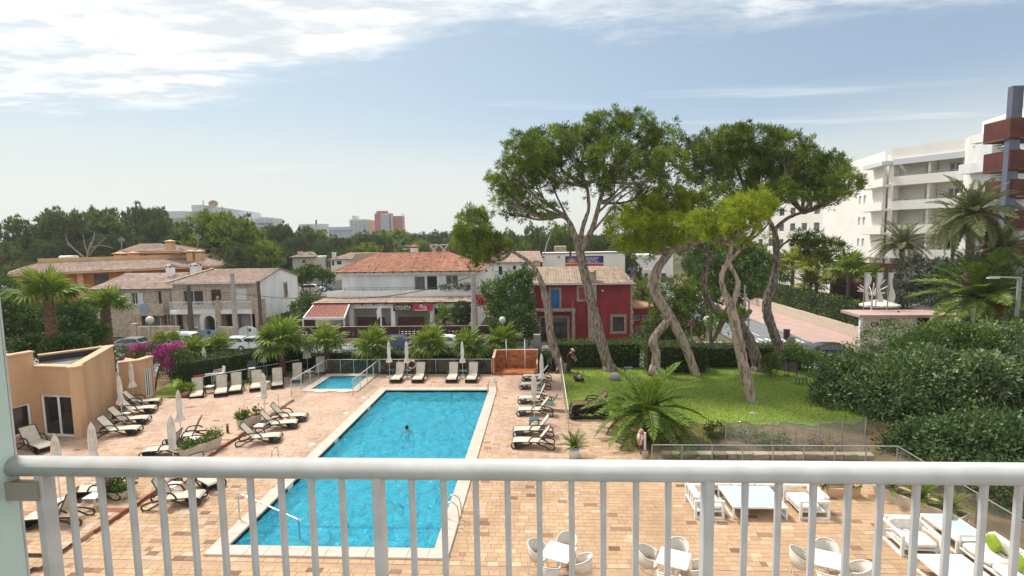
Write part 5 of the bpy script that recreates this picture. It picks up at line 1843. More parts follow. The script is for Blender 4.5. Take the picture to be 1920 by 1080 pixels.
# ---- hotel entrance: sign wall with a long flat canopy
def entrance():
	r = thing('entrance_canopy', 'flat roofed cream hotel entrance canopy with dark lettering on its wall', 'canopy')
	Y = 50.0
	a0, a1 = P(1612, 590, Y).x, P(1800, 590, Y).x
	zt = zz(587, Y, 1700); zb_ = zz(595, Y, 1700)
	MB().add([(a0, Y, zb_), (a1, Y - .4, zb_), (a1 - 1.2, Y + 3, zb_), (a0 + .2, Y + 3.5, zb_), (a0, Y, zt - .15), (a1, Y - .4, zt - .15), (a1 - 1.2, Y + 3, zt - .15), (a0 + .2, Y + 3.5, zt - .15)],
			 [(3, 2, 1, 0), (4, 5, 6, 7), (0, 1, 5, 4), (1, 2, 6, 5), (2, 3, 7, 6), (3, 0, 4, 7)]).build('roof', pink_pavement, r)
	w0, w1 = P(1622, 620, Y).x, P(1726, 620, Y).x
	MB().box(w0, w1, Y + .5, Y + .9, -2.5, zb_ - .003).build('sign_wall', cream_wall, r)
	MB().box(P(1614, 620, Y).x, P(1618.5, 620, Y).x, Y + .1, Y + .4, -2.5, zb_ - .003).build('pillar', white_wall, r)
	MB().box(P(1766, 620, Y).x, P(1788, 620, Y).x, Y + .2, Y + 1.2, -2.5, zb_ - .003).build('pillar', white_wall, r)
	MB().box(P(1727, 620, Y).x, P(1730, 620, Y).x, Y + .6, Y + .8, -2.5, zb_ - .003).build('pillar', dark_metal, r)
	letter(r, 'CAPON', P(1638, 612, Y).x, zz(614, Y, 1660), Y + .47, P(1683, 610, Y).x - P(1638, 610, Y).x, .42, black_sign, 'lettering')
	for k in range(5):
		q = P(1657 + k * 6, 601.5, Y)
		MB().add([(q.x + (.13 if j % 2 == 0 else .055) * math.sin(j * math.pi / 5), Y + .46, q.z + (.13 if j % 2 == 0 else .055) * math.cos(j * math.pi / 5)) for j in range(10)], [tuple(range(10))]).build('star', black_sign, r)
	q = P(1774, 616, Y); MB().box(q.x - .06, q.x + .06, Y + .15, Y + .197, q.z - .2, q.z + .2).build('door_plate', black_sign, r)
	q = P(1684, 590, Y + 1.5); MB().ball((q.x, Y + 1.5, zt - .1), .1, 6, 5).build('roof_light', dark_metal, r)


entrance()

# low sand coloured wall along the pavement
lw = thing('street_wall', 'low sand coloured wall along the pavement below the right hand hedge', 'wall')
for k in range(9):
	y0 = 51.5 + k * 5.2
	MB().box(34.25, 34.6, y0, y0 + 5.18, -2.4, -1.15 + .0).build('wall_panel', pot_cream, lw)


# ---- pool building on the left
def pool_house():
	r = thing('pool_house', 'sand coloured flat roofed pool building with white framed glass doors at the left', 'pool building')
	K = G(155, 822, .14); J = G(78, 818, .14); I = G(30, 832, .14)
	Lr = G(222, 759, .14)
	z2 = P(148, 690, K.y).z
	z1 = P(62, 661, J.y).z
	base = -.5
	def face(a, b, zt, m, ops=(), dep=.18):
		u = Vector((b.x - a.x, b.y - a.y, 0)); n = Vector((-u.y, u.x, 0))
		f = local((a.x, a.y, 0), u, n)
		wall(r, f, u.length, base, zt, m, ops, depth=dep)
		rects(f, r, stucco_cap, 'parapet_cap', -.04, u.length + .04, zt + .002, zt + .07 + .004 * len(CHILD.get(r.name, ())) / 10, -.06, .36)
		return f, u.length
	# wall with the double glass doors
	w2 = (K - J).length
	o = [(.12, w2 * .86, .16, P(110, 741, (K.y + J.y) / 2).z)]
	f, ln = face(J, K, z2, stucco, o)
	window(r, f, o[0], white_paint, window_dark, fw=.11, mull=1, d=.08, name='glass_door')
	# long blank wall
	face(K, Lr, z2, stucco)
	# taller block at the very left, with a large framed window
	I2 = I + (I - J) * 4.5
	wl = (J - I2).length
	za = P(30, 760, I.y).z
	o = [(wl * .72, wl - .30, .45, za - .1), (wl * .45, wl * .70, .45, za - .1)]
	f, ln = face(I2, J, z1, stucco, o)
	for q in o: window(r, f, q, white_paint, window_dark, fw=.08, mull=0, d=.08)
	n1 = Vector((-(J - I2).y, (J - I2).x, 0)).normalized()
	p_ = [I2, J, J + n1 * 6, I2 + n1 * 6]
	MB().prism([(q.x, q.y) for q in (I2 + n1 * .35, J + n1 * .35, J + n1 * 6, I2 + n1 * 6)], base, z1 - .2).build('wall', stucco, r)
	MB().add([(J.x - .002, J.y, z2), (J.x + n1.x * .36, J.y + n1.y * .36, z2), (J.x + n1.x * .36, J.y + n1.y * .36, z1), (J.x, J.y, z1)], [(0, 1, 2, 3)]).build('wall', stucco, r)
	# roof surface, back parapet
	Bk = P(72, 667, 1.0); k_ = (z2 - CAM_H) / (Bk.z - CAM_H); Bk = Vector((Bk.x * k_, Bk.y * k_, z2))
	MB().add([(K.x, K.y, z2 - .42), (Lr.x, Lr.y, z2 - .42), (Bk.x - .4, Bk.y + .6, z2 - .42), (J.x - .3, J.y + .2, z2 - .42)], [(0, 1, 2, 3)]).build('roof', roof_grey, r)
	u = Vector((Lr.x - Bk.x, Lr.y - Bk.y, 0)); f = local((Bk.x, Bk.y, 0), u, (-u.y, u.x))
	rects(f, r, stucco, 'parapet', 0, u.length, z2 - 1.2, z2 - .02, 0, .22)
	rects(f, r, black_cap, 'roof_edge', 0, u.length, z2 - .34, z2 - .06, -.04, -.003)
	rects(f, r, stucco_cap, 'parapet_cap', -.02, u.length + .02, z2 - .015, z2 + .05, -.05, .26)
	MB().prism([(K.x - .35, K.y + .45), (Lr.x - .36, Lr.y - .3), (Bk.x, Bk.y + .2), (J.x, J.y + .45)], base, z2 - .45).build('wall', stucco, r)
	# small right hand block with a tall window
	M_ = G(228, 757, .14); Q = G(268, 751, .14); T_ = G(292, 744, .05)
	z3 = P(266, 677, Q.y).z
	face(M_, Q, z3, stucco)
	wq = (T_ - Q).length
	o = [(.28, wq - .12, .2, z3 - .55)]
	f, ln = face(Q, T_, z3, stucco, o)
	window(r, f, o[0], white_paint, window_dark, fw=.07, mull=3, d=.07)
	MB().prism([(M_.x, M_.y + .45), (Q.x - .3, Q.y + .45), (T_.x - .4, T_.y + .1), (T_.x - 2.5, T_.y + 1.0), (M_.x - 1, M_.y + 1.5)], base, z3 - .25).build('wall', stucco, r)
	# wall lamps
	return r


pool_house()


# ---- brown garden fence of the white house, panel by panel
def brown_fence():
	r = thing('garden_fence', 'long dark brown garden fence with slotted panels in front of the white house', 'fence')
	Y = 58.9
	x0, x1 = span(492, 925, 630, Y)
	zt = zz(613, Y, 700)
	zb_ = -1.9
	n = 15
	w = (x1 - x0) / n
	slotted = {2, 9, 10, 12}
	for k in range(n):
		a, b = x0 + k * w + .05, x0 + (k + 1) * w - .05
		mb = MB()
		if k in slotted:
			rows = 4
			zs0, zs1 = zt - 1.35, zt - .35
			mb.box(a, b, Y, Y + .06, zb_, zs0); mb.box(a, b, Y, Y + .06, zs1, zt)
			hstep = (zs1 - zs0) / rows
			for j in range(rows):
				mb.box(a, b, Y, Y + .06, zs0 + j * hstep + .09, zs0 + (j + 1) * hstep)
				for q in range(4):
					aa = a + (b - a) * q / 4
					mb.box(aa, aa + (b - a) * .09, Y + .002, Y + .058, zs0 + j * hstep, zs0 + j * hstep + .09)
		else:
			mb.box(a, b, Y, Y + .06, zb_, zt)
		mb.build('panel', fence_brown, r)
		MB().box(a - .05, a - .003, Y - .03, Y + .1, -2.5, zt + .02).build('post', fence_brown, r)
	MB().box(x0, x1, Y - .1, Y + .2, -2.5, zb_ - .003).build('plinth', sand_stone, r)
	MB().box(x0, x1, Y - .04, Y + .12, zt + .022, zt + .07).build('top_rail', pink_pavement, r)
	c = thing('entry_pillar', 'cream gate pillar with house number plate in front of the slotted fence', 'pillar')
	q0, q1 = span(631, 639, 630, Y - .3)
	MB().box(q0, q1, Y - .45, Y - .12, -2.5, zz(628, Y, 635)).build('shaft', cream_wall, c)
	MB().box(q0 + .12, q1 - .12, Y - .47, Y - .453, zz(637, Y, 635), zz(631, Y, 635)).build('plate', dark_metal, c)


brown_fence()
gw = thing('garden_wall', 'dark earthen sloping bank wall between the white gable and the awning', 'wall')
a, b = P(497, 613, 60), P(590, 580, 66)
MB().add([(a.x, 59.4, -2.5), (b.x, 66, -2.5), (b.x, 66, P(590, 582, 66).z), (a.x, 59.4, P(497, 611, 60).z), (a.x - 2, 62, -2.5), (b.x - 2, 68, -2.5), (b.x - 2, 68, P(590, 578, 66).z), (a.x - 2, 62, P(497, 606, 60).z)],
		 [(0, 1, 2, 3), (3, 2, 6, 7), (4, 7, 6, 5), (0, 3, 7, 4), (1, 5, 6, 2)]).build('slope', garden_soil, gw)

# ================================================================== VEGETATION
def hedge(name, label, x0, x1, y0, y1, z0, z1, m=hedge_leaf, dens=120, ln=.12, wd=.065, faces='ftlr', tone=(0, 1), cat='hedge', core=hedge_core):
	r = thing(name, label, cat)
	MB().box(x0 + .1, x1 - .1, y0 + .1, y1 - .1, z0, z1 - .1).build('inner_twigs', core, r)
	put('foliage', box_leaves('foliage', x0, x1, y0, y1, z0, z1, m, dens, ln, wd, faces, tone=tone), r)
	return r


def zt_at(u, v, Y): return P(u, v, Y).z


hedge('hedge', 'long dark clipped hedge behind the row of fan palms and the pool fence', -28, .4, 37.5, 38.6, -.75, zt_at(700, 664, 37.5), tone=(0, .75))
hedge('hedge', 'clipped hedge behind the gardener and the two left lawn pines', .5, 6.9, 37.3, 38.5, -.3, zt_at(1130, 644, 37.3), tone=(.1, 1))
hedge('hedge', 'nearer box shaped hedge block standing between the crossing pine trunks', 6.95, 11.0, 35.7, 37.2, -.3, zt_at(1270, 649, 35.7), tone=(.1, 1))
hedge('hedge', 'clipped hedge on the right of the lawn beside the round bush', 11.05, 17.8, 37.1, 38.4, -.3, zt_at(1400, 651, 37.1), tone=(.1, 1))
hh = hedge('hedge', 'tall brownish clipped hedge above the sand coloured wall along the pavement', 34.7, 36.4, 51.6, 96, -1.2, 1.25, dens=26, ln=.3, wd=.16, faces='flt')
# ground cover of the lawn
fe = [(4.6 + k * .32, 25.95 + .22 * math.sin(k * .9) + .14 * math.sin(k * 2.3 + 1) + random.uniform(-.08, .08), 0) for k in range(33)]
lp_ = [(1.32, 26.75, 0.0), (4.4, 26.7, 0.0)] + fe + [(18.2, 28.5, 0), (18.2, 37.2, 0), (1.32, 37.3, 0)]
lawn = MB().add(lp_, [tuple(range(len(lp_)))])
struct('lawn', lawn, lawn_m)
struct('garden_bed', MB().quad((4.15, 20.7, -.16), (20.2, 20.7, -.16), (20.2, 26.6, -.012), (4.15, 26.6, -.012)), garden_soil)
n = 52000
gx, gy = rng.uniform(1.35, 17.8, n), rng.uniform(22.3, 37.2, n)
ok = (gx > 4.5) | (gy > 26.8)
bare = rng.random(n) > np.clip((gy - 24.9) / 1.3, .22, 1)
ok &= ~bare
gx, gy = gx[ok], gy[ok]
Pg = np.stack([gx, gy, np.full(len(gx), -.01)], 1)
Dg = unit(rng.normal(size=Pg.shape) * np.array([.5, .5, .1]) + np.array([0, 0, 1]))
tone_g = np.clip(.5 + .3 * np.sin(gx * .7 + 1) * np.cos(gy * .9) + rng.normal(size=len(gx)) * .2, 0, 1)
put('grass', bigmesh('grass', leafquads(Pg, Dg, rng.uniform(.03, .075, len(gx)), rng.uniform(.02, .045, len(gx))), 4, tone_g, grass_v), kind='stuff')


# ---- stone pines of the lawn
def lobe(u, v, rx, rz, Y, dy=0.0, ry=None):
	p = P(u, v, Y + dy)
	k = (Y + dy) / CAM_F
	return (p.x, p.y, p.z, rx * k, (ry or (rx + rz) / 2) * k, rz * k)


def stem(pts, Y, mb, n=10, smooth=4, dy=None):
	q, rad = [], []
	for i, (u, v, w) in enumerate(pts):
		q.append(P(u, v, Y + (dy[i] if dy else 0)))
		rad.append(w * .66 * (Y / CAM_F) / 2)
	mb.tube(q, rad, n, smooth=smooth)
	return q


def roughen(me, amt=.12, sc=2.2):
	from mathutils import noise
	for v in me.vertices:
		n_ = v.normal
		v.co += n_ * (noise.noise(v.co * sc) * amt + noise.noise(v.co * sc * 3.1) * amt * .4)


def pine(label, Y, trunks, lobes, m, bark, forks, tone=(0, 1), base=None, limb_px=7, extra=(), **kw):
	b0 = trunks[0][0]
	bp = P(b0[0], b0[1], Y)
	r = thing('pine_tree', label, 'tree', (bp.x, bp.y, 0), 0, 'pines on the lawn')
	off = Vector((bp.x, bp.y, 0))
	def shift(mb):
		mb.v = [tuple(Vector(v) - off) for v in mb.v]
	for t in trunks:
		mb = MB()
		t2 = [t[0]] + list(t[1:])
		q = stem(t2, Y, mb, 12, 5)
		# reach into the soil with a small root flare
		p0 = q[0]
		if t is trunks[0] or t[0][1] > 640:
			mb.tube([p0 + Vector((0, 0, .35)), p0 + Vector((0, 0, .1)), p0 + Vector((0, 0, -.25))], [t[0][2] * Y / CAM_F * .33, t[0][2] * Y / CAM_F * .41, t[0][2] * Y / CAM_F * .52], 12)
		shift(mb)
		me = mb.mesh('trunk', bark, True)
		roughen(me, .055, 4.6)
		put('trunk', me, r)
	L3 = []
	for lb in lobes:
		dy = lb[4] if len(lb) > 4 else random.uniform(-2.0, 2.2)
		L3.append(lobe(lb[0], lb[1] + 4, lb[2] * .9, lb[3] * .9, Y, dy))
	# limbs run from the forks to every lobe
	F3 = [P(u, v, Y) for u, v in forks]
	mb = MB()
	for c in L3:
		c_ = Vector(c[:3])
		f0 = min(F3, key=lambda q: (q - c_).length + max(0, q.z - c_.z) * 3)
		mid = f0.lerp(c_, .5) + Vector((random.uniform(-.3, .3), random.uniform(-.3, .3), -.12 * (c_ - f0).length + random.uniform(-.1, .2)))
		w = limb_px * Y / CAM_F / 2
		mb.tube([f0, mid, c_], [w, w * .7, w * .3], 6, smooth=4)
		for k in range(6):
			d = Vector(rng.normal(size=3)); d.z = abs(d.z) * .6; d.normalize()
			s = mid.lerp(c_, random.uniform(.1, .9))
			e = c_ + Vector((d.x * c[3], d.y * c[4], d.z * c[5])) * .8
			mb.tube([s, s.lerp(e, .5) + Vector((0, 0, -.12)), e], [w * .4, w * .28, w * .1], 4, smooth=2)
	for pts in extra:
		stem(pts, Y, mb, 6, 4)
	shift(mb)
	mb.build('limbs', bark, r, smooth=True)
	L4 = [(a - bp.x, b - bp.y, *c) for a, b, *c in L3]
	put('crown', needle_crown('crown', L4, m, tone=tone, **kw), r)
	return r


pine('slim pine leaning left over the white house with a single small crown', 36.3,
	 [[(1054, 692, 27), (1042, 662, 25), (1032, 625, 21), (1029, 590, 22), (1024, 562, 21), (1015, 530, 15), (1004, 505, 12), (985, 486, 10), (958, 471, 9), (928, 462, 7)]],
	 [(888, 425, 30, 32, 0), (882, 452, 27, 26, .5), (908, 452, 34, 26, -.5), (935, 462, 24, 15, .4), (898, 470, 30, 16, -.2), (872, 436, 16, 22, 0), (893, 404, 14, 18, .2), (912, 487, 20, 10, 0)],
	 pine_mid, bark_pine, [(958, 471), (935, 463)], spacing=.52, pad=.42)
pine('tall pine with the widest open crown forking above the red house roof', 36.6,
	 [[(1143, 692, 33), (1131, 655, 31), (1120, 610, 29), (1110, 570, 27), (1100, 530, 25), (1092, 495, 25), (1086, 468, 23), (1081, 450, 18), (1072, 425, 14), (1060, 404, 11)],
	  [(1088, 475, 18), (1102, 448, 16), (1114, 418, 13), (1124, 380, 11), (1134, 340, 8)],
	  [(1086, 462, 16), (1093, 425, 12), (1104, 390, 10), (1100, 350, 8)]],
	 [(962, 325, 36, 30), (985, 285, 42, 34), (1028, 268, 42, 32), (950, 372, 26, 22), (1000, 335, 44, 34), (1050, 315, 42, 36), (1092, 275, 40, 36), (1140, 243, 44, 34), (1185, 245, 44, 32), (1150, 300, 50, 40), (1198, 305, 42, 44), (1243, 268, 34, 34), (1252, 318, 34, 40), (1110, 335, 40, 26), (985, 375, 30, 14), (1070, 262, 30, 26), (1225, 350, 24, 30), (1165, 345, 36, 20), (968, 396, 34, 13), (940, 350, 22, 22), (1028, 392, 28, 9), (1010, 300, 40, 36)],
	 pine_mid, bark_pine, [(1060, 404), (1124, 380), (1134, 340), (1100, 350), (1072, 425)], tone=(0, .85), spacing=.55, pad=.43,
	 extra=[[(1072, 418, 8), (1045, 402, 7), (1015, 390, 6), (985, 370, 4)], [(1065, 410, 8), (1045, 370, 6), (1030, 330, 5)], [(1120, 400, 8), (1150, 372, 6), (1190, 340, 5)], [(1106, 440, 8), (1140, 400, 6), (1165, 370, 5), (1215, 340, 4)], [(1050, 402, 5), (1020, 400, 4), (990, 396, 3)]])
pine('pine with yellow green crown and a crooked trunk crossed by a sawn second stem', 35.2,
	 [[(1312, 732, 26), (1303, 700, 26), (1290, 662, 25), (1272, 622, 26), (1252, 588, 28), (1232, 556, 30), (1226, 530, 28), (1234, 503, 24), (1250, 480, 22), (1262, 468, 18)],
	  [(1228, 694, 27), (1231, 665, 24), (1224, 642, 24), (1232, 626, 22), (1250, 604, 22), (1256, 590, 18)],
	  [(1258, 470, 14), (1285, 462, 13), (1310, 455, 11), (1330, 445, 8)], [(1250, 482, 13), (1236, 462, 11), (1225, 440, 8)]],
	 [(1178, 432, 34, 30), (1215, 402, 38, 34), (1255, 380, 36, 30), (1292, 392, 34, 30), (1228, 442, 42, 24), (1268, 425, 38, 26), (1162, 408, 16, 22), (1200, 460, 34, 18), (1245, 405, 34, 26)],
	 pine_lime, bark_pale, [(1262, 468), (1225, 440), (1310, 455)], spacing=.44, pad=.40, tufts=9, tone=(.15, 1))
pine('nearest pine with a yellow green crown and a looped hole in its pale trunk', 29.6,
	 [[(1412, 762, 32), (1402, 720, 31), (1393, 680, 30), (1384, 640, 28), (1377, 600, 26), (1368, 570, 24), (1357, 545, 15), (1353, 520, 13), (1360, 500, 13), (1366, 485, 12), (1372, 460, 9)],
	  [(1372, 578, 14), (1380, 552, 14), (1384, 528, 12), (1374, 508, 12), (1366, 492, 12)],
	  [(1366, 492, 11), (1390, 465, 9), (1420, 440, 7), (1445, 415, 5)]],
	 [(1355, 425, 34, 28, .4), (1398, 398, 34, 26, -.4), (1330, 432, 26, 24, .6), (1420, 382, 24, 22, 0), (1390, 425, 34, 24, -.7), (1310, 418, 24, 20, .9), (1370, 395, 28, 22, .8), (1428, 405, 16, 22, .3)],
	 pine_lime, bark_pale, [(1372, 460), (1390, 465), (1366, 485)], spacing=.44, pad=.36, ln=.26, wd=.04, tone=(.15, 1))
pine('dark trunked pine lying low to the left before rising behind the looped trunk', 36.4,
	 [[(1424, 692, 36), (1412, 655, 30), (1398, 622, 26), (1378, 600, 26), (1352, 588, 24), (1334, 572, 20), (1322, 548, 17), (1320, 520, 17), (1326, 495, 16), (1334, 478, 14)],
	  [(1332, 484, 11), (1345, 462, 9), (1352, 440, 6)], [(1330, 486, 10), (1320, 465, 8), (1316, 440, 5)],
	  [(1385, 606, 15), (1400, 590, 13), (1408, 580, 12)]],
	 [(1330, 425, 26, 20, 1.2), (1300, 430, 24, 18, 1.5), (1355, 598, 24, 12, -.6), (1380, 585, 14, 8, -.3)],
	 pine_mid, bark_dark, [(1345, 462), (1320, 465), (1400, 590)], spacing=.5, pad=.4)
pine('rightmost lawn pine with a broad dark green umbrella crown', 36.8,
	 [[(1472, 690, 32), (1462, 655, 28), (1450, 622, 25), (1440, 592, 26), (1438, 566, 24), (1448, 535, 22), (1455, 505, 19), (1456, 475, 17), (1454, 445, 16), (1452, 425, 14)],
	  [(1453, 430, 11), (1475, 410, 9), (1505, 398, 7), (1540, 385, 5)], [(1453, 435, 11), (1440, 408, 9), (1420, 385, 7)], [(1456, 470, 7), (1480, 450, 5), (1500, 452, 4)]],
	 [(1325, 285, 36, 32), (1365, 268, 42, 28), (1418, 264, 44, 26), (1468, 278, 36, 30), (1332, 330, 38, 32), (1395, 318, 50, 38), (1452, 325, 46, 38), (1505, 318, 40, 36), (1548, 318, 34, 30), (1580, 345, 26, 26), (1520, 358, 40, 26), (1470, 365, 40, 22), (1566, 368, 26, 16), (1350, 372, 34, 18), (1420, 370, 40, 20), (1508, 452, 24, 11, -.3), (1540, 460, 28, 10, .3), (1572, 466, 17, 7, 0), (1530, 478, 24, 7, 0)],
	 pine_dark, bark_dark, [(1505, 398), (1440, 408), (1475, 410), (1500, 452)], tone=(0, 1), spacing=.46, pad=.45)


# ---- palms
def fan_frond(name, m, pet=.75, blade=.75, n=22, droop=.28, seed=0):
	rd = random.Random(seed)
	V, F, var = [], [], []
	mb = MB()
	mb.cv = .35
	mb.bar((0, 0, 0), (pet * .5, 0, .04), .045, .03); mb.bar((pet * .5, 0, .04), (pet, 0, 0), .03, .02)
	for k in range(n):
		a = math.radians(-150 + 300 * k / (n - 1))
		ln = blade * (1 - .25 * abs(a) / math.radians(150)) * rd.uniform(.88, 1.08)
		d = Vector((math.cos(a), math.sin(a), 0))
		s = Vector((-math.sin(a), math.cos(a), 0)) * (.045 + .02 * (1 - abs(a) / 2.7))
		o = Vector((pet, 0, 0))
		m1 = o + d * ln * .6 + Vector((0, 0, -.05 * ln + .06 * ((k % 2) - .5)))
		tip = o + d * ln + Vector((0, 0, -droop * ln * rd.uniform(.6, 1.3)))
		mb.cv = min(1, max(0, .55 + rd.gauss(0, .2)))
		mb.add([o, m1 + s, tip, m1 - s], [(0, 1, 2, 3)])
	return mb.mesh(name, m)


def feather_frond(name, m, ln=2.4, n=38, leaf=.45, arch=.55, seed=0, fold=.5, w=.058):
	rd = random.Random(seed)
	mb = MB()
	pts = []
	for k in range(9):
		t = k / 8
		pts.append(Vector((ln * (t - .12 * t * t * arch), 0, ln * (.25 * arch * t - arch * .62 * t * t))))
	mb.cv = .75
	mb.tube(pts, [.035 - .03 * k / 8 for k in range(9)], 4)
	def at(t):
		i = min(int(t * 8), 7); q = t * 8 - i
		return pts[i].lerp(pts[i + 1], q)
	for k in range(n):
		t = .10 + .90 * k / (n - 1)
		o = at(t)
		d = (at(min(1, t + .05)) - at(max(0, t - .05))).normalized()
		l_ = leaf * math.sin(math.pi * min(1, .18 + t * .85)) ** .6 * (1 if t < .95 else .6)
		for s in (-1, 1):
			out_ = (d * .62 + Vector((0, s, 0)) * .85 + Vector((0, 0, fold * rd.uniform(.4, 1) - .25 * t))).normalized()
			tip = o + out_ * l_ * rd.uniform(.85, 1.1) + Vector((0, 0, -.10 * l_))
			sd = d * w * .5
			mb.cv = min(1, max(0, .5 + rd.gauss(0, .2)))
			mb.add([o - sd, o + out_ * l_ * .5 + sd * 1.3, tip, o + out_ * l_ * .5 - sd * 1.3], [(0, 1, 2, 3)])
	return mb.mesh(name, m)


FAN = [fan_frond('frond', palm_leaf, seed=k, droop=.2 + .15 * k) for k in range(3)]
FAN_LIME = [fan_frond('frond', palm_lime, seed=k + 5, droop=.25 + .15 * k) for k in range(2)]
FAN_DRY = fan_frond('frond', dry_leaf, seed=9, droop=.5)
FEA = [feather_frond('frond', phoenix_leaf, seed=k, arch=.5 + .22 * k) for k in range(3)]
FEA_BIG = [feather_frond('frond', phoenix_leaf, seed=k + 8, arch=.75 + .3 * k, n=44, leaf=.36, w=.05) for k in range(3)]
FEA_DATE = [feather_frond('frond', date_leaf, seed=k + 4, arch=.6 + .28 * k) for k in range(3)]


def crown_of(r, protos, top, scale, n, el_hi=85, el_lo=-25, dry=None, rnd=None, jit=.12):
	rd = rnd or random
	for k in range(n):
		t = (k + .5) / n
		az = k * 2.39996 + rd.uniform(-.25, .25)
		el = math.radians(el_hi + (el_lo - el_hi) * t ** .8 + rd.uniform(-9, 9))
		me = protos[0] if t < .35 else protos[min(len(protos) - 1, int(t * len(protos)))]
		if dry is not None and t > .93: me = dry
		o = put('frond', me, r, top, (rd.uniform(-.3, .3), -el, az))
		s = scale * rd.uniform(.85, 1.1)
		o.scale = (s, s, s)


def palm(name, label, u, v, Y, rad_px, base_z, protos, n, trunk_w=.3, size0=1.5, el_hi=85, el_lo=-12, bark=palm_bark, dry=None, group=None, cat='palm', lean=(0, 0), boss=0):
	c = P(u, v, Y)
	r = thing(name, label, cat, (c.x + lean[0], Y + lean[1], base_z), 0, group)
	top = Vector((-lean[0], -lean[1], c.z - base_z))
	if top.z > .3:
		mb = MB()
		kk = max(4, int(top.z / .22))
		pts = [Vector((-lean[0] * (q / kk) ** 1.5, -lean[1] * (q / kk) ** 1.5, top.z * q / kk - (.15 if q == 0 else 0))) for q in range(kk + 1)]
		mb.tube(pts, [trunk_w / 2 * (1.12 if q % 2 else .94) * (1.15 - .2 * q / kk) for q in range(kk + 1)], 10)
		if boss: mb.tube([top + Vector((0, 0, -boss * 1.1)), top + Vector((0, 0, -boss * .5)), top + Vector((0, 0, .05))], [trunk_w * .5, boss * .75, boss * .5], 10)
		mb.build('trunk', bark, r)
	crown_of(r, protos, top, rad_px * Y / CAM_F / size0, n, el_hi, el_lo, dry)
	return r


PG = 'fan palms along the back of the pool terrace'
palm('fan_palm', 'tall thick trunked fan palm at the far left above the pool building roof', 90, 562, 33, 74, -.75, FAN, 18, .62, dry=FAN_DRY, el_lo=12)
palm('fan_palm', 'shorter fan palm right of the tall one, with its stem behind the pool building', 197, 580, 44, 56, -2.5, FAN, 18, .8, el_lo=8)
palm('fan_palm', 'small fan palm with a leaning stem beside the bougainvillea', 364, 668, 36.2, 48, -.0, FAN, 20, .42, group=PG, lean=(-.1, 0))
palm('fan_palm', 'slim stemmed fan palm behind the stacked chairs', 411, 656, 37.0, 42, -.0, FAN, 18, .34, group=PG)
palm('fan_palm', 'full fan palm with a rough brown stem left of the paddling pool', 526, 645, 35.0, 62, .0, FAN, 24, .38, group=PG, lean=(.05, 0))
palm('fan_palm', 'fan palm behind the conical parasol and the paddling pool corner', 612, 646, 36.9, 50, .0, FAN, 20, .36, group=PG)
palm('fan_palm', 'fan palm behind the glass fence at the paddling pool', 702, 655, 36.9, 54, .0, FAN, 20, .36, group=PG)
palm('fan_palm', 'fan palm behind the pair of closed parasols in the back row', 805, 655, 36.9, 52, .0, FAN, 22, .36, group=PG)
palm('fan_palm', 'fan palm behind the parasol standing alone by the back fence', 878, 655, 36.9, 50, .0, FAN, 20, .36, group=PG)
palm('fan_palm', 'fan palm beside the globe lamp and behind the shower', 944, 645, 38.6, 46, -.7, FAN, 20, .36, group=PG)
palm('fan_palm', 'small yellowish fan palm behind the bougainvillea near the street', 300, 640, 43.6, 26, -2.4, FAN_LIME, 14, .3)
palm('fan_palm', 'small green fan palm by the parked white van', 325, 638, 43.8, 24, -2.4, FAN, 14, .3)
palm('sago_palm', 'low arching palm beside the porch of the white house left of the round topiary', 832, 602, 61, 42, -2.2, FEA, 22, .4, 2.4, el_lo=-5)
palm('sago_palm', 'low arching palm right of the concrete pole by the red bougainvillea', 932, 596, 61, 38, -2.2, FEA, 20, .4, 2.4, el_lo=-5)
palm('feather_palm', 'dark drooping feather palm between the red house and the crooked pine', 1205, 552, 66, 52, -2.5, FEA, 22, .5, 2.4, el_lo=-40)
pb = palm('phoenix_palm', 'big low feather palm on the lawn in front of the glass rail', 1212, 775, 24.4, 132, -.1, FEA_BIG, 38, .62, 2.4, el_hi=66, el_lo=-22, boss=.4)
HG = 'palms in the hotel garden'
palm('date_palm', 'tallest date palm in front of the white hotel with an orange brown crown base', 1823, 402, 42.5, 88, -1.5, FEA_DATE, 46, .55, 2.4, 80, -45, bark=palm_bark_grey, group=HG, boss=.75)
palm('date_palm', 'thin stemmed date palm left of the tallest one', 1790, 418, 58, 52, -1.5, FEA_DATE, 28, .34, 2.4, 75, -40, bark=palm_bark_grey, group=HG, boss=.3)
palm('date_palm', 'feather palm in front of the hotel balconies above the flags', 1692, 462, 60, 62, -1.5, FEA_DATE, 32, .5, 2.4, 85, -25, bark=palm_bark_grey, group=HG)
palm('date_palm', 'feather palm with brown stem under the escape stair at the right edge', 1880, 466, 42.5, 58, -1.5, FEA_DATE, 32, .55, 2.4, 80, -35, bark=palm_bark, group=HG)
pq = palm('phoenix_palm', 'huge low feather palm with orange fruit beside the entrance canopy', 1845, 562, 42, 122, -2.3, FEA, 50, .9, 2.4, 82, -22, group=HG, boss=.5)
c = P(1861, 566, 41.2)
for k in range(3):
	put('fruit_cluster', leaf_crown('fruit_cluster', [(random.uniform(-.2, .2), 0, -.3, .3, .3, .5)], mat('date_fruit', (.50, .20, .02), .6) if k == 0 else bpy.data.materials['date_fruit'], 260, .12, .09, .2), pq, (c.x - pq.location.x + k * .25, -.9, c.z - pq.location.z))
palm('phoenix_palm', 'feather palm half cut off at the right edge behind the lamp post', 1935, 560, 44, 70, -2.3, FEA_DATE, 26, .6, 2.4, 70, -35, group=HG)
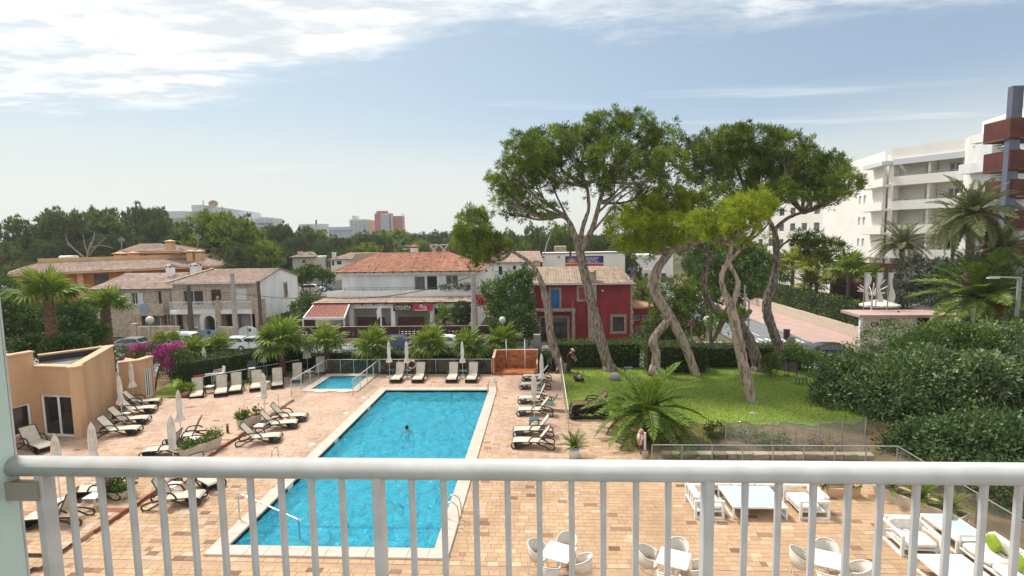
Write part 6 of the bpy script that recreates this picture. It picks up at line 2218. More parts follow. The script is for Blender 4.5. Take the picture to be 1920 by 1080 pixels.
for i, (u, v, Y, rp, lime_) in enumerate(((1452, 522, 87, 40, 0), (1487, 498, 80.5, 42, 1), (1532, 505, 74, 46, 1), (1520, 535, 75, 34, 1), (1592, 512, 66, 48, 0), (1560, 528, 70, 30, 1), (1630, 520, 63, 30, 0))):
	palm('fan_palm', ['green fan palm just left of the dark pine trunk, above the tall hedge', 'lime fan palm right of the dark pine trunk, highest behind the hedge', 'bright lime fan palm in the middle of the row behind the tall hedge', 'low yellow lime fan palm drooping over the tall hedge', 'large green fan palm at the right end of the tall hedge', 'small lime fan palm between the two big ones behind the tall hedge', 'fan palm beside the red plinth of the hotel'][i],
		 u, v, Y, rp, -2.0, FAN_LIME if lime_ else FAN, 20, .45, bark=palm_bark_grey, dry=FAN_DRY, group='fan palms behind the tall hedge')


# ---- shrubs and smaller trees
SB = 'big shrubs at the right of the lawn'
def shrub(name, label, lobes, m, n, ln, wd, cat='shrub', base=0.0, tone=(0, 1), clump=.3, per=14, stemw=.05, group=None, trunk=True, shell=(.6, 1.05), under=.6):
	c = lobes[0]
	r = thing(name, label, cat, (c[0], c[1], base), 0, group)
	L_ = [(a - c[0], b - c[1], z - base, *q) for a, b, z, *q in lobes]
	if trunk:
		mb = MB()
		for l_ in L_:
			for k in range(4):
				e = Vector(l_[:3]) + Vector((random.uniform(-.6, .6) * l_[3], random.uniform(-.6, .6) * l_[4], random.uniform(-.1, .6) * l_[5]))
				mb.tube([(random.uniform(-.1, .1), random.uniform(-.1, .1), -.1), Vector((l_[0], l_[1], l_[2] - l_[5] * .6)).lerp(Vector((0, 0, 0)), .35), e], [stemw, stemw * .7, stemw * .25], 5, smooth=3)
		mb.build('stems', twig_m, r)
	put('foliage', leaf_crown('foliage', L_, m, n, ln, wd, clump, per, tone=tone, shell=shell, under=under), r)
	if group == SB:                                   # shoots of another green, and taller loose tips
		tips = [(a, b, z + q[2] * .08, q[0] * .95, q[1] * .95, q[2] * .95) for a, b, z, *q in L_]
		put('young_shoots', leaf_crown('young_shoots', tips, bush_green if m is bush_grey else bush_grey, int(n * .09), ln * 1.2, wd * .9, clump * 1.4, 9, under=.2, shell=(.85, 1.06), tone=(.1, .9)), r)
	return r


def LB(Y, *ls):
	return [lobe(u, v, rx, rz, Y, dy) for (u, v, rx, rz, dy) in ls]


SB = 'big shrubs at the right of the lawn'
shrub('shrub', 'dark grey green shrub closing the right end of the lawn', LB(29.5, (1585, 735, 48, 52, 0), (1560, 770, 38, 42, -.5), (1620, 700, 40, 40, .8), (1575, 700, 36, 30, 1)), bush_grey, 11000, .22, .10, tone=(.05, .85), group=SB)
shrub('shrub', 'tall leafy shrub mass in the middle of the right hand bushes', LB(28, (1655, 755, 62, 70, 0), (1700, 720, 58, 54, .6), (1640, 810, 54, 40, -.8), (1690, 800, 50, 46, -1)), bush_grey, 15000, .22, .10, tone=(.05, .9), group=SB)
shrub('shrub', 'shrub with pink blossom specks in the right hand bushes', LB(28.5, (1760, 740, 60, 66, 0), (1740, 690, 50, 40, 1.2), (1790, 700, 46, 40, .8), (1760, 800, 60, 44, -1)), bush_grey, 15000, .22, .10, tone=(.1, 1), group=SB)
shrub('shrub', 'fresh green topped shrub near the right edge', LB(27.5, (1850, 730, 52, 60, 0), (1855, 700, 44, 34, -.8), (1830, 800, 58, 48, -1)), bush_grey, 13000, .22, .10, tone=(.2, 1), group=SB)
shrub('shrub', 'dark shadowy shrub cut off by the right edge', LB(27, (1925, 760, 50, 90, 0), (1900, 840, 60, 50, -1.2), (1960, 720, 50, 60, .5)), bush_grey, 13000, .22, .10, tone=(0, .6), group=SB)
shrub('shrub', 'pale blue green shrub in front of the entrance pillar', LB(37, (1770, 640, 52, 34, 0), (1720, 660, 40, 30, -1), (1815, 648, 48, 38, -.8)), bush_green, 10000, .24, .11, tone=(.2, 1), base=-1, group=SB)
shrub('shrub', 'silvery flowering shrub below the huge feather palm', LB(37.5, (1865, 634, 50, 28, 0), (1900, 650, 50, 40, -1), (1845, 665, 44, 34, -1.5), (1935, 620, 40, 40, .3)), bush_grey, 11000, .24, .11, tone=(.35, 1), base=-1, group=SB)
shrub('shrub', 'thin airy shrub in front of the entrance sign wall', LB(40, (1640, 640, 36, 26, 0), (1690, 628, 40, 26, .6), (1608, 665, 34, 24, -.6), (1660, 668, 46, 20, -.8)), bush_grey, 3800, .2, .085, tone=(.3, .9), base=-1.5, group=SB)
shrub('shrub', 'broad low shrub growing behind the glass rail at the right', LB(23.2, (1740, 832, 66, 40, 0), (1690, 848, 36, 22, -.3), (1810, 832, 70, 50, .2), (1770, 862, 70, 26, -.9), (1860, 840, 66, 60, -.3), (1925, 845, 60, 60, -.4)), bush_grey, 18000, .2, .095, tone=(0, .7), group=SB)
shrub('shrub', 'tangled green undergrowth left of the broad low shrub', LB(24.6, (1640, 842, 40, 20, 0), (1600, 835, 26, 14, .6), (1670, 860, 34, 18, -.7)), bush_green, 3000, .16, .07, tone=(.1, .8), group=SB)
shrub('shrub', 'dark shrub below the terrace corner at the far right', LB(19.5, (1860, 905, 60, 40, .3), (1925, 930, 60, 60, -.5)), bush_grey, 4000, .12, .055, tone=(0, .6), base=-.3, group=SB)
shrub('round_bush', 'round clipped bush at the foot of the rightmost pine', LB(34.8, (1445, 682, 17, 17, 0)), hedge_leaf, 2200, .1, .055, cat='bush', tone=(.3, 1), shell=(.85, 1.0), clump=.1)
shrub('shrub', 'bright green shrub right of the rightmost pine by the black garden chairs', LB(36.5, (1500, 672, 30, 18, 0), (1535, 682, 26, 20, -.4), (1470, 668, 18, 16, .3), (1530, 720, 16, 26, -2)), bush_green, 4500, .16, .08, tone=(.25, 1))
shrub('shrub', 'bushy olive toned shrub between the red house and the crossing trunks', LB(43, (1230, 622, 30, 24, 0), (1205, 640, 26, 16, -.4), (1260, 632, 24, 20, .4)), bush_grey, 4200, .2, .09, base=-2.5, tone=(.1, .7))
def small_pine(label, Y, lobes, m, base, tone=(0, 1), group=None, sp=.6, pad=.5, tufts=7, needles=6):
	L_ = [lobe(*q[:4], Y, q[4]) for q in lobes]
	c = L_[0]
	r = thing('pine_tree', label, 'tree', (c[0], c[1], base), 0, group)
	mb = MB()
	mb.tube([(0, 0, 0), (.1, 0, (c[2] - base) * .5), (0, 0, c[2] - base)], [.2, .16, .08], 7, smooth=3)
	for q in L_[1:]:
		mb.tube([(0, 0, (c[2] - base) * .4), (q[0] - c[0], q[1] - c[1], q[2] - base)], [.1, .03], 5)
	mb.build('trunk', bark_dark, r)
	put('crown', needle_crown('crown', [(a - c[0], b - c[1], z - base, *q) for a, b, z, *q in L_], m, sp, pad, tufts, needles, .32, .06, tone, under=.6), r)


small_pine('young bushy pine low behind the crossing trunks by the street corner', 44, [(1265, 560, 42, 34, 0), (1295, 590, 36, 34, .6), (1252, 600, 32, 30, -.6), (1310, 560, 26, 26, 1), (1275, 625, 40, 22, .2)], pine_mid, -2.5, (0, .7))
shrub('broadleaf_tree', 'dark leafy tree behind the looped pine trunk', LB(57, (1335, 515, 44, 40, 0), (1400, 500, 44, 40, 2), (1370, 545, 46, 26, -1), (1320, 480, 26, 24, 3)), bush_green, 7500, .42, .2, cat='tree', base=-2.5, tone=(0, .65), stemw=.12)
shrub('broadleaf_tree', 'fresh green tree left of the tall hedge near the pavement', LB(88, (1425, 490, 26, 34, 0), (1408, 520, 28, 24, 1)), bush_green, 3000, .42, .2, cat='tree', base=-2.5, tone=(.25, 1), stemw=.12)
shrub('olive_tree', 'grey green olive like tree beside the white flags', LB(58, (1722, 515, 46, 32, 0), (1690, 545, 36, 28, 0), (1755, 540, 40, 34, -1), (1720, 560, 50, 24, -.6), (1775, 505, 26, 20, 1)), olive_leaf, 9000, .36, .13, cat='tree', base=-1.5, stemw=.1)
shrub('shrub', 'dark glossy shrub between the date palms at the far right', LB(52, (1850, 505, 36, 24, 0), (1900, 500, 30, 24, 0), (1780, 512, 20, 16, 1)), bush_green, 3400, .34, .16, base=-1.5, tone=(0, .7))
shrub('shrub', 'small green garden bush above the end of the tall hedge', LB(69, (1565, 560, 18, 10, 0), (1590, 566, 14, 9, 0)), bush_green, 1400, .28, .14, base=-1.5, tone=(.2, .9))
BG = 'bushes right of the white house'
shrub('shrub', 'tall green bush beside the left quoins of the red house', LB(57, (962, 545, 34, 34, 0), (985, 520, 18, 20, .5), (980, 580, 22, 30, -.6)), bush_green, 6000, .32, .15, base=-2.5, tone=(.1, .85), group=BG)
shrub('shrub', 'rounded green bush behind the concrete pole right of the white house', LB(60, (925, 545, 26, 18, 0), (945, 575, 34, 24, -1)), bush_green, 4000, .32, .15, base=-2.5, tone=(.2, .95), group=BG)
shrub('shrub', 'dark low bush below the red house balcony by the globe lamp', LB(48, (968, 610, 38, 34, 0), (1000, 620, 14, 24, 0), (940, 620, 22, 22, .5)), bush_green, 5000, .28, .13, base=-2.5, tone=(0, .45), group=BG)
shrub('bougainvillea', 'red flowering bougainvillea right of the white house porch', LB(62, (920, 568, 24, 10, 0), (905, 560, 16, 8, 0), (935, 578, 16, 8, 0)), flower_red, 1800, .22, .16, cat='bougainvillea', base=-2.5)
shrub('topiary', 'dark dome shaped clipped tree in front of the white house', LB(60.5, (866, 582, 17, 16, 0), (866, 597, 16, 14, 0)), hedge_leaf, 4200, .2, .11, cat='topiary', base=-2.5, tone=(0, .6), shell=(.88, 1), clump=.12)
shrub('shrub', 'mixed green shrub in the bank left of the awning', LB(66, (566, 575, 20, 14, 0), (545, 598, 22, 10, -2), (580, 560, 16, 14, 1)), bush_green, 2600, .34, .16, base=-2.5, tone=(.2, 1))
shrub('broadleaf_tree', 'rounded bright green tree behind the white gable', LB(84, (580, 512, 26, 16, 0), (562, 520, 18, 14, 1), (612, 520, 16, 12, 1)), bush_green, 3600, .46, .22, cat='tree', base=-2.5, tone=(.15, .9), stemw=.1)
ban = thing('banana_plant', 'banana plant with broad leaves beside the white gable', 'banana plant', (P(545, 588, 63).x, 63, -2.5))
for k in range(9):
	az, el, ln_ = k * .75 - .4, .35 + .55 * random.random(), 2.1
	mb = MB(); mb.cv = random.random()
	pts = [Vector((math.cos(az) * math.cos(el - t * .9) * ln_ * t, math.sin(az) * math.cos(el - t * .9) * ln_ * t, 1.9 + math.sin(el) * ln_ * t - .9 * t * t)) for t in [q / 5 for q in range(6)]]
	sd = Vector((-math.sin(az), math.cos(az), 0)) * .28
	wds = [.15, .9, 1.0, .9, .6, .08]
	mb.add([p + sd * w for p, w in zip(pts, wds)] + pts + [p - sd * w for p, w in zip(pts, wds)], [(i, i + 1, i + 7, i + 6) for i in range(5)] + [(i + 6, i + 7, i + 13, i + 12) for i in range(5)])
	mb.build('leaf', palm_leaf, ban)
MB().tube([(0, 0, 0), (.05, 0, 1), (0, 0, 2)], [.16, .13, .09], 8).build('stem', palm_bark, ban)
LG = 'dark garden bushes at the left'
for i, (ls, Y, lab, tn) in enumerate((
		(((20, 625, 40, 40, 0), (55, 610, 34, 36, .6), (10, 580, 30, 30, .5)), 37, 'dark bush at the far left edge behind the pool building', (0, .6)),
		(((125, 622, 36, 36, 0), (150, 600, 30, 28, 1), (130, 585, 30, 22, 1)), 39, 'dark leafy bush between the two fan palms at the left', (.0, .75)),
		(((30, 560, 36, 26, 0), (0, 540, 30, 24, 0), (60, 585, 26, 24, 0)), 48, 'mid green tree crown behind the tall fan palm', (.2, .95)),
		(((175, 625, 24, 22, 0), (155, 645, 26, 14, -.5)), 42, 'light green bush under the shorter fan palm', (.3, 1)),
		(((120, 650, 40, 18, 0), (60, 650, 34, 18, 0)), 33, 'low dark ground bush behind the pool building roof', (0, .5)))):
	shrub('shrub', lab, LB(Y, *ls), bush_green, 6500, .24, .12, base=-2 if Y > 40 else -.75, tone=tn, group=LG)
# bougainvillea over the small block of the pool building
bg_ = thing('bougainvillea', 'magenta bougainvillea spilling behind the small block of the pool building', 'bougainvillea', (-24.6, 31.8, -.1))
LBg = LB(32.3, (312, 658, 18, 10, 0), (298, 668, 14, 10, -.3), (262, 655, 18, 9, 0), (248, 674, 20, 6, .2), (316, 685, 7, 16, -.6), (335, 648, 8, 6, 0))
Lg = [(a + 24.6, b - 31.8, z + .1, *q) for a, b, z, *q in LBg]
put('blossom', leaf_crown('blossom', Lg, bougain_m, 3000, .12, .1, .22), bg_)
LBh = LB(32.5, (285, 665, 44, 20, 0), (322, 690, 18, 34, -.2), (240, 665, 26, 18, .3), (335, 670, 18, 24, 0))
put('foliage', leaf_crown('foliage', [(a + 24.6, b - 31.8, z + .1, *q) for a, b, z, *q in LBh], hedge_leaf, 5200, .13, .07, .25, tone=(0, .8)), bg_)
MB().tube([(0, 0, 0), (.3, 0, 1.2), (.9, -.2, 2.3)], [.06, .05, .02], 6, smooth=3).build('stems', twig_m, bg_)
dh = hedge('hedge', 'dark hedge directly behind the slanting row of loungers and its rail', 0, 7.6, 0, .9, -.1, 1.75, tone=(0, .6))
dh.location = (-22.6, 31.7, 0); dh.rotation_euler = (0, 0, R(46))
struct('grass_verge', MB().add([(-24.0, 30.4, -.05), (-21.2, 30.4, -.05), (-17.2, 35.6, -.05), (-17.2, 37.6, -.05), (-26, 37.6, -.05)], [(0, 1, 2, 3, 4)]), lawn_m)


# ---- trees beyond the street: each kind built once, then copied
def far_tree(kind):
	rd = random.Random(kind * 11)
	if kind in (0, 1):
		lbs = [(rd.uniform(-.75, .75), rd.uniform(-.6, .6), .72 + rd.uniform(-.14, .14), rd.uniform(.28, .42), rd.uniform(.28, .42), rd.uniform(.14, .22)) for _ in range(11)]
	elif kind == 2:
		lbs = [(rd.uniform(-.5, .5), rd.uniform(-.5, .5), .55 + rd.uniform(-.26, .3), rd.uniform(.25, .4), rd.uniform(.25, .4), rd.uniform(.16, .26)) for _ in range(10)]
	else:
		lbs = [(rd.uniform(-.55, .55), rd.uniform(-.5, .5), .6 + rd.uniform(-.2, .24), rd.uniform(.3, .42), rd.uniform(.3, .42), rd.uniform(.18, .26)) for _ in range(9)]
	S_ = 8.0
	lb = [(a * S_, b * S_, c_ * S_ * 1.6, x * S_, y_ * S_, z * S_ * 1.5) for a, b, c_, x, y_, z in lbs]
	r = thing('pine_tree', '', 'tree')
	mb = MB()
	mb.tube([(0, 0, -1), (.3, .1, 3), (-.2, 0, 7)], [.45, .35, .28], 7, smooth=3)
	for q in lb: mb.tube([(0, 0, 6), (q[0] * .5, q[1] * .5, (6 + q[2]) * .48), (q[0], q[1], q[2])], [.2, .13, .05], 5, smooth=3)
	mb.build('trunk', bark_dark if kind != 2 else bark_pine, r)
	EXT[kind] = (max(q[2] + q[5] for q in lb) + .4, max(max(abs(q[0]) + q[3], abs(q[1]) + q[4]) for q in lb))
	put('crown', needle_crown('crown', lb, pine_far if kind != 3 else pine_mid, 1.15, .85, 6, 5, .7, .20, (0, 1) if kind != 1 else (0, .7), under=.45), r)
	return r


PROT = [None] * 4
EXT = {}
FT = [  # u, top v, width px, Y, kind, label
	(18, 446, 80, 96, 2, 'green tree at the far left edge of the skyline'),
	(74, 404, 112, 104, 0, 'leftmost umbrella pine rising above the orange villa'),
	(160, 391, 150, 108, 0, 'wide umbrella pine with bare grey limbs over the water tank'),
	(252, 388, 120, 122, 1, 'dark umbrella pine left of the far grey hotel'),
	(300, 412, 70, 110, 1, 'dark pine behind the tower room of the orange villa'),
	(10, 492, 90, 78, 2, 'low green tree behind the plain white wall'),
	(405, 402, 140, 100, 3, 'broad green pine in front of the far grey hotel'),
	(350, 432, 70, 96, 1, 'dark pine by the aerial of the orange villa'),
	(462, 424, 90, 108, 3, 'green pine right of the broad one on the left skyline'),
	(530, 421, 96, 140, 1, 'dark pine under the low grey flat roofed block'),
	(500, 455, 90, 96, 3, 'shadowy pine behind the ridge of the stone house'),
	(590, 434, 90, 150, 3, 'light green pine under the blue grey building'),
	(625, 446, 80, 130, 1, 'dark pine with pale dead twigs left of the orange roof'),
	(665, 436, 84, 165, 2, 'pine below the grey white tower block'),
	(705, 440, 84, 140, 1, 'rounded dark pine under the red tower block'),
	(735, 434, 90, 170, 3, 'pine at the foot of the red tower block right side'),
	(690, 458, 80, 118, 3, 'rounded low pine right behind the pink tiled house'),
	(775, 438, 70, 210, 2, 'far pine on the skyline over the chimney of the orange roof'),
	(815, 435, 76, 180, 1, 'far pine on the skyline over the solar panels'),
	(852, 445, 60, 150, 2, 'far pine just left of the slim leaning pine'),
	(788, 452, 70, 150, 3, 'low pine behind the solar panels'),
	(540, 470, 90, 118, 1, 'dark tree beside the small cream house'),
	(965, 431, 52, 150, 2, 'round headed pine right of the slim leaning pine'),
	(1012, 420, 54, 132, 2, 'taller pine behind the flat roofed grey building'),
	(1052, 424, 60, 135, 3, 'pine just left of the tall forked trunk, far behind'),
	(1135, 440, 80, 110, 1, 'dark tree behind the billboard'),
	(1165, 452, 70, 100, 2, 'tree right behind the billboard end'),
	(985, 455, 40, 120, 3, 'small bright tree above the flat roofed grey building'),
	(930, 440, 50, 190, 1, 'far pine behind the crown of the slim leaning pine'),
	(1395, 455, 60, 115, 3, 'green tree before the left hotel wing'),
	(1345, 462, 60, 120, 1, 'dark tree at the far end of the side street'),
	(1298, 470, 60, 130, 2, 'tree at the vanishing end of the side street'),
	(1200, 470, 50, 140, 3, 'tree behind the white shop building'),
	(440, 462, 80, 92, 1, 'dark tree behind the ridge end of the orange villa'),
	(640, 468, 60, 108, 1, 'dark tree behind the pink tiled house'),
	(215, 440, 90, 104, 1, 'shadowed pine between the water tank and the tower room'),
	(110, 450, 90, 98, 1, 'shadowed pine just behind the parapet of the orange villa'),
]
for (u, v, wpx, Y, kind, lab) in FT:
	p = P(u, v, Y)
	half = wpx / 2 * Y / CAM_F
	hz = (p.z + 2.6)
	if PROT[kind] is None:
		PROT[kind] = far_tree(kind)
		o = PROT[kind]
	else:
		o = dup(PROT[kind], (0, 0, 0))
	o.location = (p.x, Y, -2.6)
	sx = half / EXT[kind][1] * 1.05
	o.scale = (sx, sx, hz / EXT[kind][0])
	o.rotation_euler = (0, 0, random.uniform(0, 6.28))
	tag(o, lab, 'tree', 'trees beyond the street')
# the dead grey tree in front of the wide umbrella pine
dt = thing('dead_tree', 'bare pale grey dead tree in front of the wide umbrella pine', 'tree', (P(165, 500, 95).x, 95, -2.6))
mb = MB()
def dead(p0, p1, p2, w):
	q = [P(a, b, 95) - Vector(dt.location) for a, b in (p0, p1, p2)]
	mb.tube(q, [w, w * .7, w * .3], 6, smooth=3)
dead((163, 560), (163, 490), (170, 455), .28); dead((165, 480), (158, 455), (156, 440), .13); dead((168, 470), (176, 445), (177, 436), .14); dead((168, 478), (185, 458), (198, 446), .13)
dead((160, 485), (140, 468), (124, 456), .13); dead((140, 468), (128, 455), (123, 440), .12); dead((172, 465), (190, 460), (214, 466), .12)
mb.build('branch', bark_grey, dt, smooth=True)
bl = leaf_crown('blossom', LB(28.2, (1735, 715, 30, 24, 0), (1770, 735, 20, 14, -.5)), flower_red, 130, .14, .09, .3, per=5)
pb_ = put('blossom', bl, [o for o in bpy.data.objects if 'pink blossom' in str(o.get('label'))][0])
pb_.location = -pb_.parent.location
# a far wood fills the plain up to the horizon
n = 5200
wy = rng.uniform(150, 900, n); wx = rng.uniform(-1.15, 1.0, n) * wy - 15
keep = ~((np.abs(wx - 26) < 12) & (wy < 330))
wx, wy = wx[keep], wy[keep]
lbs_ = np.stack([wx, wy, rng.uniform(2.0, 5.5, len(wx))], 1)
C2 = np.repeat(lbs_, 26, 0); u2 = sphere_pts(len(C2)); u2[:, 2] = np.abs(u2[:, 2])
C2 = C2 + u2 * np.array([5, 5, 3.2])
V2 = leafquads(C2, unit(u2 + rng.normal(size=u2.shape) * .5), rng.uniform(1.5, 3.2, len(C2)), rng.uniform(1.0, 2.0, len(C2)))
put('far_wood', bigmesh('far_wood', V2, 4, np.clip(np.repeat(rng.random(len(lbs_)), 26) * .7 + rng.random(len(C2)) * .3, 0, 1), pine_far), kind='stuff')

# ================================================================== THINGS ON THE TERRACE
def lounger_parts(back_deg, name='sun_lounger', seat_m=sling):
	"""local x runs from the head (-) to the foot (+); 1.9 m long, .66 wide"""
	r = thing(name, 'x', 'sun lounger')
	W2, H_ = .33, .34
	hx, fx = -.22, .95
	b = R(back_deg)
	bl = .78
	tx, tz = hx - bl * math.cos(b), H_ + bl * math.sin(b)
	def slab(pts, y0, y1, th):
		mb = MB()
		n = len(pts)
		vs = [(x, y0, z) for x, z in pts] + [(x, y1, z) for x, z in pts] + [(x, y0, z - th) for x, z in pts] + [(x, y1, z - th) for x, z in pts]
		fs = []
		for i in range(n - 1):
			fs += [(i, i + 1, n + i + 1, n + i), (2 * n + i, 3 * n + i, 3 * n + i + 1, 2 * n + i + 1), (i, 2 * n + i, 2 * n + i + 1, i + 1), (n + i, n + i + 1, 3 * n + i + 1, 3 * n + i)]
		fs += [(0, n, 3 * n, 2 * n), (n - 1, 3 * n - 1, 4 * n - 1, 2 * n - 1)]
		return mb.add(vs, fs)
	slab([(hx, H_), (.1, H_ - .01), (.6, H_ - .012), (.88, H_ - .03), (fx, H_ - .09)], -W2 + .02, W2 - .02, .022).build('seat', seat_m, r)
	nrm = (math.sin(b) * .02, math.cos(b) * .02)
	slab([(tx, tz), (hx - bl * .5 * math.cos(b) + .02, H_ + bl * .5 * math.sin(b) - .01), (hx + .01, H_ + .01)], -W2 + .04, W2 - .04, .025).build('backrest', seat_m, r)
	# tubular frame round seat and back
	fr = MB()
	for s in (-1, 1):
		y_ = s * W2
		fr.tube([(hx - .1, y_, H_ - .02), (.3, y_, H_ - .02), (.8, y_, H_ - .03), (fx, y_, H_ - .1), (fx + .01, y_, H_ - .16)], .022, 6, smooth=2)
		fr.tube([(hx, y_ * .96, H_ + .01), (tx, y_ * .96, tz)], .02, 6)
	fr.tube([(tx, -W2 * .96, tz), (tx - .02, 0, tz + .03), (tx, W2 * .96, tz)], .02, 6, smooth=2)
	fr.tube([(fx, -W2, H_ - .1), (fx, W2, H_ - .1)], .02, 6)
	fr.build('frame', frame_brown, r, smooth=True)
	# looped legs, and armrests
	for s in (-1, 1):
		y_ = s * (W2 + .012)
		MB().tube([(fx, y_, H_ - .12), (fx + .02, y_, .12), (.86, y_, .02), (.62, y_, .05), (.3, y_, .2), (.05, y_, H_ - .04)], .03, 6, smooth=3).build('leg', frame_brown, r, smooth=True)
		MB().tube([(hx + .1, y_, H_ - .04), (hx - .25, y_, .16), (hx - .5, y_, .02), (hx - .68, y_, .05), (hx - .66, y_, .2), (hx - .35, y_, H_ - .04), (hx, y_, H_ - .02)], .03, 6, smooth=3).build('leg', frame_brown, r, smooth=True)
		MB().tube([(.22, y_, H_ - .02), (.12, y_, H_ + .16), (-.05, y_, H_ + .24), (hx - .15, y_, H_ + .22), (hx - .3, y_, H_ + .12)], .03, 6, smooth=3).build('armrest', frame_brown, r, smooth=True)
	sh = MB()
	sh.add([(.45, -W2, H_ - .03), (.88, -W2, H_ - .05), (.82, -W2, .05), (.6, -W2, .06), (.45, W2, H_ - .03), (.88, W2, H_ - .05), (.82, W2, .05), (.6, W2, .06)], [(0, 1, 5, 4), (1, 2, 6, 5), (2, 3, 7, 6), (3, 0, 4, 7)])
	sh.build('foot_shell', frame_brown, r)
	return r


LP = {38: None, 52: None, 66: None}
LG_ = 'cream and brown sun loungers round the pool'


def lounger(foot, head, label, back=52, z=0.0, zadd=0.0, group=LG_):
	"""foot and head: the photo's ground points under both ends"""
	f, h = G(*foot, z), G(*head, z)
	d = f - h
	c = f - d.normalized() * .95
	rz = math.atan2(d.y, d.x)
	loc = (c.x, c.y, z + zadd)
	if LP[back] is None:
		LP[back] = lounger_parts(back)
		o = LP[back]
		o.location = loc; o.rotation_euler = (0, 0, rz)
		tag(o, label, 'sun lounger', group)
		return o
	return dup(LP[back], loc, rz, label, 'sun lounger', group)


def at_lounger(x, y_, rz, label, back=52, z=0.0, group=LG_):
	if LP[back] is None:
		LP[back] = lounger_parts(back, seat_m=sling_dark if back == 38 else sling)
		o = LP[back]
		o.location = (x, y_, z); o.rotation_euler = (0, 0, rz)
		return tag(o, label, 'sun lounger', group)
	return dup(LP[back], (x, y_, z), rz, label, 'sun lounger', group)


# column along the glass fence: feet to the pool
for v, lab, bk in ((843, 'lounger nearest the potted plant in the column beside the glass fence', 52), (820, 'lounger second from the potted plant in the column beside the glass fence', 52),
				   (781, 'lounger with a blue towel under the middle parasol by the glass fence', 52), (758, 'lounger turned dark side up behind the blue towelled one by the glass fence', 66),
				   (731, 'lounger second from the shower in the column beside the glass fence', 52), (715, 'lounger nearest the shower in the column beside the glass fence', 52)):
	yy = G(1000, v).y + .33
	at_lounger(-.42 + random.uniform(-.05, .05), yy, math.pi + random.uniform(-.05, .05), lab, bk)
# back row right of the paddling pool
for u, lab in ((741, 'lounger left of the twin parasols in the back row by the fence'), (781, 'lounger right of the twin parasols with the orange lifebuoy behind it'),
			   (845, 'lounger left of the lone parasol in the back row'), (883, 'lounger right of the lone parasol, nearest the shower, in the back row')):
	f = G(u, 719)
	at_lounger(f.x, f.y + .95, -math.pi / 2 + random.uniform(-.04, .04), lab, 66)
# slanting row at the back left
for ft, hd, lab in (((368, 751), (376, 729), 'lounger next to the round planter at the left end of the slanting back row'), ((414, 745), (420, 724), 'lounger in the slanting back row, right of the stacked chairs'),
					((441, 740), (448, 719), 'lounger in the slanting back row, left of the black chair stack'), ((480, 735), (485, 714), 'lounger right of the black chair stack in the slanting back row'),
					((520, 730), (522, 710), 'lounger at the brown palm stem in the slanting back row'), ((557, 719), (560, 699), 'lounger behind the left glass rail of the paddling pool'),
					((600, 705), (603, 688), 'lounger half hidden behind glass at the back left corner of the paddling pool')):
	lounger(ft, hd, lab, 66)
# four by the pool building
for ft, hd, lab in (((262, 812), (187, 818), 'nearest of the four loungers along the pool building wall'), ((279, 792), (202, 799), 'second nearest of the four loungers along the pool building wall'),
					((292, 772), (220, 779), 'third of the four loungers along the pool building, under the parasol'), ((300, 758), (234, 765), 'farthest of the four loungers along the pool building wall')):
	lounger(ft, hd, lab, 52, .14)
lounger((90, 848), (20, 828), 'lounger in front of the glass doors, cut off by the frosted glass', 52, .14)
lounger((270, 856), (352, 850), 'lounger seen from behind beside the near end of the long planter', 66, .14)
lounger((310, 832), (392, 822), 'lounger seen from behind at the far end of the long planter', 66, .14)
lounger((407, 918), (338, 888), 'lounger partly hidden by the balcony rail below the long planter', 66)
lounger((382, 940), (275, 950), 'lounger seen between the bars right of the round cream pot', 66)
lounger((48, 985), (133, 978), 'dark backed lounger nearest the balcony at the lower left', 66, .14)
lounger((140, 932), (212, 930), 'lounger behind the dark backed one at the lower left', 66, .14)
lounger((527, 826), (450, 833), 'nearest of the three loungers by the yellow flowered planter', 52)
lounger((558, 800), (482, 807), 'middle of the three loungers by the yellow flowered planter', 52)
lounger((575, 787), (505, 792), 'farthest of the three loungers by the yellow flowered planter', 52)
# pile on the small deck beside the lawn
pc = G(1103, 783)
for k in range(4):
	at_lounger(pc.x + .04 * k, pc.y + .05 + random.uniform(-.05, .05), math.pi + .1 + random.uniform(-.05, .05), 'lounger %s in the dark pile beside the lawn' % ['lowest', 'second from the ground', 'third from the ground', 'topmost'][k], 38, .15 * k, 'piled sun loungers')

# ---- closed parasols
def parasol_proto(kind):
	r = thing('parasol', 'x', 'parasol')
	MB().tube([(0, 0, .05), (0, 0, 2.42)], .02, 8).build('pole', plastic_white, r, smooth=True)
	mb = MB()
	def wob(k, z): return 1 + (.20 if k % 2 else -.20)
	if kind == 0:
		mb.lathe([(.006, 2.46), (.05, 2.40), (.075, 2.25), (.10, 1.95), (.105, 1.7), (.085, 1.42), (.12, 1.28), (.19, 1.06), (.185, 1.03)], n=16, wob=wob)
	elif kind == 1:
		mb.lathe([(.006, 2.46), (.06, 2.36), (.11, 2.2), (.17, 1.8), (.235, 1.3), (.27, 1.02), (.26, 1.0)], n=18, wob=lambda k, z: 1 + (.12 if k % 2 else -.12))
	else:
		mb.lathe([(.006, 2.46), (.055, 2.38), (.10, 2.2), (.125, 1.8), (.12, 1.5), (.10, 1.3), (.13, 1.12), (.12, 1.08)], n=16, wob=wob)
	c = mb.build('canopy', canvas, r, smooth=False)
	if kind != 1:
		MB().lathe([(.10, 1.40), (.115, 1.44), (.10, 1.48)], n=12).build('strap', plastic_white, c)
	MB().ball((0, 0, 2.48), .02, 6, 5).build('finial', plastic_white, r)
	MB().lathe([(.0, .09), (.06, .09), (.22, .07), (.24, .0)], n=16).build('base', plastic_white, r)
	return r


UP_ = [None] * 3


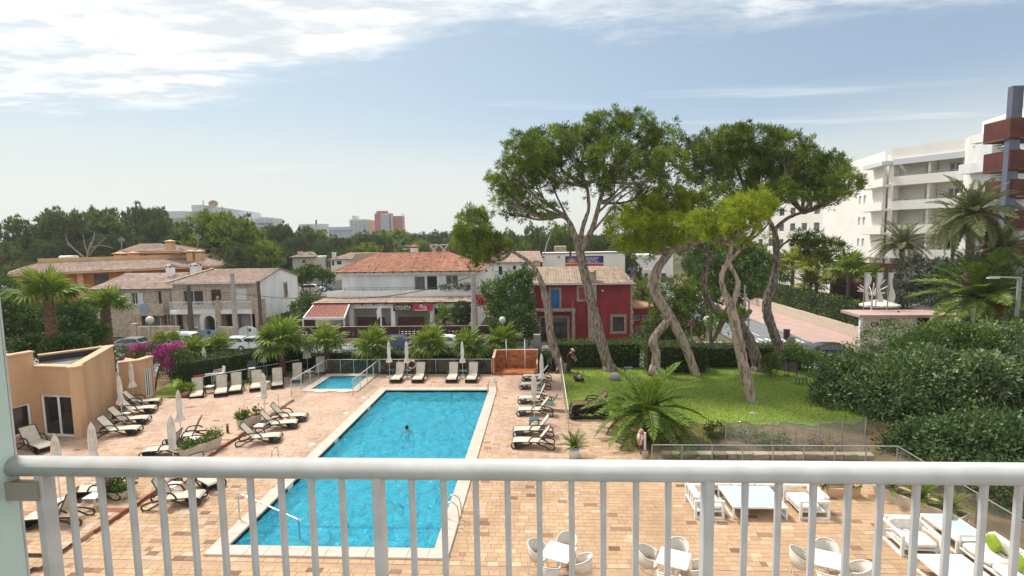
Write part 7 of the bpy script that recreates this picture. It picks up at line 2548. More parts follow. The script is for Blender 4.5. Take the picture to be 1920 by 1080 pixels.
def parasol(u, v, kind, label, z=0.0, s=1.0):
	p = G(u, v, z)
	if UP_[kind] is None:
		UP_[kind] = parasol_proto(kind)
		o = UP_[kind]
		o.location = p; o.rotation_euler = (0, 0, random.uniform(0, 6))
		o.scale = (s, s, s)
		return tag(o, label, 'parasol', 'closed white parasols')
	return dup(UP_[kind], p, random.uniform(0, 6), label, 'parasol', 'closed white parasols', s)


for a in ((731, 707, 0, 'closed parasol left of the two standing close together at the back fence'), (764, 708, 0, 'closed parasol right of the two standing close together, before the orange lifebuoy'),
		  (868, 708, 0, 'closed parasol standing alone between two back row loungers'), (577, 697, 1, 'loosely furled cone shaped parasol behind the paddling pool rail'),
		  (496, 706, 0, 'closed parasol before the hedge right of the black chair stack'), (386, 716, 2, 'closed parasol leaning by the stacked chairs at the back left', 0, .95),
		  (1016, 741, 0, 'closed parasol nearest the shower beside the glass fence'), (1002, 790, 2, 'closed parasol at the blue towelled lounger by the glass fence'),
		  (498, 785, 2, 'closed parasol behind the three loungers and the bent handrail')):
	parasol(*a)
for a in ((251, 759, 0, 'closed parasol at the corner of the small pool building block', .14), (230, 793, 0, 'closed parasol between the four loungers along the pool building', .14),
		  (341, 830, 0, 'closed parasol standing by the far lounger of the long planter', .14), (328, 893, 2, 'broad closed parasol rising above the rail beside the long planter', .14),
		  (181, 910, 2, 'closed parasol whose top shows above the rail right of the leftmost one', .14), (114, 940, 2, 'leftmost closed parasol, mostly behind the balcony rail', .14)):
	parasol(*a)

# ---- small side tables
def side_proto(m):
	r = thing('side_table', 'x', 'side table')
	MB().box(-.24, .24, -.24, .24, .38, .41).build('top', m, r)
	for sx in (-.2, .2):
		for sy in (-.2, .2):
			MB().tube([(sx, sy, .38), (sx * 1.08, sy * 1.08, 0)], .018, 6).build('leg', m, r)
	return r


st_w = side_proto(plastic_white); st_d = side_proto(teal_plastic)
SPOTS = [(733, 704, 1, 0, 'dark green side table under the left of the twin parasols'), (765, 705, 1, 0, 'dark green side table under the right of the twin parasols'), (869, 706, 1, 0, 'dark green side table under the lone back row parasol'),
		 (394, 736, 0, 0, 'pale side table between the first two loungers of the slanting row'), (497, 728, 0, 0, 'pale side table under the parasol by the black chair stack'), (580, 708, 0, 0, 'pale side table under the cone shaped parasol'),
		 (489, 812, 0, 0, 'pale side table between the nearest and middle lounger by the planter'), (325, 928, 0, 0, 'pale side table seen between the bars beside the round cream pot'), (362, 838, 0, .14, 'pale side table between the two backs at the long planter'),
		 (1002, 800, 1, 0, 'dark green side table at the potted plant end of the fence column'), (1008, 742, 1, 0, 'dark green side table under the parasol near the shower'), (240, 787, 0, .14, 'pale side table between the loungers along the pool building'),
		 (178, 950, 0, .14, 'pale side table between the two lower left loungers')]
used = [0, 0]
for u, v, k, z, lab in SPOTS:
	pr_ = (st_w, st_d)[k]
	p = G(u, v, z)
	if not used[k]:
		pr_.location = p; tag(pr_, lab, 'side table', 'small side tables'); used[k] = 1
	else:
		dup(pr_, p, random.uniform(-.2, .2), lab, 'side table', 'small side tables')
tw = thing('towel', 'teal blue towel lying on the lounger under the middle parasol', 'towel', G(1020, 768))
MB().add([(-.3, -.3, .37), (.4, -.3, .37), (.4, .28, .37), (-.3, .28, .37), (.75, -.28, .85), (.75, .26, .85)], [(0, 1, 2, 3), (1, 4, 5, 2)]).build('cloth', teal_plastic, tw)

# ---- stacked chairs by the hedge
def stack_chair(m, m2):
	r = thing('stacked_chair', 'x', 'chair')
	MB().box(-.25, .25, -.24, .24, .42, .45).build('seat', m2, r)
	MB().add([(-.25, .22, .45), (.25, .22, .45), (.24, .32, .85), (-.24, .32, .85), (-.25, .25, .45), (.25, .25, .45), (.24, .35, .85), (-.24, .35, .85)], [(0, 1, 2, 3), (7, 6, 5, 4), (3, 2, 6, 7), (0, 3, 7, 4), (1, 5, 6, 2)]).build('backrest', m, r)
	for sx in (-.24, .24):
		MB().tube([(sx, -.24, 0), (sx, -.22, .64), (sx, .24, .66)], .018, 6).build('leg', m, r)
		MB().tube([(sx, .3, 0), (sx, .24, .45)], .018, 6).build('leg', m, r)
	return r


sc_a = stack_chair(dark_metal, plastic_white); sc_b = stack_chair(plastic_white, plastic_white)
p = G(463, 722)
for k in range(5):
	lab = 'black framed chair, %s in the stack by the hedge' % ['lowest', 'second', 'middle', 'fourth', 'topmost'][k]
	o = sc_a if k == 0 else dup(sc_a, (0, 0, 0))
	o.location = (p.x, p.y + .6 + .03 * k, .13 * k); o.rotation_euler = (0, 0, .45)
	tag(o, lab, 'chair', 'stacked black framed chairs')
p = G(402, 730)
for k in range(5):
	lab = 'white chair, %s in the tilted stack behind the slanting row' % ['lowest', 'second', 'middle', 'fourth', 'topmost'][k]
	o = sc_b if k == 0 else dup(sc_b, (0, 0, 0))
	o.location = (p.x, p.y + .5 + .02 * k, .11 * k); o.rotation_euler = (0, 0, -.7)
	tag(o, lab, 'chair', 'stacked white chairs')
fl = thing('folded_parasol', 'folded red and white parasol lying by the rail at the back left', 'parasol', G(375, 735) + Vector((-.2, .9, .82)), .3)
MB().tube([(-.7, 0, 0), (0, 0, .02)], .07, 8).build('red_end', mower_red, fl, smooth=True)
MB().tube([(.003, 0, .02), (.8, 0, .05)], .085, 8).build('white_end', canvas, fl, smooth=True)

# ---- dining sets below the balcony
def bistro_table():
	r = thing('bistro_table', 'x', 'table')
	c = .02
	MB().prism([(-.4 + c, -.4), (.4 - c, -.4), (.4, -.4 + c), (.4, .4 - c), (.4 - c, .4), (-.4 + c, .4), (-.4, .4 - c), (-.4, -.4 + c)], .72, .745).build('top', table_white, r)
	MB().tube([(0, 0, .03), (0, 0, .72)], .035, 10).build('pedestal', plastic_white, r, smooth=True)
	f = MB()
	for a in range(4):
		f.tube([(0, 0, .06), (.3 * math.cos(a * 1.571 + .785), .3 * math.sin(a * 1.571 + .785), .02)], .022, 6)
	f.build('foot', plastic_white, r)
	return r


def tub_chair():
	"""woven armchair with a rounded wrap-around back; faces -y"""
	r = thing('woven_armchair', 'x', 'chair')
	MB().lathe([(.0, .43), (.22, .435), (.25, .42), (.24, .39)], n=16).build('seat', rattan, r, smooth=True)
	prof = []
	nseg = 20
	vs, fs = [], []
	for k in range(nseg + 1):
		a = R(-38) + R(256) * k / nseg
		t = math.sin(math.pi * k / nseg)
		top = .64 + .20 * max(0, t) ** 1.3
		for (rr, z) in ((.25, .41), (.285, .55), (.30, top), (.278, top), (.262, .55), (.232, .41)):
			vs.append((rr * math.cos(a) * 1.0, rr * math.sin(a) * 1.0, z))
	for k in range(nseg):
		for j in range(6):
			j2 = (j + 1) % 6
			fs.append((k * 6 + j, (k + 1) * 6 + j, (k + 1) * 6 + j2, k * 6 + j2))
	MB().add(vs, fs).build('backrest', rattan, r, smooth=True)
	rim = MB()
	pts = []
	for k in range(nseg + 1):
		a = R(-38) + R(256) * k / nseg
		t = math.sin(math.pi * k / nseg)
		pts.append((.29 * math.cos(a), .29 * math.sin(a), .645 + .20 * max(0, t) ** 1.3))
	rim.tube([(.25 * math.cos(R(-38)), .25 * math.sin(R(-38)), .42)] + pts + [(.25 * math.cos(R(218)), .25 * math.sin(R(218)), .42)], .018, 6)
	rim.build('rim', plastic_white, r, smooth=True)
	for sx, sy in ((-.2, -.18), (.2, -.18), (-.2, .2), (.2, .2)):
		MB().tube([(sx * .85, sy * .85, .40), (sx * 1.15, sy * 1.15, 0)], .016, 6).build('leg', plastic_white, r)
	return r


bt, tcb = bistro_table(), tub_chair()
first_t = first_c = True
for i, (u, v, rot, name) in enumerate(((1047, 1034, .62, 'left'), (1263, 1046, .62, 'middle'), (1553, 1048, .62, 'right'))):
	p = G(u, v, .745)
	lab = 'white square bistro table, the %s one of the three with woven chairs' % name
	o = bt if first_t else dup(bt, (0, 0, 0))
	first_t = False
	o.location = (p.x, p.y, 0); o.rotation_euler = (0, 0, rot - 1.03)
	tag(o, lab, 'table', 'white bistro tables')
	for k in range(4):
		a = rot - 1.03 + k * math.pi / 2
		d = .62 + random.uniform(-.03, .06)
		where = ['right hand', 'far', 'left hand', 'near'][k]
		o = tcb if first_c else dup(tcb, (0, 0, 0))
		first_c = False
		o.location = (p.x + d * math.cos(a), p.y + d * math.sin(a), 0)
		o.rotation_euler = (0, 0, a - math.pi / 2 + random.uniform(-.12, .12))
		tag(o, 'cream woven armchair on the %s side of the %s bistro table' % (where, name), 'chair', 'cream woven armchairs')

# ---- white lounge furniture
def club_chair(w=1.0, d=.95):
	"""sled framed lounge armchair; faces -y, back at +y"""
	r = thing('lounge_armchair', 'x', 'armchair')
	t = .07
	for s in (-1, 1):
		x = s * (w / 2 - t / 2)
		mb = MB()
		mb.box(x - t / 2, x + t / 2, -d / 2, -d / 2 + t, 0, .62).box(x - t / 2, x + t / 2, d / 2 - t, d / 2, 0, .62)
		mb.box(x - t / 2, x + t / 2, -d / 2 + t, d / 2 - t, 0, t * .8).box(x - t / 2, x + t / 2, -d / 2 + t, d / 2 - t, .62 - t * .8, .62)
		mb.build('arm_frame', white_paint, r)
	mb = MB()
	for x in (-w * .2, w * .0, w * .2): mb.box(x - .03, x + .03, d / 2 - .06, d / 2 - .03, .3, .68)
	mb.box(-w / 2 + t, w / 2 - t, d / 2 - t, d / 2 - .003, .66, .72).box(-w / 2 + t, w / 2 - t, d / 2 - t, d / 2 - .003, .22, .28)
	mb.build('back_frame', white_paint, r)
	MB().box(-w / 2 + t, w / 2 - t, -d / 2 + .02, d / 2 - t, .2, .25).build('seat_frame', white_paint, r)
	cushion(-w / 2 + t + .01, w / 2 - t - .01, -d / 2 + .0, d / 2 - .22, .252, .42).build('seat_cushion', cushion_white, r, smooth=True)
	cushion(-w / 2 + t + .01, w / 2 - t - .01, d / 2 - .24, d / 2 - .08, .40, .74).build('back_cushion', cushion_white, r, smooth=True)
	return r


def cushion(x0, x1, y0, y1, z0, z1, n=6):
	mb = MB()
	c, h = Vector(((x0 + x1) / 2, (y0 + y1) / 2, (z0 + z1) / 2)), Vector(((x1 - x0) / 2, (y1 - y0) / 2, (z1 - z0) / 2))
	def sup(a, e): return math.copysign(abs(a) ** e, a)
	m = 8; k = 16
	vs, fs = [], []
	for i in range(m + 1):
		t = -math.pi / 2 + math.pi * i / m
		for j in range(k):
			a = 2 * math.pi * j / k + math.pi / k
			vs.append((c.x + h.x * sup(math.cos(t), .35) * sup(math.cos(a), .3), c.y + h.y * sup(math.cos(t), .35) * sup(math.sin(a), .3), c.z + h.z * sup(math.sin(t), .6)))
	for i in range(m):
		for j in range(k):
			fs.append((i * k + j, i * k + (j + 1) % k, (i + 1) * k + (j + 1) % k, (i + 1) * k + j))
	return mb.add(vs, fs)


def coffee_table(w, d, h=.42):
	r = thing('coffee_table', 'x', 'table')
	t = .06
	f = MB()
	for sx in (-1, 1):
		x = sx * (w / 2 - t / 2)
		f.box(x - t / 2, x + t / 2, -d / 2, -d / 2 + t, 0, h - t).box(x - t / 2, x + t / 2, d / 2 - t, d / 2, 0, h - t)
		f.box(x - t / 2, x + t / 2, -d / 2 + t, d / 2 - t, 0, t * .7)
	f.box(-w / 2, w / 2, -d / 2, -d / 2 + t, h - t + .001, h).box(-w / 2, w / 2, d / 2 - t, d / 2, h - t + .001, h)
	f.box(-w / 2, -w / 2 + t, -d / 2 + t, d / 2 - t, h - t + .001, h).box(w / 2 - t, w / 2, -d / 2 + t, d / 2 - t, h - t + .001, h)
	f.build('frame', white_paint, r)
	MB().box(-w / 2 + t, w / 2 - t, -d / 2 + t, d / 2 - t, h - .03, h - .004).build('glass_top', table_glass, r)
	return r


def sofa(w, d=.9, n=3):
	r = thing('lounge_sofa', 'x', 'sofa')
	t = .07
	for s in (-1, 1):
		x = s * (w / 2 - t / 2)
		mb = MB()
		mb.box(x - t / 2, x + t / 2, -d / 2, -d / 2 + t, 0, .6).box(x - t / 2, x + t / 2, d / 2 - t, d / 2, 0, .6)
		mb.box(x - t / 2, x + t / 2, -d / 2 + t, d / 2 - t, .54, .6).box(x - t / 2, x + t / 2, -d / 2 + t, d / 2 - t, 0, .06)
		mb.build('arm_frame', white_paint, r)
	MB().box(-w / 2 + t, w / 2 - t, -d / 2, d / 2, .2, .25).build('seat_frame', white_paint, r)
	MB().box(-w / 2 + t, w / 2 - t, d / 2 - .06, d / 2, .26, .72).build('back_frame', white_paint, r)
	for k in range(n):
		a, b = -w / 2 + t + (w - 2 * t) * k / n + .006, -w / 2 + t + (w - 2 * t) * (k + 1) / n - .006
		cushion(a, b, -d / 2, d / 2 - .2, .252, .43).build('seat_cushion', cushion_white, r, smooth=True)
		cushion(a, b, d / 2 - .24, d / 2 - .065, .42, .78).build('back_cushion', cushion_white, r, smooth=True)
	return r


cc = club_chair()
cc.location = (5.38, 17.6, 0); cc.rotation_euler = (0, 0, math.pi / 2); cc.scale = (1.25, 1, 1)
tag(cc, 'white lounge armchair left of the big glass topped coffee table', 'armchair', 'white lounge armchairs')
dup(cc, (8.75, 17.65, 0), -math.pi / 2, 'white lounge armchair right of the big glass topped coffee table', 'armchair', 'white lounge armchairs', (1.25, 1, 1))
dup(cc, (10.75, 15.55, 0), -.06, 'white lounge armchair facing the balcony beside the lime cushion sofa', 'armchair', 'white lounge armchairs', (1.1, 1.1, 1))
ct = coffee_table(1.75, 1.5)
ct.location = (7.0, 17.75, 0); tag(ct, 'big white coffee table with pale blue glass top between two armchairs', 'table', 'white coffee tables')
c2 = coffee_table(1.0, 1.5)
p = G(1786, 984, .42); c2.location = (p.x, p.y - .1, 0); tag(c2, 'long white side table with glass top near the long cream planter', 'table', 'white coffee tables')
c3 = coffee_table(1.25, 1.1)
p = G(1788, 1062, .42); c3.location = (p.x, p.y, 0); tag(c3, 'white coffee table with glass top in front of the lime cushion sofa', 'table', 'white coffee tables')
sf = sofa(2.6)
sf.location = (7.1, 19.08, 0); tag(sf, 'white lounge sofa mostly hidden behind the balcony rail', 'sofa', 'white lounge sofas')
s2 = sofa(3.2, .95)
p = G(1862, 1003, .72); s2.location = (p.x - .28, p.y - 1.35, 0); s2.rotation_euler = (0, 0, -math.pi / 2)
tag(s2, 'white lounge sofa with two lime cushions at the lower right', 'sofa', 'white lounge sofas')
for u, v, lab in ((1862, 1022, 'lime green cushion farther back on the white sofa'), (1908, 1058, 'lime green cushion nearest the balcony on the white sofa')):
	cq = cushion(-.24, .24, -.09, .09, -.22, .22)
	pp = G(u, v, .60)
	o = put('cushion', cq.mesh('cushion', lime, True), None, (pp.x, pp.y, .66), (R(-18), R(40), R(70)), lab, 'cushion', 'lime green cushions')

# ---- planters and pots
def trough(label, c, ln, wd, h, rz, m=pot_cream, n=0, plant=None, name='planter', flower=None):
	r = thing(name, label, 'planter', c, rz)
	mb = MB()
	a, b, t = ln / 2, wd / 2, .05
	a2, b2 = a * .93, b * .9
	out_ = [(-a2, -b2, 0), (a2, -b2, 0), (a2, b2, 0), (-a2, b2, 0), (-a, -b, h), (a, -b, h), (a, b, h), (-a, b, h)]
	inn = [(-a + t, -b + t, h), (a - t, -b + t, h), (a - t, b - t, h), (-a + t, b - t, h), (-a + t, -b + t, h - .08), (a - t, -b + t, h - .08), (a - t, b - t, h - .08), (-a + t, b - t, h - .08)]
	mb.add(out_ + inn, [(0, 1, 5, 4), (1, 2, 6, 5), (2, 3, 7, 6), (3, 0, 4, 7), (4, 5, 9, 8), (5, 6, 10, 9), (6, 7, 11, 10), (7, 4, 8, 11), (8, 9, 13, 12), (9, 10, 14, 13), (10, 11, 15, 14), (11, 8, 12, 15), (0, 3, 2, 1)])
	mb.build('trough', m, r)
	MB().quad((-a + t, -b + t, h - .07), (a - t, -b + t, h - .07), (a - t, b - t, h - .07), (-a + t, b - t, h - .07)).build('soil', garden_soil, r)
	if plant is not None:
		put('plants', leaf_crown('plants', [(x, 0, h + .1, .22, b * .8, .2) for x in np.linspace(-a * .8, a * .8, max(2, int(ln / .35)))], plant, n, .16, .07, .15), r)
	if flower is not None:
		put('flowers', leaf_crown('flowers', [(-a * .6, 0, h + .22, .26, .2, .18)], flower, 260, .1, .07, .15), r)
	return r


p = G(377, 846, .14); trough('long cream trough planter with dark green plants between two loungers', p, 1.7, .45, .38, 1.15, n=600, plant=bush_green)
p = G(468, 796, .14); trough('cream trough planter with yellow flowers at the end of the step', p, 1.1, .4, .4, 1.05, n=320, plant=hedge_leaf, flower=lime_leaf)
p = G(1722, 956); lp = trough('long cream trough planter with bright palms in front of the right glass rail', p, 2.6, .6, .4, -1.02, n=0)
for k, x in enumerate((-.8, .1, .9)):
	rr = random.Random(k)
	for q in range(11):
		o = put('frond', FEA[q % 3], lp, (x, 0, .42), (rr.uniform(-.3, .3), -R(75 - q * 6), q * 2.4))
		o.scale = (.36,) * 3
MB().lathe([(.12, .38), (.13, .6), (.09, .75)], n=10).build('stem', palm_bark, lp)
p = G(1576, 927); trough('low tan trough planter behind the right lounge armchair', p, 1.1, .5, .32, .0, stucco_cap, 60, hedge_leaf)
p = G(1300, 905); trough('low dark red bench planter behind the left lounge armchair', p + Vector((.2, .7, 0)), 1.5, .4, .3, 0, corten, 60, hedge_leaf)
def pot(label, loc, prof, m, leafm, lobes, n, ln=.3, wd=.06, frond=None, cat='potted plant'):
	r = thing('potted_plant', label, cat, loc)
	MB().lathe(prof, n=18).build('pot', m, r, smooth=True)
	if frond is None:
		put('foliage', leaf_crown('foliage', lobes, leafm, n, ln, wd, .15, under=.8), r)
	else:
		rr = random.Random(3)
		for q in range(22):
			o = put('frond', FEA[q % 3] if q % 4 else FEA_DATE[0], r, (0, 0, prof[0][1] if False else .42), (rr.uniform(-.3, .3), -R(85 - q * 3.4), q * 2.4))
			o.scale = (.34 * rr.uniform(.8, 1.15),) * 3
	return r


pot('spiky palm in a white pot at the near end of the glass fence', G(1076, 859), [(.19, 0), (.22, .2), (.25, .42), (.22, .42), (.21, .38), (.0, .38)], plastic_white, None, None, 0, frond=True)
pot('leafy plant in a round terracotta bowl at the left end of the slanting row', G(349, 745), [(.24, 0), (.36, .2), (.42, .40), (.37, .40), (.35, .34), (.0, .34)], pot_terra, lime_leaf, [(0, 0, .55, .42, .4, .26)], 700, .16, .08)
pot('green plant in a round cream pot seen between the bars at the lower left', G(230, 937, .0), [(.26, 0), (.36, .22), (.38, .42), (.34, .42), (.32, .36), (.0, .36)], pot_cream, bush_green, [(0, 0, .6, .34, .32, .3)], 500, .2, .08)
sb = thing('step_block', 'low tiled step block beside the round cream pot', 'step', G(222, 957))
for k in range(2):
	for j in range(3):
		MB().box(-.42 + k * .43, -.0 + k * .43, -.36 + j * .25, -.118 + j * .25, 0, .15).build('tile', terracotta_riser if j == 0 else paver_bed, sb)
gb = thing('garden_light', 'small dark bollard light standing on the raised deck', 'bollard light', G(427, 811, .14))
MB().lathe([(.055, 0), (.055, .34), (.0, .34)], n=10).build('shaft', corten, gb)
MB().lathe([(.06, .345), (.06, .46), (.0, .47)], n=10).build('lamp', stone_trim, gb)

# ---- lifebuoys
def buoy(label, loc, rot, grp='orange lifebuoys'):
	r = thing('lifebuoy', label, 'lifebuoy', loc, 0, grp)
	r.rotation_euler = rot
	for k in range(8):
		a0, a1 = k * math.pi / 4 + .02, (k + 1) * math.pi / 4 - .02
		pts = [(.27 * math.cos(a0 + (a1 - a0) * q / 5), .27 * math.sin(a0 + (a1 - a0) * q / 5), 0) for q in range(6)]
		MB().tube(pts, .065, 8).build('segment', ring_orange if k % 2 == 0 else plastic_white, r, smooth=True)
	return r


p = G(772, 704); buoy('pale orange lifebuoy hanging on the back fence behind the twin parasols', (p.x, 35.30, .72), (R(84), 0, 0))
p = G(1203, 862); buoy('orange lifebuoy on the post at the corner of the glass rail', (p.x - .05, p.y - .02, .98), (R(90), 0, R(62)))
lpst = thing('post', 'silver box post carrying the lifebuoy at the corner of the glass rail', 'post', G(1209, 866))
MB().box(-.12, .12, -.1, .1, 0, .5).build('box', steel, lpst)
MB().box(-.04, .04, -.03, .03, .503, 1.25).build('upright', plastic_white, lpst)

# ---- glass fences
def glass_fence(label, pts, h, npost, cap=plastic_white, d0=.06, m=clear_pane, postm=steel, r=.024, name='glass_fence'):
	t = thing(name, label, 'glass fence')
	pts = [Vector(q) for q in pts]
	top = [q + Vector((0, 0, h)) for q in pts]
	MB().tube(top, r, 8).build('top_rail', cap, t, smooth=True)
	for i in range(len(pts) - 1):
		a, b = pts[i], pts[i + 1]
		n = npost[i]
		for k in range(n + 1):
			if i and k == 0: continue
			q = a.lerp(b, k / n)
			MB().bar(q, q + Vector((0, 0, h - r)), .045, .03).build('post', postm, t)
		for k in range(n):
			u_ = (b - a).normalized()
			p0, p1 = a.lerp(b, k / n) + u_ * .05, a.lerp(b, (k + 1) / n) - u_ * .05
			s = u_.cross(Vector((0, 0, 1))) * .005
			mb = MB()
			z0, z1 = d0, h - .07
			mb.add([p0 - s + Vector((0, 0, z0)), p1 - s + Vector((0, 0, z0)), p1 - s + Vector((0, 0, z1)), p0 - s + Vector((0, 0, z1))], [(0, 1, 2, 3)])
			mb.build('pane', m, t)
	return t


glass_fence('glass fence along the back of the terrace behind the back row of loungers', [(-14.95, 35.62, 0), (-11.2, 35.62, 0), (-3.5, 35.62, 0)], 1.02, [4, 6])
glass_fence('glass rail with sloping top along the left of the paddling pool', [(-14.97, 30.3, 0), (-14.97, 35.5, 0)], 1.02, [4])
glass_fence('glass rail along the right of the paddling pool', [(-11.25, 30.3, 0), (-11.25, 35.5, 0)], 1.02, [4])
glass_fence('glass fence between the lounger column and the lawn', [(1.17, 24.6, 0), (1.17, 30.2, 0), (1.17, 35.6, 0)], 1.12, [4, 4])
glass_fence('glass rail at the front edge of the garden bed, turning the corner to the right', [(4.25, 20.6, 0), (13.55, 20.6, 0), (13.55, 13.0, 0)], 1.05, [8, 6], cap=pole_grey, postm=pole_grey)
glass_fence('tall glass screen panels standing behind the front glass rail', [(7.7, 22.4, -.2), (13.7, 22.9, -.2)], 1.55, [6], cap=clear_pane, m=screen_pane, postm=pole_grey, r=.008)
lr = thing('handrail', 'thin rail fence along the slanting back row before the hedge', 'rail fence')
pts = [Vector((-21.5, 30.9, 0)), Vector((-19.2, 33.5, 0)), Vector((-17.1, 35.9, 0))]
MB().tube([q + Vector((0, 0, .95)) for q in pts], .022, 8).build('top_rail', steel, lr)
for k in range(7):
	q = pts[0].lerp(pts[2], k / 6); MB().tube([q, q + Vector((0, 0, .95))], .02, 6).build('post', steel, lr)
br = thing('handrail', 'low bronze handrail along the edge of the small deck down to the lifebuoy', 'handrail')
A_, B_ = Vector((3.55, 26.9, 0)), Vector((4.13, 22.0, 0))
MB().tube([A_ + Vector((0, 0, .42)), B_ + Vector((0, 0, .42))], .03, 8).build('top_rail', corten, br)
MB().tube([A_ + Vector((0, 0, .2)), B_ + Vector((0, 0, .2))], .02, 6).build('lower_rail', corten, br)
for k in range(6):
	q = A_.lerp(B_, k / 5); MB().tube([q, q + Vector((0, 0, .42))], .02, 6).build('post', corten, br)

# ---- low stone wall of the garden bed, stone by stone
sw_ = thing('stone_wall', 'low rough stone wall along the garden bed behind the glass rail', 'stone wall')
for row_ in range(2):
	x = 4.7 + row_ * .2
	while x < 13.0:
		l_ = random.uniform(.35, .7)
		hgt = .24
		mb = MB(); mb.cv = random.random()
		j = lambda: random.uniform(-.025, .025)
		x0, x1, y0, y1, z0, z1 = x + .012, x + l_ - .012, 21.55 + row_ * .08, 21.95, -.2 + row_ * hgt, -.2 + (row_ + 1) * hgt - .014
		c = .03
		mb.add([(x0 + j(), y0 + c, z0), (x1 + j(), y0 + c, z0), (x1, y1, z0), (x0, y1, z0), (x0 + j(), y0 + c, z1), (x1 + j(), y0 + c, z1), (x1, y1, z1), (x0, y1, z1), (x0 + c, y0 + j(), z0 + c), (x1 - c, y0 + j(), z0 + c), (x1 - c, y0 + j(), z1 - c), (x0 + c, y0 + j(), z1 - c)],
			   [(4, 5, 6, 7), (8, 9, 10, 11), (0, 1, 9, 8), (1, 5, 10, 9), (5, 4, 11, 10), (4, 0, 8, 11), (1, 2, 6, 5), (3, 0, 4, 7)])
		mb.build('stone', stone_v, sw_)
		x += l_
for (u, v, n_, lab, mm) in ((1270, 858, 260, 'small bright plant at the foot of the low stone wall', lime_leaf), (1350, 815, 900, 'dark leafy ground plants beside the big low feather palm', hedge_leaf), (1460, 838, 500, 'scrubby plants behind the tall glass screen', hedge_leaf), (1410, 820, 500, 'loose green plants left of the tall glass screen', bush_green), (1545, 838, 420, 'reddish scrub at the right end of the glass screen', dry_leaf)):
	q = G(u, v)
	shrub('plant', lab, [(q.x, q.y, .15, .7 if n_ > 400 else .3, .5, .3)], mm, n_, .16, .05, cat='plant', base=-.15, trunk=False, clump=.2)
dp = MB()
n = 2600
gx, gy = rng.uniform(4.3, 18, n), rng.uniform(22.2, 25.6, n)
Pg = np.stack([gx, gy, np.full(n, -.14)], 1)
Dg = unit(rng.normal(size=Pg.shape) + np.array([0, 0, .5]))
put('leaf_litter', bigmesh('leaf_litter', leafquads(Pg, Dg, rng.uniform(.05, .16, n), rng.uniform(.03, .07, n)), 4, rng.random(n), dry_leaf), kind='stuff')

# ---- terracotta tiled shower
def shower():
	r = thing('shower_basin', 'terracotta tiled outdoor shower with two columns at the back of the terrace', 'shower')
	x0, x1, y0, y1 = -3.42, -.35, 35.25, 37.0
	h = 1.32
	mb = MB(); rn = random.Random(4)
	def panel(o, ux, uz, n, L_, Hh, tw=.22, th=.165):
		o, ux, uz, n = map(Vector, (o, ux, uz, n))
		cx, cz = round(L_ / tw), round(Hh / th)
		tw, th = L_ / cx, Hh / cz
		for i in range(cx):
			for j in range(cz):
				mb.cv = min(1, max(0, rn.gauss(.55, .22)))
				p_ = o + ux * (i * tw + .006) + uz * (j * th + .006)
				mb.obox(p_, ux * (tw - .012), uz * (th - .012), n * (.018 + rn.uniform(0, .006)))
	panel((x0 + .14, y1, .12), (1, 0, 0), (0, 0, 1), (0, -1, 0), x1 - x0 - .28, h - .12)
	panel((x0 + .14, y0 + .12, .12), (0, 1, 0), (0, 0, 1), (1, 0, 0), y1 - y0 - .15, h * .8)
	panel((x0, y0 + .02, 0), (1, 0, 0), (0, 0, 1), (0, -1, 0), x1 - x0, .14, th=.14)
	panel((x0 + .15, y0 + .12, .10), (1, 0, 0), (0, 1, 0), (0, 0, 1), x1 - x0 - .3, y1 - y0 - .15)
	mb.build('tiles', shower_v, r, )
	body = MB()
	body.box(x0, x1, y1 + .003, y1 + .16, -.1, h)
	body.box(x0, x0 + .135, y0 + .05, y1 + .0, -.1, h * .8 + .12).box(x1 - .12, x1, y0 + .1, y1 + .0, -.1, h * .55)
	body.box(x0 + .02, x1 - .02, y0 + .03, y1, -.1, .095)
	body.build('wall', pot_terra, r)
	MB().box(x0 - .02, x1 + .02, y1 - .03, y1 + .19, h + .003, h + .05).build('coping', stucco_cap, r)
	MB().add([(x0 - .02, y0 + .03, h * .8 + .124), (x0 + .16, y0 + .03, h * .8 + .124), (x0 + .16, y1 - .033, h + .048), (x0 - .02, y1 - .033, h + .048)], [(0, 1, 2, 3)]).build('coping', stucco_cap, r)
	for x in (-2.55, -1.25):
		MB().tube([(x, y1 - .35, .1), (x, y1 - .35, 2.15)], .045, 10).build('column', steel if x < -2 else plastic_white, r, smooth=True)
		MB().tube([(x, y1 - .35, 2.15), (x, y1 - .48, 2.2), (x, y1 - .55, 2.12)], .035, 8).build('shower_head', steel, r)
		MB().ball((x, y1 - .42, 1.1), .035, 6, 5).build('tap', steel, r)


shower()

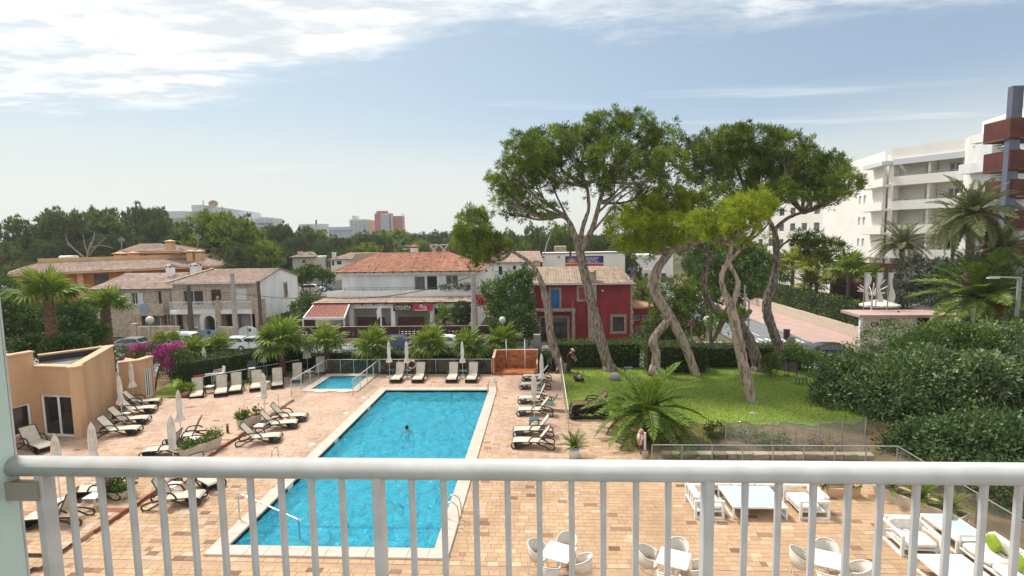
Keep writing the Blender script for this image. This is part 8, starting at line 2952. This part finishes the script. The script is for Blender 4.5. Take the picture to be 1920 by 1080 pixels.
# ---- gardener and mower
def gardener():
	p = P(1066, 702, 36.0); p.z = 0
	r = thing('person', 'gardener in maroon shirt and pale cap bending forward beside the hedge', 'person', p, R(-20))
	me = bpy.data.meshes.new('body')
	J = {'pel': (0, 0, .92), 'sp': (.10, -.10, 1.12), 'ch': (.22, -.18, 1.30), 'nk': (.32, -.25, 1.44), 'hd': (.38, -.30, 1.55),
		 'shl': (.20, -.02, 1.36), 'ell': (.36, .14, 1.16), 'hal': (.52, .06, .98), 'shr': (.22, -.34, 1.36), 'elr': (.42, -.44, 1.16), 'har': (.58, -.34, .98),
		 'hl': (.0, .10, .88), 'knl': (.06, .14, .48), 'anl': (-.04, .14, .08), 'tol': (.10, .12, .03), 'hr': (.0, -.10, .88), 'knr': (.14, -.14, .48), 'anr': (.10, -.14, .08), 'tor': (.26, -.16, .03)}
	E_ = [('pel', 'sp'), ('sp', 'ch'), ('ch', 'nk'), ('nk', 'hd'), ('ch', 'shl'), ('shl', 'ell'), ('ell', 'hal'), ('ch', 'shr'), ('shr', 'elr'), ('elr', 'har'), ('pel', 'hl'), ('hl', 'knl'), ('knl', 'anl'), ('anl', 'tol'), ('pel', 'hr'), ('hr', 'knr'), ('knr', 'anr'), ('anr', 'tor')]
	RAD = {'pel': .15, 'sp': .14, 'ch': .15, 'nk': .06, 'hd': .085, 'shl': .075, 'ell': .05, 'hal': .035, 'shr': .075, 'elr': .05, 'har': .035, 'hl': .11, 'knl': .075, 'anl': .05, 'tol': .035, 'hr': .11, 'knr': .075, 'anr': .05, 'tor': .035}
	def skin_mesh(joints, edges, rad, name, m, sub=2):
		ks = list(joints)
		me_ = bpy.data.meshes.new(name)
		me_.from_pydata([joints[k] for k in ks], [(ks.index(a), ks.index(b)) for a, b in edges], [])
		o = bpy.data.objects.new(name, me_)
		COL.objects.link(o)
		md = o.modifiers.new('skin', 'SKIN')
		for i, k in enumerate(ks):
			o.data.skin_vertices[0].data[i].radius = (rad[k], rad[k])
		o.data.skin_vertices[0].data[0].use_root = True
		s_ = o.modifiers.new('sub', 'SUBSURF'); s_.levels = sub; s_.render_levels = sub
		dg = bpy.context.evaluated_depsgraph_get()
		fin = bpy.data.meshes.new_from_object(o.evaluated_get(dg))
		bpy.data.objects.remove(o)
		fin.materials.clear(); fin.materials.append(m)
		fin.polygons.foreach_set('use_smooth', [True] * len(fin.polygons))
		return fin
	put('body', skin_mesh(J, E_, RAD, 'body', skin), r)
	up = {k: J[k] for k in ('pel', 'sp', 'ch', 'shl', 'ell', 'shr', 'elr')}
	up['ell'] = tuple(Vector(J['shl']).lerp(Vector(J['ell']), .8)); up['elr'] = tuple(Vector(J['shr']).lerp(Vector(J['elr']), .8))
	put('shirt', skin_mesh(up, [('pel', 'sp'), ('sp', 'ch'), ('ch', 'shl'), ('shl', 'ell'), ('ch', 'shr'), ('shr', 'elr')], {'pel': .185, 'sp': .175, 'ch': .18, 'shl': .10, 'ell': .075, 'shr': .10, 'elr': .075}, 'shirt', shirt_maroon), r)
	lo = {k: J[k] for k in ('pel', 'hl', 'knl', 'anl', 'hr', 'knr', 'anr')}
	put('trousers', skin_mesh(lo, [('pel', 'hl'), ('hl', 'knl'), ('knl', 'anl'), ('pel', 'hr'), ('hr', 'knr'), ('knr', 'anr')], {'pel': .17, 'hl': .13, 'knl': .095, 'anl': .075, 'hr': .13, 'knr': .095, 'anr': .075}, 'trousers', trouser_dark), r)
	MB().ball((.39, -.31, 1.60), .105, 14, 10, (1, 1, 1.12)).build('head', skin, r, smooth=True)
	c = MB()
	c.lathe([(.118, .0), (.116, .04), (.09, .09), (.0, .115)], (.38, -.30, 1.63), 14)
	c.add([(.46, -.40, 1.635), (.60, -.36, 1.60), (.54, -.46, 1.60), (.42, -.42, 1.635)], [(0, 1, 2, 3)])
	c.build('cap', cap_white, r)
	for hx_, hy_, s in ((.53, .06, 1), (.59, -.33, -1)):
		h = MB()
		h.ball((hx_, hy_, .95), .045, 8, 6, (1.1, .6, 1.2))
		for k in range(4):
			yk = hy_ + (k - 1.5) * .02
			h.tube([(hx_ + .01, yk, .92), (hx_ + .05, yk, .88 - .004 * abs(k - 1.5)), (hx_ + .035, yk, .85)], [.0095, .009, .007], 6)
		h.tube([(hx_ - .01, hy_ + s * .03, .94), (hx_ + .03, hy_ + s * .045, .90), (hx_ + .05, hy_ + s * .03, .88)], [.011, .01, .008], 6)
		h.build('hand', skin, r, smooth=True)
	for a_ in ('l', 'r'):
		t_, k_ = Vector(J['to' + a_]), Vector(J['an' + a_])
		MB().tube([k_ + Vector((-.05, 0, -.02)), k_.lerp(t_, .5) + Vector((0, 0, -.01)), t_ + Vector((.04, 0, .0))], [.055, .055, .04], 8).build('shoe', dark_metal, r, smooth=True)
	return r


gardener()
mp = G(1085, 713)
mw = thing('lawn_mower', 'small red and black push mower standing on the grass beside the gardener', 'lawn mower', mp, R(95))
MB().prism([(-.34, -.2), (.3, -.24), (.38, -.14), (.38, .14), (.3, .24), (-.34, .2)], .1, .24).build('deck', black_cap, mw)
MB().prism([(-.2, -.15), (.18, -.16), (.26, 0), (.18, .16), (-.2, .15)], .243, .38).build('hood', mower_red, mw)
MB().lathe([(.1, .0), (.1, .09), (.05, .12), (0, .12)], (0, 0, .383), 12).build('engine', dark_metal, mw)
for x, y_ in ((-.28, -.25), (-.28, .25), (.26, -.27), (.26, .27)):
	MB().tube([(x, y_ - .03, .1), (x, y_ + .03, .1)], .1, 12).build('wheel', tyre, mw)
MB().ball((-.42, 0, .34), .2, 10, 7, (.8, .9, .8)).build('grass_bag', concrete, mw)
hd_ = MB()
for s in (-1, 1): hd_.tube([(-.2, s * .17, .2), (-.95, s * .2, .95)], .014, 6)
hd_.tube([(-.95, -.2, .95), (-.95, .2, .95)], .014, 6)
hd_.build('handle', dark_metal, mw)
stl = thing('stool', 'small dark green stool standing on the lawn behind the feather palm', 'stool', G(1178, 700))
MB().box(-.28, .28, -.2, .2, .36, .41).build('top', teal_plastic, stl)
for sx in (-.24, .24):
	for sy in (-.16, .16): MB().bar((sx, sy, 0), (sx, sy, .36), .04).build('leg', teal_plastic, stl)
rk = thing('rock', 'grey rock on the lawn left of the small dark green stool', 'rock', G(1153, 712))
MB().ball((0, 0, .2), .4, 8, 6, (1, .7, .75)).build('stone', concrete, rk)
for u, v, lab in ((1135, 752, 'pale round cover plate on the lawn behind the lounger pile'), (1411, 775, 'pale cover plate in the grass at the foot of the looped trunk')):
	put('cover_plate', MB().lathe([(.0, .03), (.16, .03), (.18, 0)], n=12).mesh('cover_plate', concrete), None, G(u, v), None, lab, 'cover plate', 'cover plates in the lawn')
# garden chairs at the right end of the lawn
gc = stack_chair(dark_metal, dark_metal)
gc.location = G(1468, 703); gc.rotation_euler = (0, 0, .6); tag(gc, 'black garden chair at the foot of the rightmost pine', 'chair', 'black garden chairs')
dup(gc, G(1486, 706), -.4, 'black garden chair left of the low black garden table', 'chair', 'black garden chairs')
gt_ = dup(stl, G(1502, 720), .2, 'low black garden table beside the dark shrub', 'table'); gt_.name = 'garden_table'
for ch_ in KIDS(gt_): ch_.data = ch_.data.copy(); ch_.data.materials[0] = dark_metal
for o_, z_ in ((stl, 0),): pass

# ================================================================== STREET THINGS
def lamp(label, u, v, Y, base, r_px=6.5):
	p = P(u, v, Y)
	r = thing('globe_lamp', label, 'street lamp', (p.x, Y, base), 0, 'white globe lamps')
	rad = r_px * Y / CAM_F
	MB().tube([(0, 0, 0), (0, 0, p.z - base - rad * .9)], .045, 8).build('pole', pole_grey, r)
	MB().ball((0, 0, p.z - base), rad, 16, 10).build('globe', lamp_white, r, smooth=True)
	MB().lathe([(.09, 0), (.1, .08), (.05, .1)], (0, 0, p.z - base - rad - .07), 10).build('collar', pole_grey, r)


lamp('white globe lamp in front of the dark bush right of the concrete pole', 942, 600, 40.3, -2.4)
lamp('white globe lamp between the crossing trunks and the looped trunk', 1326, 599, 40.3, -2.4, 7)
lamp('white globe lamp in front of the yard wall at the left', 281, 600, 40.3, -2.4, 7.5)
def upole(label, u0, v0, u1, v1, Y, w, m, base=-2.5):
	t = P(u1, v1, Y)
	r = thing('utility_pole', label, 'utility pole', (t.x, Y, base), 0, 'utility poles')
	MB().tube([(0, 0, 0), (0, 0, t.z - base)], [w * .62, w * .42], 10).build('shaft', m, r)
	MB().bar((-.25, 0, t.z - base - .35), (.25, 0, t.z - base - .35), .07).build('crossarm', pole_grey, r)
	for s in (-.2, .2): MB().lathe([(.03, 0), (.05, .06), (.03, .12), (0, .12)], (s, 0, t.z - base - .31), 8).build('insulator', dark_metal, r)
	return Vector((t.x, Y, t.z))


w1 = upole('dark wooden pole in front of the stone house balcony', 355, 660, 353, 534, 58.2, .52, pole_wood)
w2 = upole('pale concrete pole in the middle of the stone house front', 437, 640, 435, 512, 57.9, .5, pole_concrete)
w3 = upole('slim dark wooden pole at the white gable corner', 485, 640, 484, 527, 58.0, .40, pole_wood)
w4 = upole('thick concrete pole right of the white house', 889, 660, 887, 512, 55.5, .55, pole_concrete)
def cable(label, a, b, sag, r=.03):
	pts = [a.lerp(b, t / 14) - Vector((0, 0, sag * 4 * (t / 14) * (1 - t / 14))) for t in range(15)]
	mb = MB().tube(pts, r, 5)
	mb.build('cable', cable_m, None, label=label, cat='cable', group='overhead cables')


cable('black cable running from the concrete pole down across the white house', P(887, 517, 55.5), P(590, 556, 58), 1.0, .045)
cable('black cable from the slim dark pole rising towards the white gable bank', P(590, 556, 58.2), P(484, 554, 58), .25, .04)
cable('black cable between the dark wooden pole and the pale concrete pole', P(353, 540, 58.2), P(436, 549, 57.9), .1)
cable('black cable between the pale concrete pole and the slim dark pole', P(436, 549, 57.9), P(484, 555, 58), .05)
cable('black cable running left from the dark wooden pole past the low stone house', P(353, 540, 58.2), P(120, 546, 58), .4)
for u, vt, vb, lab in ((1397, 537, 640, 'tall grey metal post beside the looped trunk'), (1405, 543, 600, 'thinner grey metal post right of the tall one'), (1912, 520, 620, 'grey metal lamp post at the right edge')):
	Y = 52 if u < 1400 else (62 if u < 1500 else 38)
	p = P(u, vt, Y)
	r = thing('metal_post', lab, 'post', (p.x, Y, -2.5))
	MB().tube([(0, 0, 0), (0, 0, p.z + 2.5)], .09 if u != 1912 else .13, 10).build('shaft', pole_grey, r)
	if u == 1912:
		q = P(1855, 519, Y)
		MB().tube([(0, 0, p.z + 2.45), (q.x - p.x, 0, q.z + 2.5)], [.07, .05], 8).build('lamp_arm', pole_grey, r)
		MB().box(q.x - p.x - .1, q.x - p.x + .6, -.12, .12, q.z + 2.38, q.z + 2.46).build('lamp_head', plastic_white, r)
	else:
		MB().lathe([(.1, 0), (.12, .05), (0, .08)], (0, 0, p.z + 2.5), 8).build('post_cap', pole_grey, r)
lamp_p = P(1020, 438, 92)
r = thing('street_lamp', 'leaning grey street lamp standing out against the far pines', 'street lamp', (P(1018, 476, 92).x, 92, -2.5))
q0, q1 = P(1021, 476, 92) - Vector(r.location), P(1033, 437, 92) - Vector(r.location)
MB().tube([(q0.x, 0, 0), q0, q1, q1 + Vector((-.9, 0, .35))], [.1, .09, .06, .05], 8, smooth=3).build('pole', pole_grey, r)
MB().box(q1.x - 1.4, q1.x - .8, -.12, .12, q1.z + .3, q1.z + .42).build('lamp_head', plastic_white, r)

def sign_round(label, u, v, Y, rad, face, ring=None):
	p = P(u, v, Y)
	r = thing('road_sign', label, 'road sign', (p.x, Y, -2.5))
	MB().tube([(0, .06, 0), (0, .06, p.z + 2.5 + rad)], .035, 8).build('post', pole_grey, r)
	def disc(rr, y0, y1, m, nm):
		mb = MB()
		n_ = 24
		ps = [(rr * math.cos(2 * math.pi * k / n_), rr * math.sin(2 * math.pi * k / n_) + p.z + 2.5) for k in range(n_)]
		mb.add([(a, y0, b) for a, b in ps] + [(a, y1, b) for a, b in ps], [tuple(range(n_)), tuple(range(2 * n_ - 1, n_ - 1, -1))] + [(k, n_ + k, n_ + (k + 1) % n_, (k + 1) % n_) for k in range(n_)])
		return mb.build(nm, m, r)
	if ring is not None:
		disc(rad, 0, .03, ring, 'ring'); disc(rad * .74, -.008, -.002, face, 'face')
		MB().bar((-rad * .55, -.014, p.z + 2.5 + rad * .55), (rad * .55, -.014, p.z + 2.5 - rad * .55), rad * .22, .006, up=(0, 1, 0)).build('slash', ring, r)
	else:
		disc(rad, 0, .03, face, 'plate')
		MB().bar((0, -.03, p.z + 2.5 - rad), (0, -.03, p.z + 2.5 + rad), .05).build('bracket', pole_grey, r)


sign_round('blue and red no parking sign left of the globe lamp', 1297, 606, 41, .26, shutter_blue, red_sign)
sign_round('round grey back of a road sign by the kerb', 1484, 639, 50, .4, pole_grey)
bn_ = thing('litter_bin', 'dark purple brown cylindrical litter bin on the pink pavement', 'litter bin', P(1475, 625, 58)); bn_.location.z = -2.37
MB().lathe([(.26, .25), (.3, .3), (.31, 1.2), (.0, 1.2)], n=14).build('drum', corten, bn_)
MB().lathe([(.34, 1.203), (.35, 1.3), (.0, 1.36)], n=14).build('lid', dark_metal, bn_)
MB().tube([(0, 0, 0), (0, 0, .25)], .08, 8).build('foot', dark_metal, bn_)
gr_ = thing('guard_rail', 'short white pedestrian guard rail beside the litter bin', 'guard rail')
a, b = P(1482, 614, 57.5), P(1501, 622, 55)
a.z = b.z = -2.37
mb = MB()
for z in (.95, .15): mb.bar(a + Vector((0, 0, z)), b + Vector((0, 0, z)), .06)
for k in range(3): mb.bar(a.lerp(b, k / 2), a.lerp(b, k / 2) + Vector((0, 0, .98)), .06)
mb.build('frame', plastic_white, gr_)
MB().quad(a + Vector((0, 0, .2)), b + Vector((0, 0, .2)), b + Vector((0, 0, .9)), a + Vector((0, 0, .9))).build('panel', clear_pane, gr_)
# low boundary by the corner: tan pillars, red wall
cw = thing('corner_wall', 'low dark red wall slanting to the street behind the no parking sign', 'wall')
a, b = P(1270, 632, 46), P(1345, 650, 44)
MB().obox((a.x, 46, -2.5), (b.x - a.x, -1.2, 0), (.1, .25, 0), (0, 0, 1.15)).build('panel', red_wall, cw)
MB().obox((a.x, 45.98, -1.345), (b.x - a.x, -1.2, 0), (.1, .3, 0), (0, 0, .08)).build('coping', stucco_cap, cw)
pl = thing('gate_pillar', 'grey concrete pillar between the shower and the leaning pine', 'pillar', (P(1007, 640, 40).x, 40, -2.5))
MB().box(-.26, .26, -.2, .2, 0, P(1007, 627, 40).z + 2.5).build('shaft', concrete, pl)

# flags and the white steel palm
for i, (u, lab) in enumerate(((1622, 'left one of the three white vertical flags above the entrance canopy'), (1645, 'middle one of the three white vertical flags above the entrance canopy'), (1667, 'right one of the three white vertical flags above the entrance canopy'))):
	Y = 53.0
	p, q, b = P(u, 511, Y), P(u, 566, Y), P(u, 590, Y)
	r = thing('flag', lab, 'flag', (p.x, Y, -2.4), 0, 'white flags at the hotel entrance')
	MB().tube([(0, 0, 0), (0, 0, p.z + 2.4)], .05, 8).build('pole', pole_grey, r)
	MB().bar((0, 0, p.z + 2.36), (.62, 0, p.z + 2.38), .05).build('arm', plastic_white, r)
	mb = MB()
	n_ = 14
	vs = []
	for k in range(n_ + 1):
		t = k / n_
		z = (p.z + 2.34) * (1 - t) + (q.z + 2.4) * t
		w = .45 + .12 * math.sin(t * 7 + i) - .1 * (t < .1)
		for j in range(4):
			vs.append((.07 + w * j / 3, .10 * math.sin(j * 1.6 + t * 5 + i), z + .05 * math.sin(j * 2 + i)))
	mb.add(vs, [(k * 4 + j, k * 4 + j + 1, (k + 1) * 4 + j + 1, (k + 1) * 4 + j) for k in range(n_) for j in range(3)])
	mb.build('cloth', car_white, r, smooth=True)
wp = thing('light_tree', 'white steel tree of straight branches between the flags', 'sculpture', (P(1636, 540, 55).x, 55, -2.3))
c = P(1636, 552, 55); hc = c.z + 2.3
MB().tube([(0, 0, 0), (0, 0, hc)], .09, 8).build('trunk', plastic_white, wp)
rr = random.Random(2)
for k in range(16):
	az = k * 2.4; el = rr.uniform(.25, .95)
	d = Vector((math.cos(az) * math.cos(el), math.sin(az) * math.cos(el), math.sin(el)))
	MB().tube([Vector((0, 0, hc - .2)), Vector((0, 0, hc)) + d * .7, Vector((0, 0, hc - .1)) + d * rr.uniform(1.3, 2.0)], .045, 5).build('branch', plastic_white, wp)
for (u, v, w, lab) in ((1727, 572, 46, 'open cream parasol behind the entrance canopy'), (1745, 588, 60, 'lower open cream parasol just behind the entrance canopy roof'), (1650, 566, 60, 'cream shade sail roof behind the white flags')):
	Y = 57 if v < 580 else 54.5
	p = P(u, v, Y); k_ = w * Y / CAM_F / 2
	r = thing('garden_parasol', lab, 'parasol', (p.x, Y, -2.3), 0, 'open cream parasols in the hotel garden')
	hz = p.z + 2.3
	mb = MB(); n_ = 8
	mb.add([(0, 0, hz + .35)] + [(k_ * 1.1 * math.cos(2 * math.pi * k / n_ + .39), k_ * math.sin(2 * math.pi * k / n_ + .39), hz - .25) for k in range(n_)] + [(k_ * 1.1 * math.cos(2 * math.pi * k / n_ + .39), k_ * math.sin(2 * math.pi * k / n_ + .39), hz - .45) for k in range(n_)],
		   [(0, 1 + k, 1 + (k + 1) % n_) for k in range(n_)] + [(1 + k, 1 + n_ + k, 1 + n_ + (k + 1) % n_, 1 + (k + 1) % n_) for k in range(n_)])
	mb.build('canopy', canvas, r)
	MB().tube([(0, 0, 0), (0, 0, hz + .3)], .04, 8).build('pole', wood_dark, r)

# ---- cars
def car(label, loc, rz, m, kind='hatch', scale=1.0, group='parked cars'):
	r = thing('parked_car', label, 'car' if kind != 'van' else 'van', loc, rz, group)
	if kind == 'van':
		prof = [(-2.3, .35), (-2.35, .9), (-2.25, 1.85), (-2.0, 1.98), (.9, 1.98), (1.25, 1.85), (1.75, 1.15), (2.3, 1.0), (2.4, .65), (2.35, .35)]
		cab = [(-2.1, 1.2), (-2.05, 1.75), (1.05, 1.75), (1.55, 1.2)]
	else:
		prof = [(-2.1, .3), (-2.15, .75), (-2.05, .98), (-1.75, 1.02), (-1.3, 1.4), (-.9, 1.46), (.35, 1.45), (.75, 1.32), (1.25, .98), (1.95, .86), (2.12, .62), (2.08, .3)]
		cab = [(-1.62, 1.02), (-1.22, 1.37), (.32, 1.38), (1.02, 1.0)]
	W2 = .84
	def loft(p, w, inset):
		n_ = len(p); mb = MB(); vs = []
		zmax = max(q[1] for q in p)
		for s in (-1, 1):
			for x, z in p:
				k_ = 1 if z < 1.0 else 1 - inset * (z - 1.0) / (zmax - .999)
				vs.append((x, s * w * k_, z))
		return mb.add(vs, [tuple(range(n_)), tuple(range(2 * n_ - 1, n_ - 1, -1))] + [(i, n_ + i, n_ + (i + 1) % n_, (i + 1) % n_) for i in range(n_)])
	loft(prof, W2, .2).build('body', m, r)
	sd = MB()
	zc = max(q[1] for q in prof)
	for s in (-1, 1):
		sd.add([(x, s * (W2 * (1 - .2 * max(0, z - 1.0) / (zc - .999)) + .006), z) for x, z in cab], [(0, 1, 2, 3)])
	sd.build('side_window', car_glass, r)
	if kind == 'van':
		MB().add([(1.28, -.66, 1.82), (1.28, .66, 1.82), (1.77, .78, 1.18), (1.77, -.78, 1.18)], [(0, 1, 2, 3)]).build('windscreen', car_glass, r)
	else:
		MB().add([(.78, -.62, 1.33), (.78, .62, 1.33), (1.27, .76, 1.0), (1.27, -.76, 1.0)], [(0, 1, 2, 3)]).build('windscreen', car_glass, r)
		MB().add([(-1.33, -.62, 1.395), (-1.33, .62, 1.395), (-1.75, .76, 1.045), (-1.75, -.76, 1.045)], [(0, 1, 2, 3)]).build('rear_window', car_glass, r)
	for x in (-1.35, 1.35):
		for s in (-1, 1):
			w_ = MB().tube([(x, s * .68, .32), (x, s * .87, .32)], .32, 16).build('wheel', tyre, r)
			MB().tube([(x, s * .871, .32), (x, s * .885, .32)], .19, 12).build('rim', steel, w_)
	xf, zf = (2.1, .68) if kind != 'van' else (2.37, .72)
	for s in (-1, 1): MB().ball((xf - .04, s * .6, zf), .12, 8, 6, (.6, 1.3, .8)).build('headlight', plastic_white, r)
	for s in (-1, 1): MB().box(-2.19 if kind != 'van' else -2.37, -2.1, s * .66 - .12, s * .66 + .12, .78, .93).build('tail_light', red_sign, r)
	for s in (-1, 1): MB().box(.72, .9, s * .86 - .0, s * .86 + s * .14 if s > 0 else s * .86 + .0, 1.02, 1.14).build('mirror', m, r) if s > 0 else MB().box(.72, .9, -1.0, -.86, 1.02, 1.14).build('mirror', m, r)
	return r


CZ = -2.496
def px_x(u, Y): return P(u, 640, Y).x
car('white car half hidden by dark bushes behind the pool building', (px_x(170, 50), 50, CZ), math.pi, car_white)
car('silver car with roof bars behind the bougainvillea', (px_x(243, 55.5), 55.5, CZ), math.pi, car_silver)
car('white van parked before the stone house yard wall', (px_x(345, 55.6), 55.6, CZ), 0, car_white, 'van')
car('white car with dark windows parked before the arched white gate', (px_x(437, 55.6), 55.6, CZ), math.pi, car_white)
car('second white car parked just right of the arched white gate', (px_x(487, 55.7), 55.7, CZ), 0, car_white)
car('dark blue grey car seen between two fan palms before the slotted fence', (px_x(747, 55.6), 55.6, CZ), 0, car_blue)
car('white car glimpsed behind the fan palms near the concrete pole', (px_x(840, 55.6), 55.6, CZ), 0, car_white)
car('black car by the foot of the concrete pole', (px_x(912, 55.7), 55.7, CZ), math.pi, car_black)
car('white van behind the clipped hedge in front of the red house', (px_x(1063, 47), 47, CZ), 0, car_white, 'van')
car('grey black car driving past the big shrubs at the right', (P(1548, 655, 50.5).x, 50.5, CZ), math.pi * .93, car_black)
car('red car in the shade at the far left behind the pool building', (px_x(142, 48), 48, CZ), 0, car_red)
car('blue white car parked in the lane behind the white gable', (P(602, 541, 92).x, 92, P(602, 548, 92).z), .25, car_blue)
car('white car parked in the lane beside the blue one', (P(585, 545, 88).x, 88, P(585, 549, 88).z), .25, car_white)
struct('lane', MB().obox((P(560, 552, 86).x, 85, P(590, 549, 90).z - .04), (9, 2, 0), (-1, 10, 0), (0, 0, -2)), concrete)
car('dark car far down the side street', (P(1393, 612, 75).x - 1.2, 75, CZ), math.pi / 2, car_black)

# ---- summer haze: one closed box of even, pale air round everything
hz = MB().box(-1520, 1520, -310, 2520, -3.7, 46)
hm = bpy.data.materials.new('haze_air')
hm.use_nodes = True
ht = hm.node_tree
ht.nodes.clear()
pv = N('ShaderNodeVolumePrincipled', ht)
pv.inputs['Color'].default_value = (.93, .95, .97, 1)
pv.inputs['Density'].default_value = .0003
pv.inputs['Anisotropy'].default_value = .25
L(pv.outputs[0], N('ShaderNodeOutputMaterial', ht).inputs['Volume'], ht)
hz.build('haze', hm, kind='stuff')
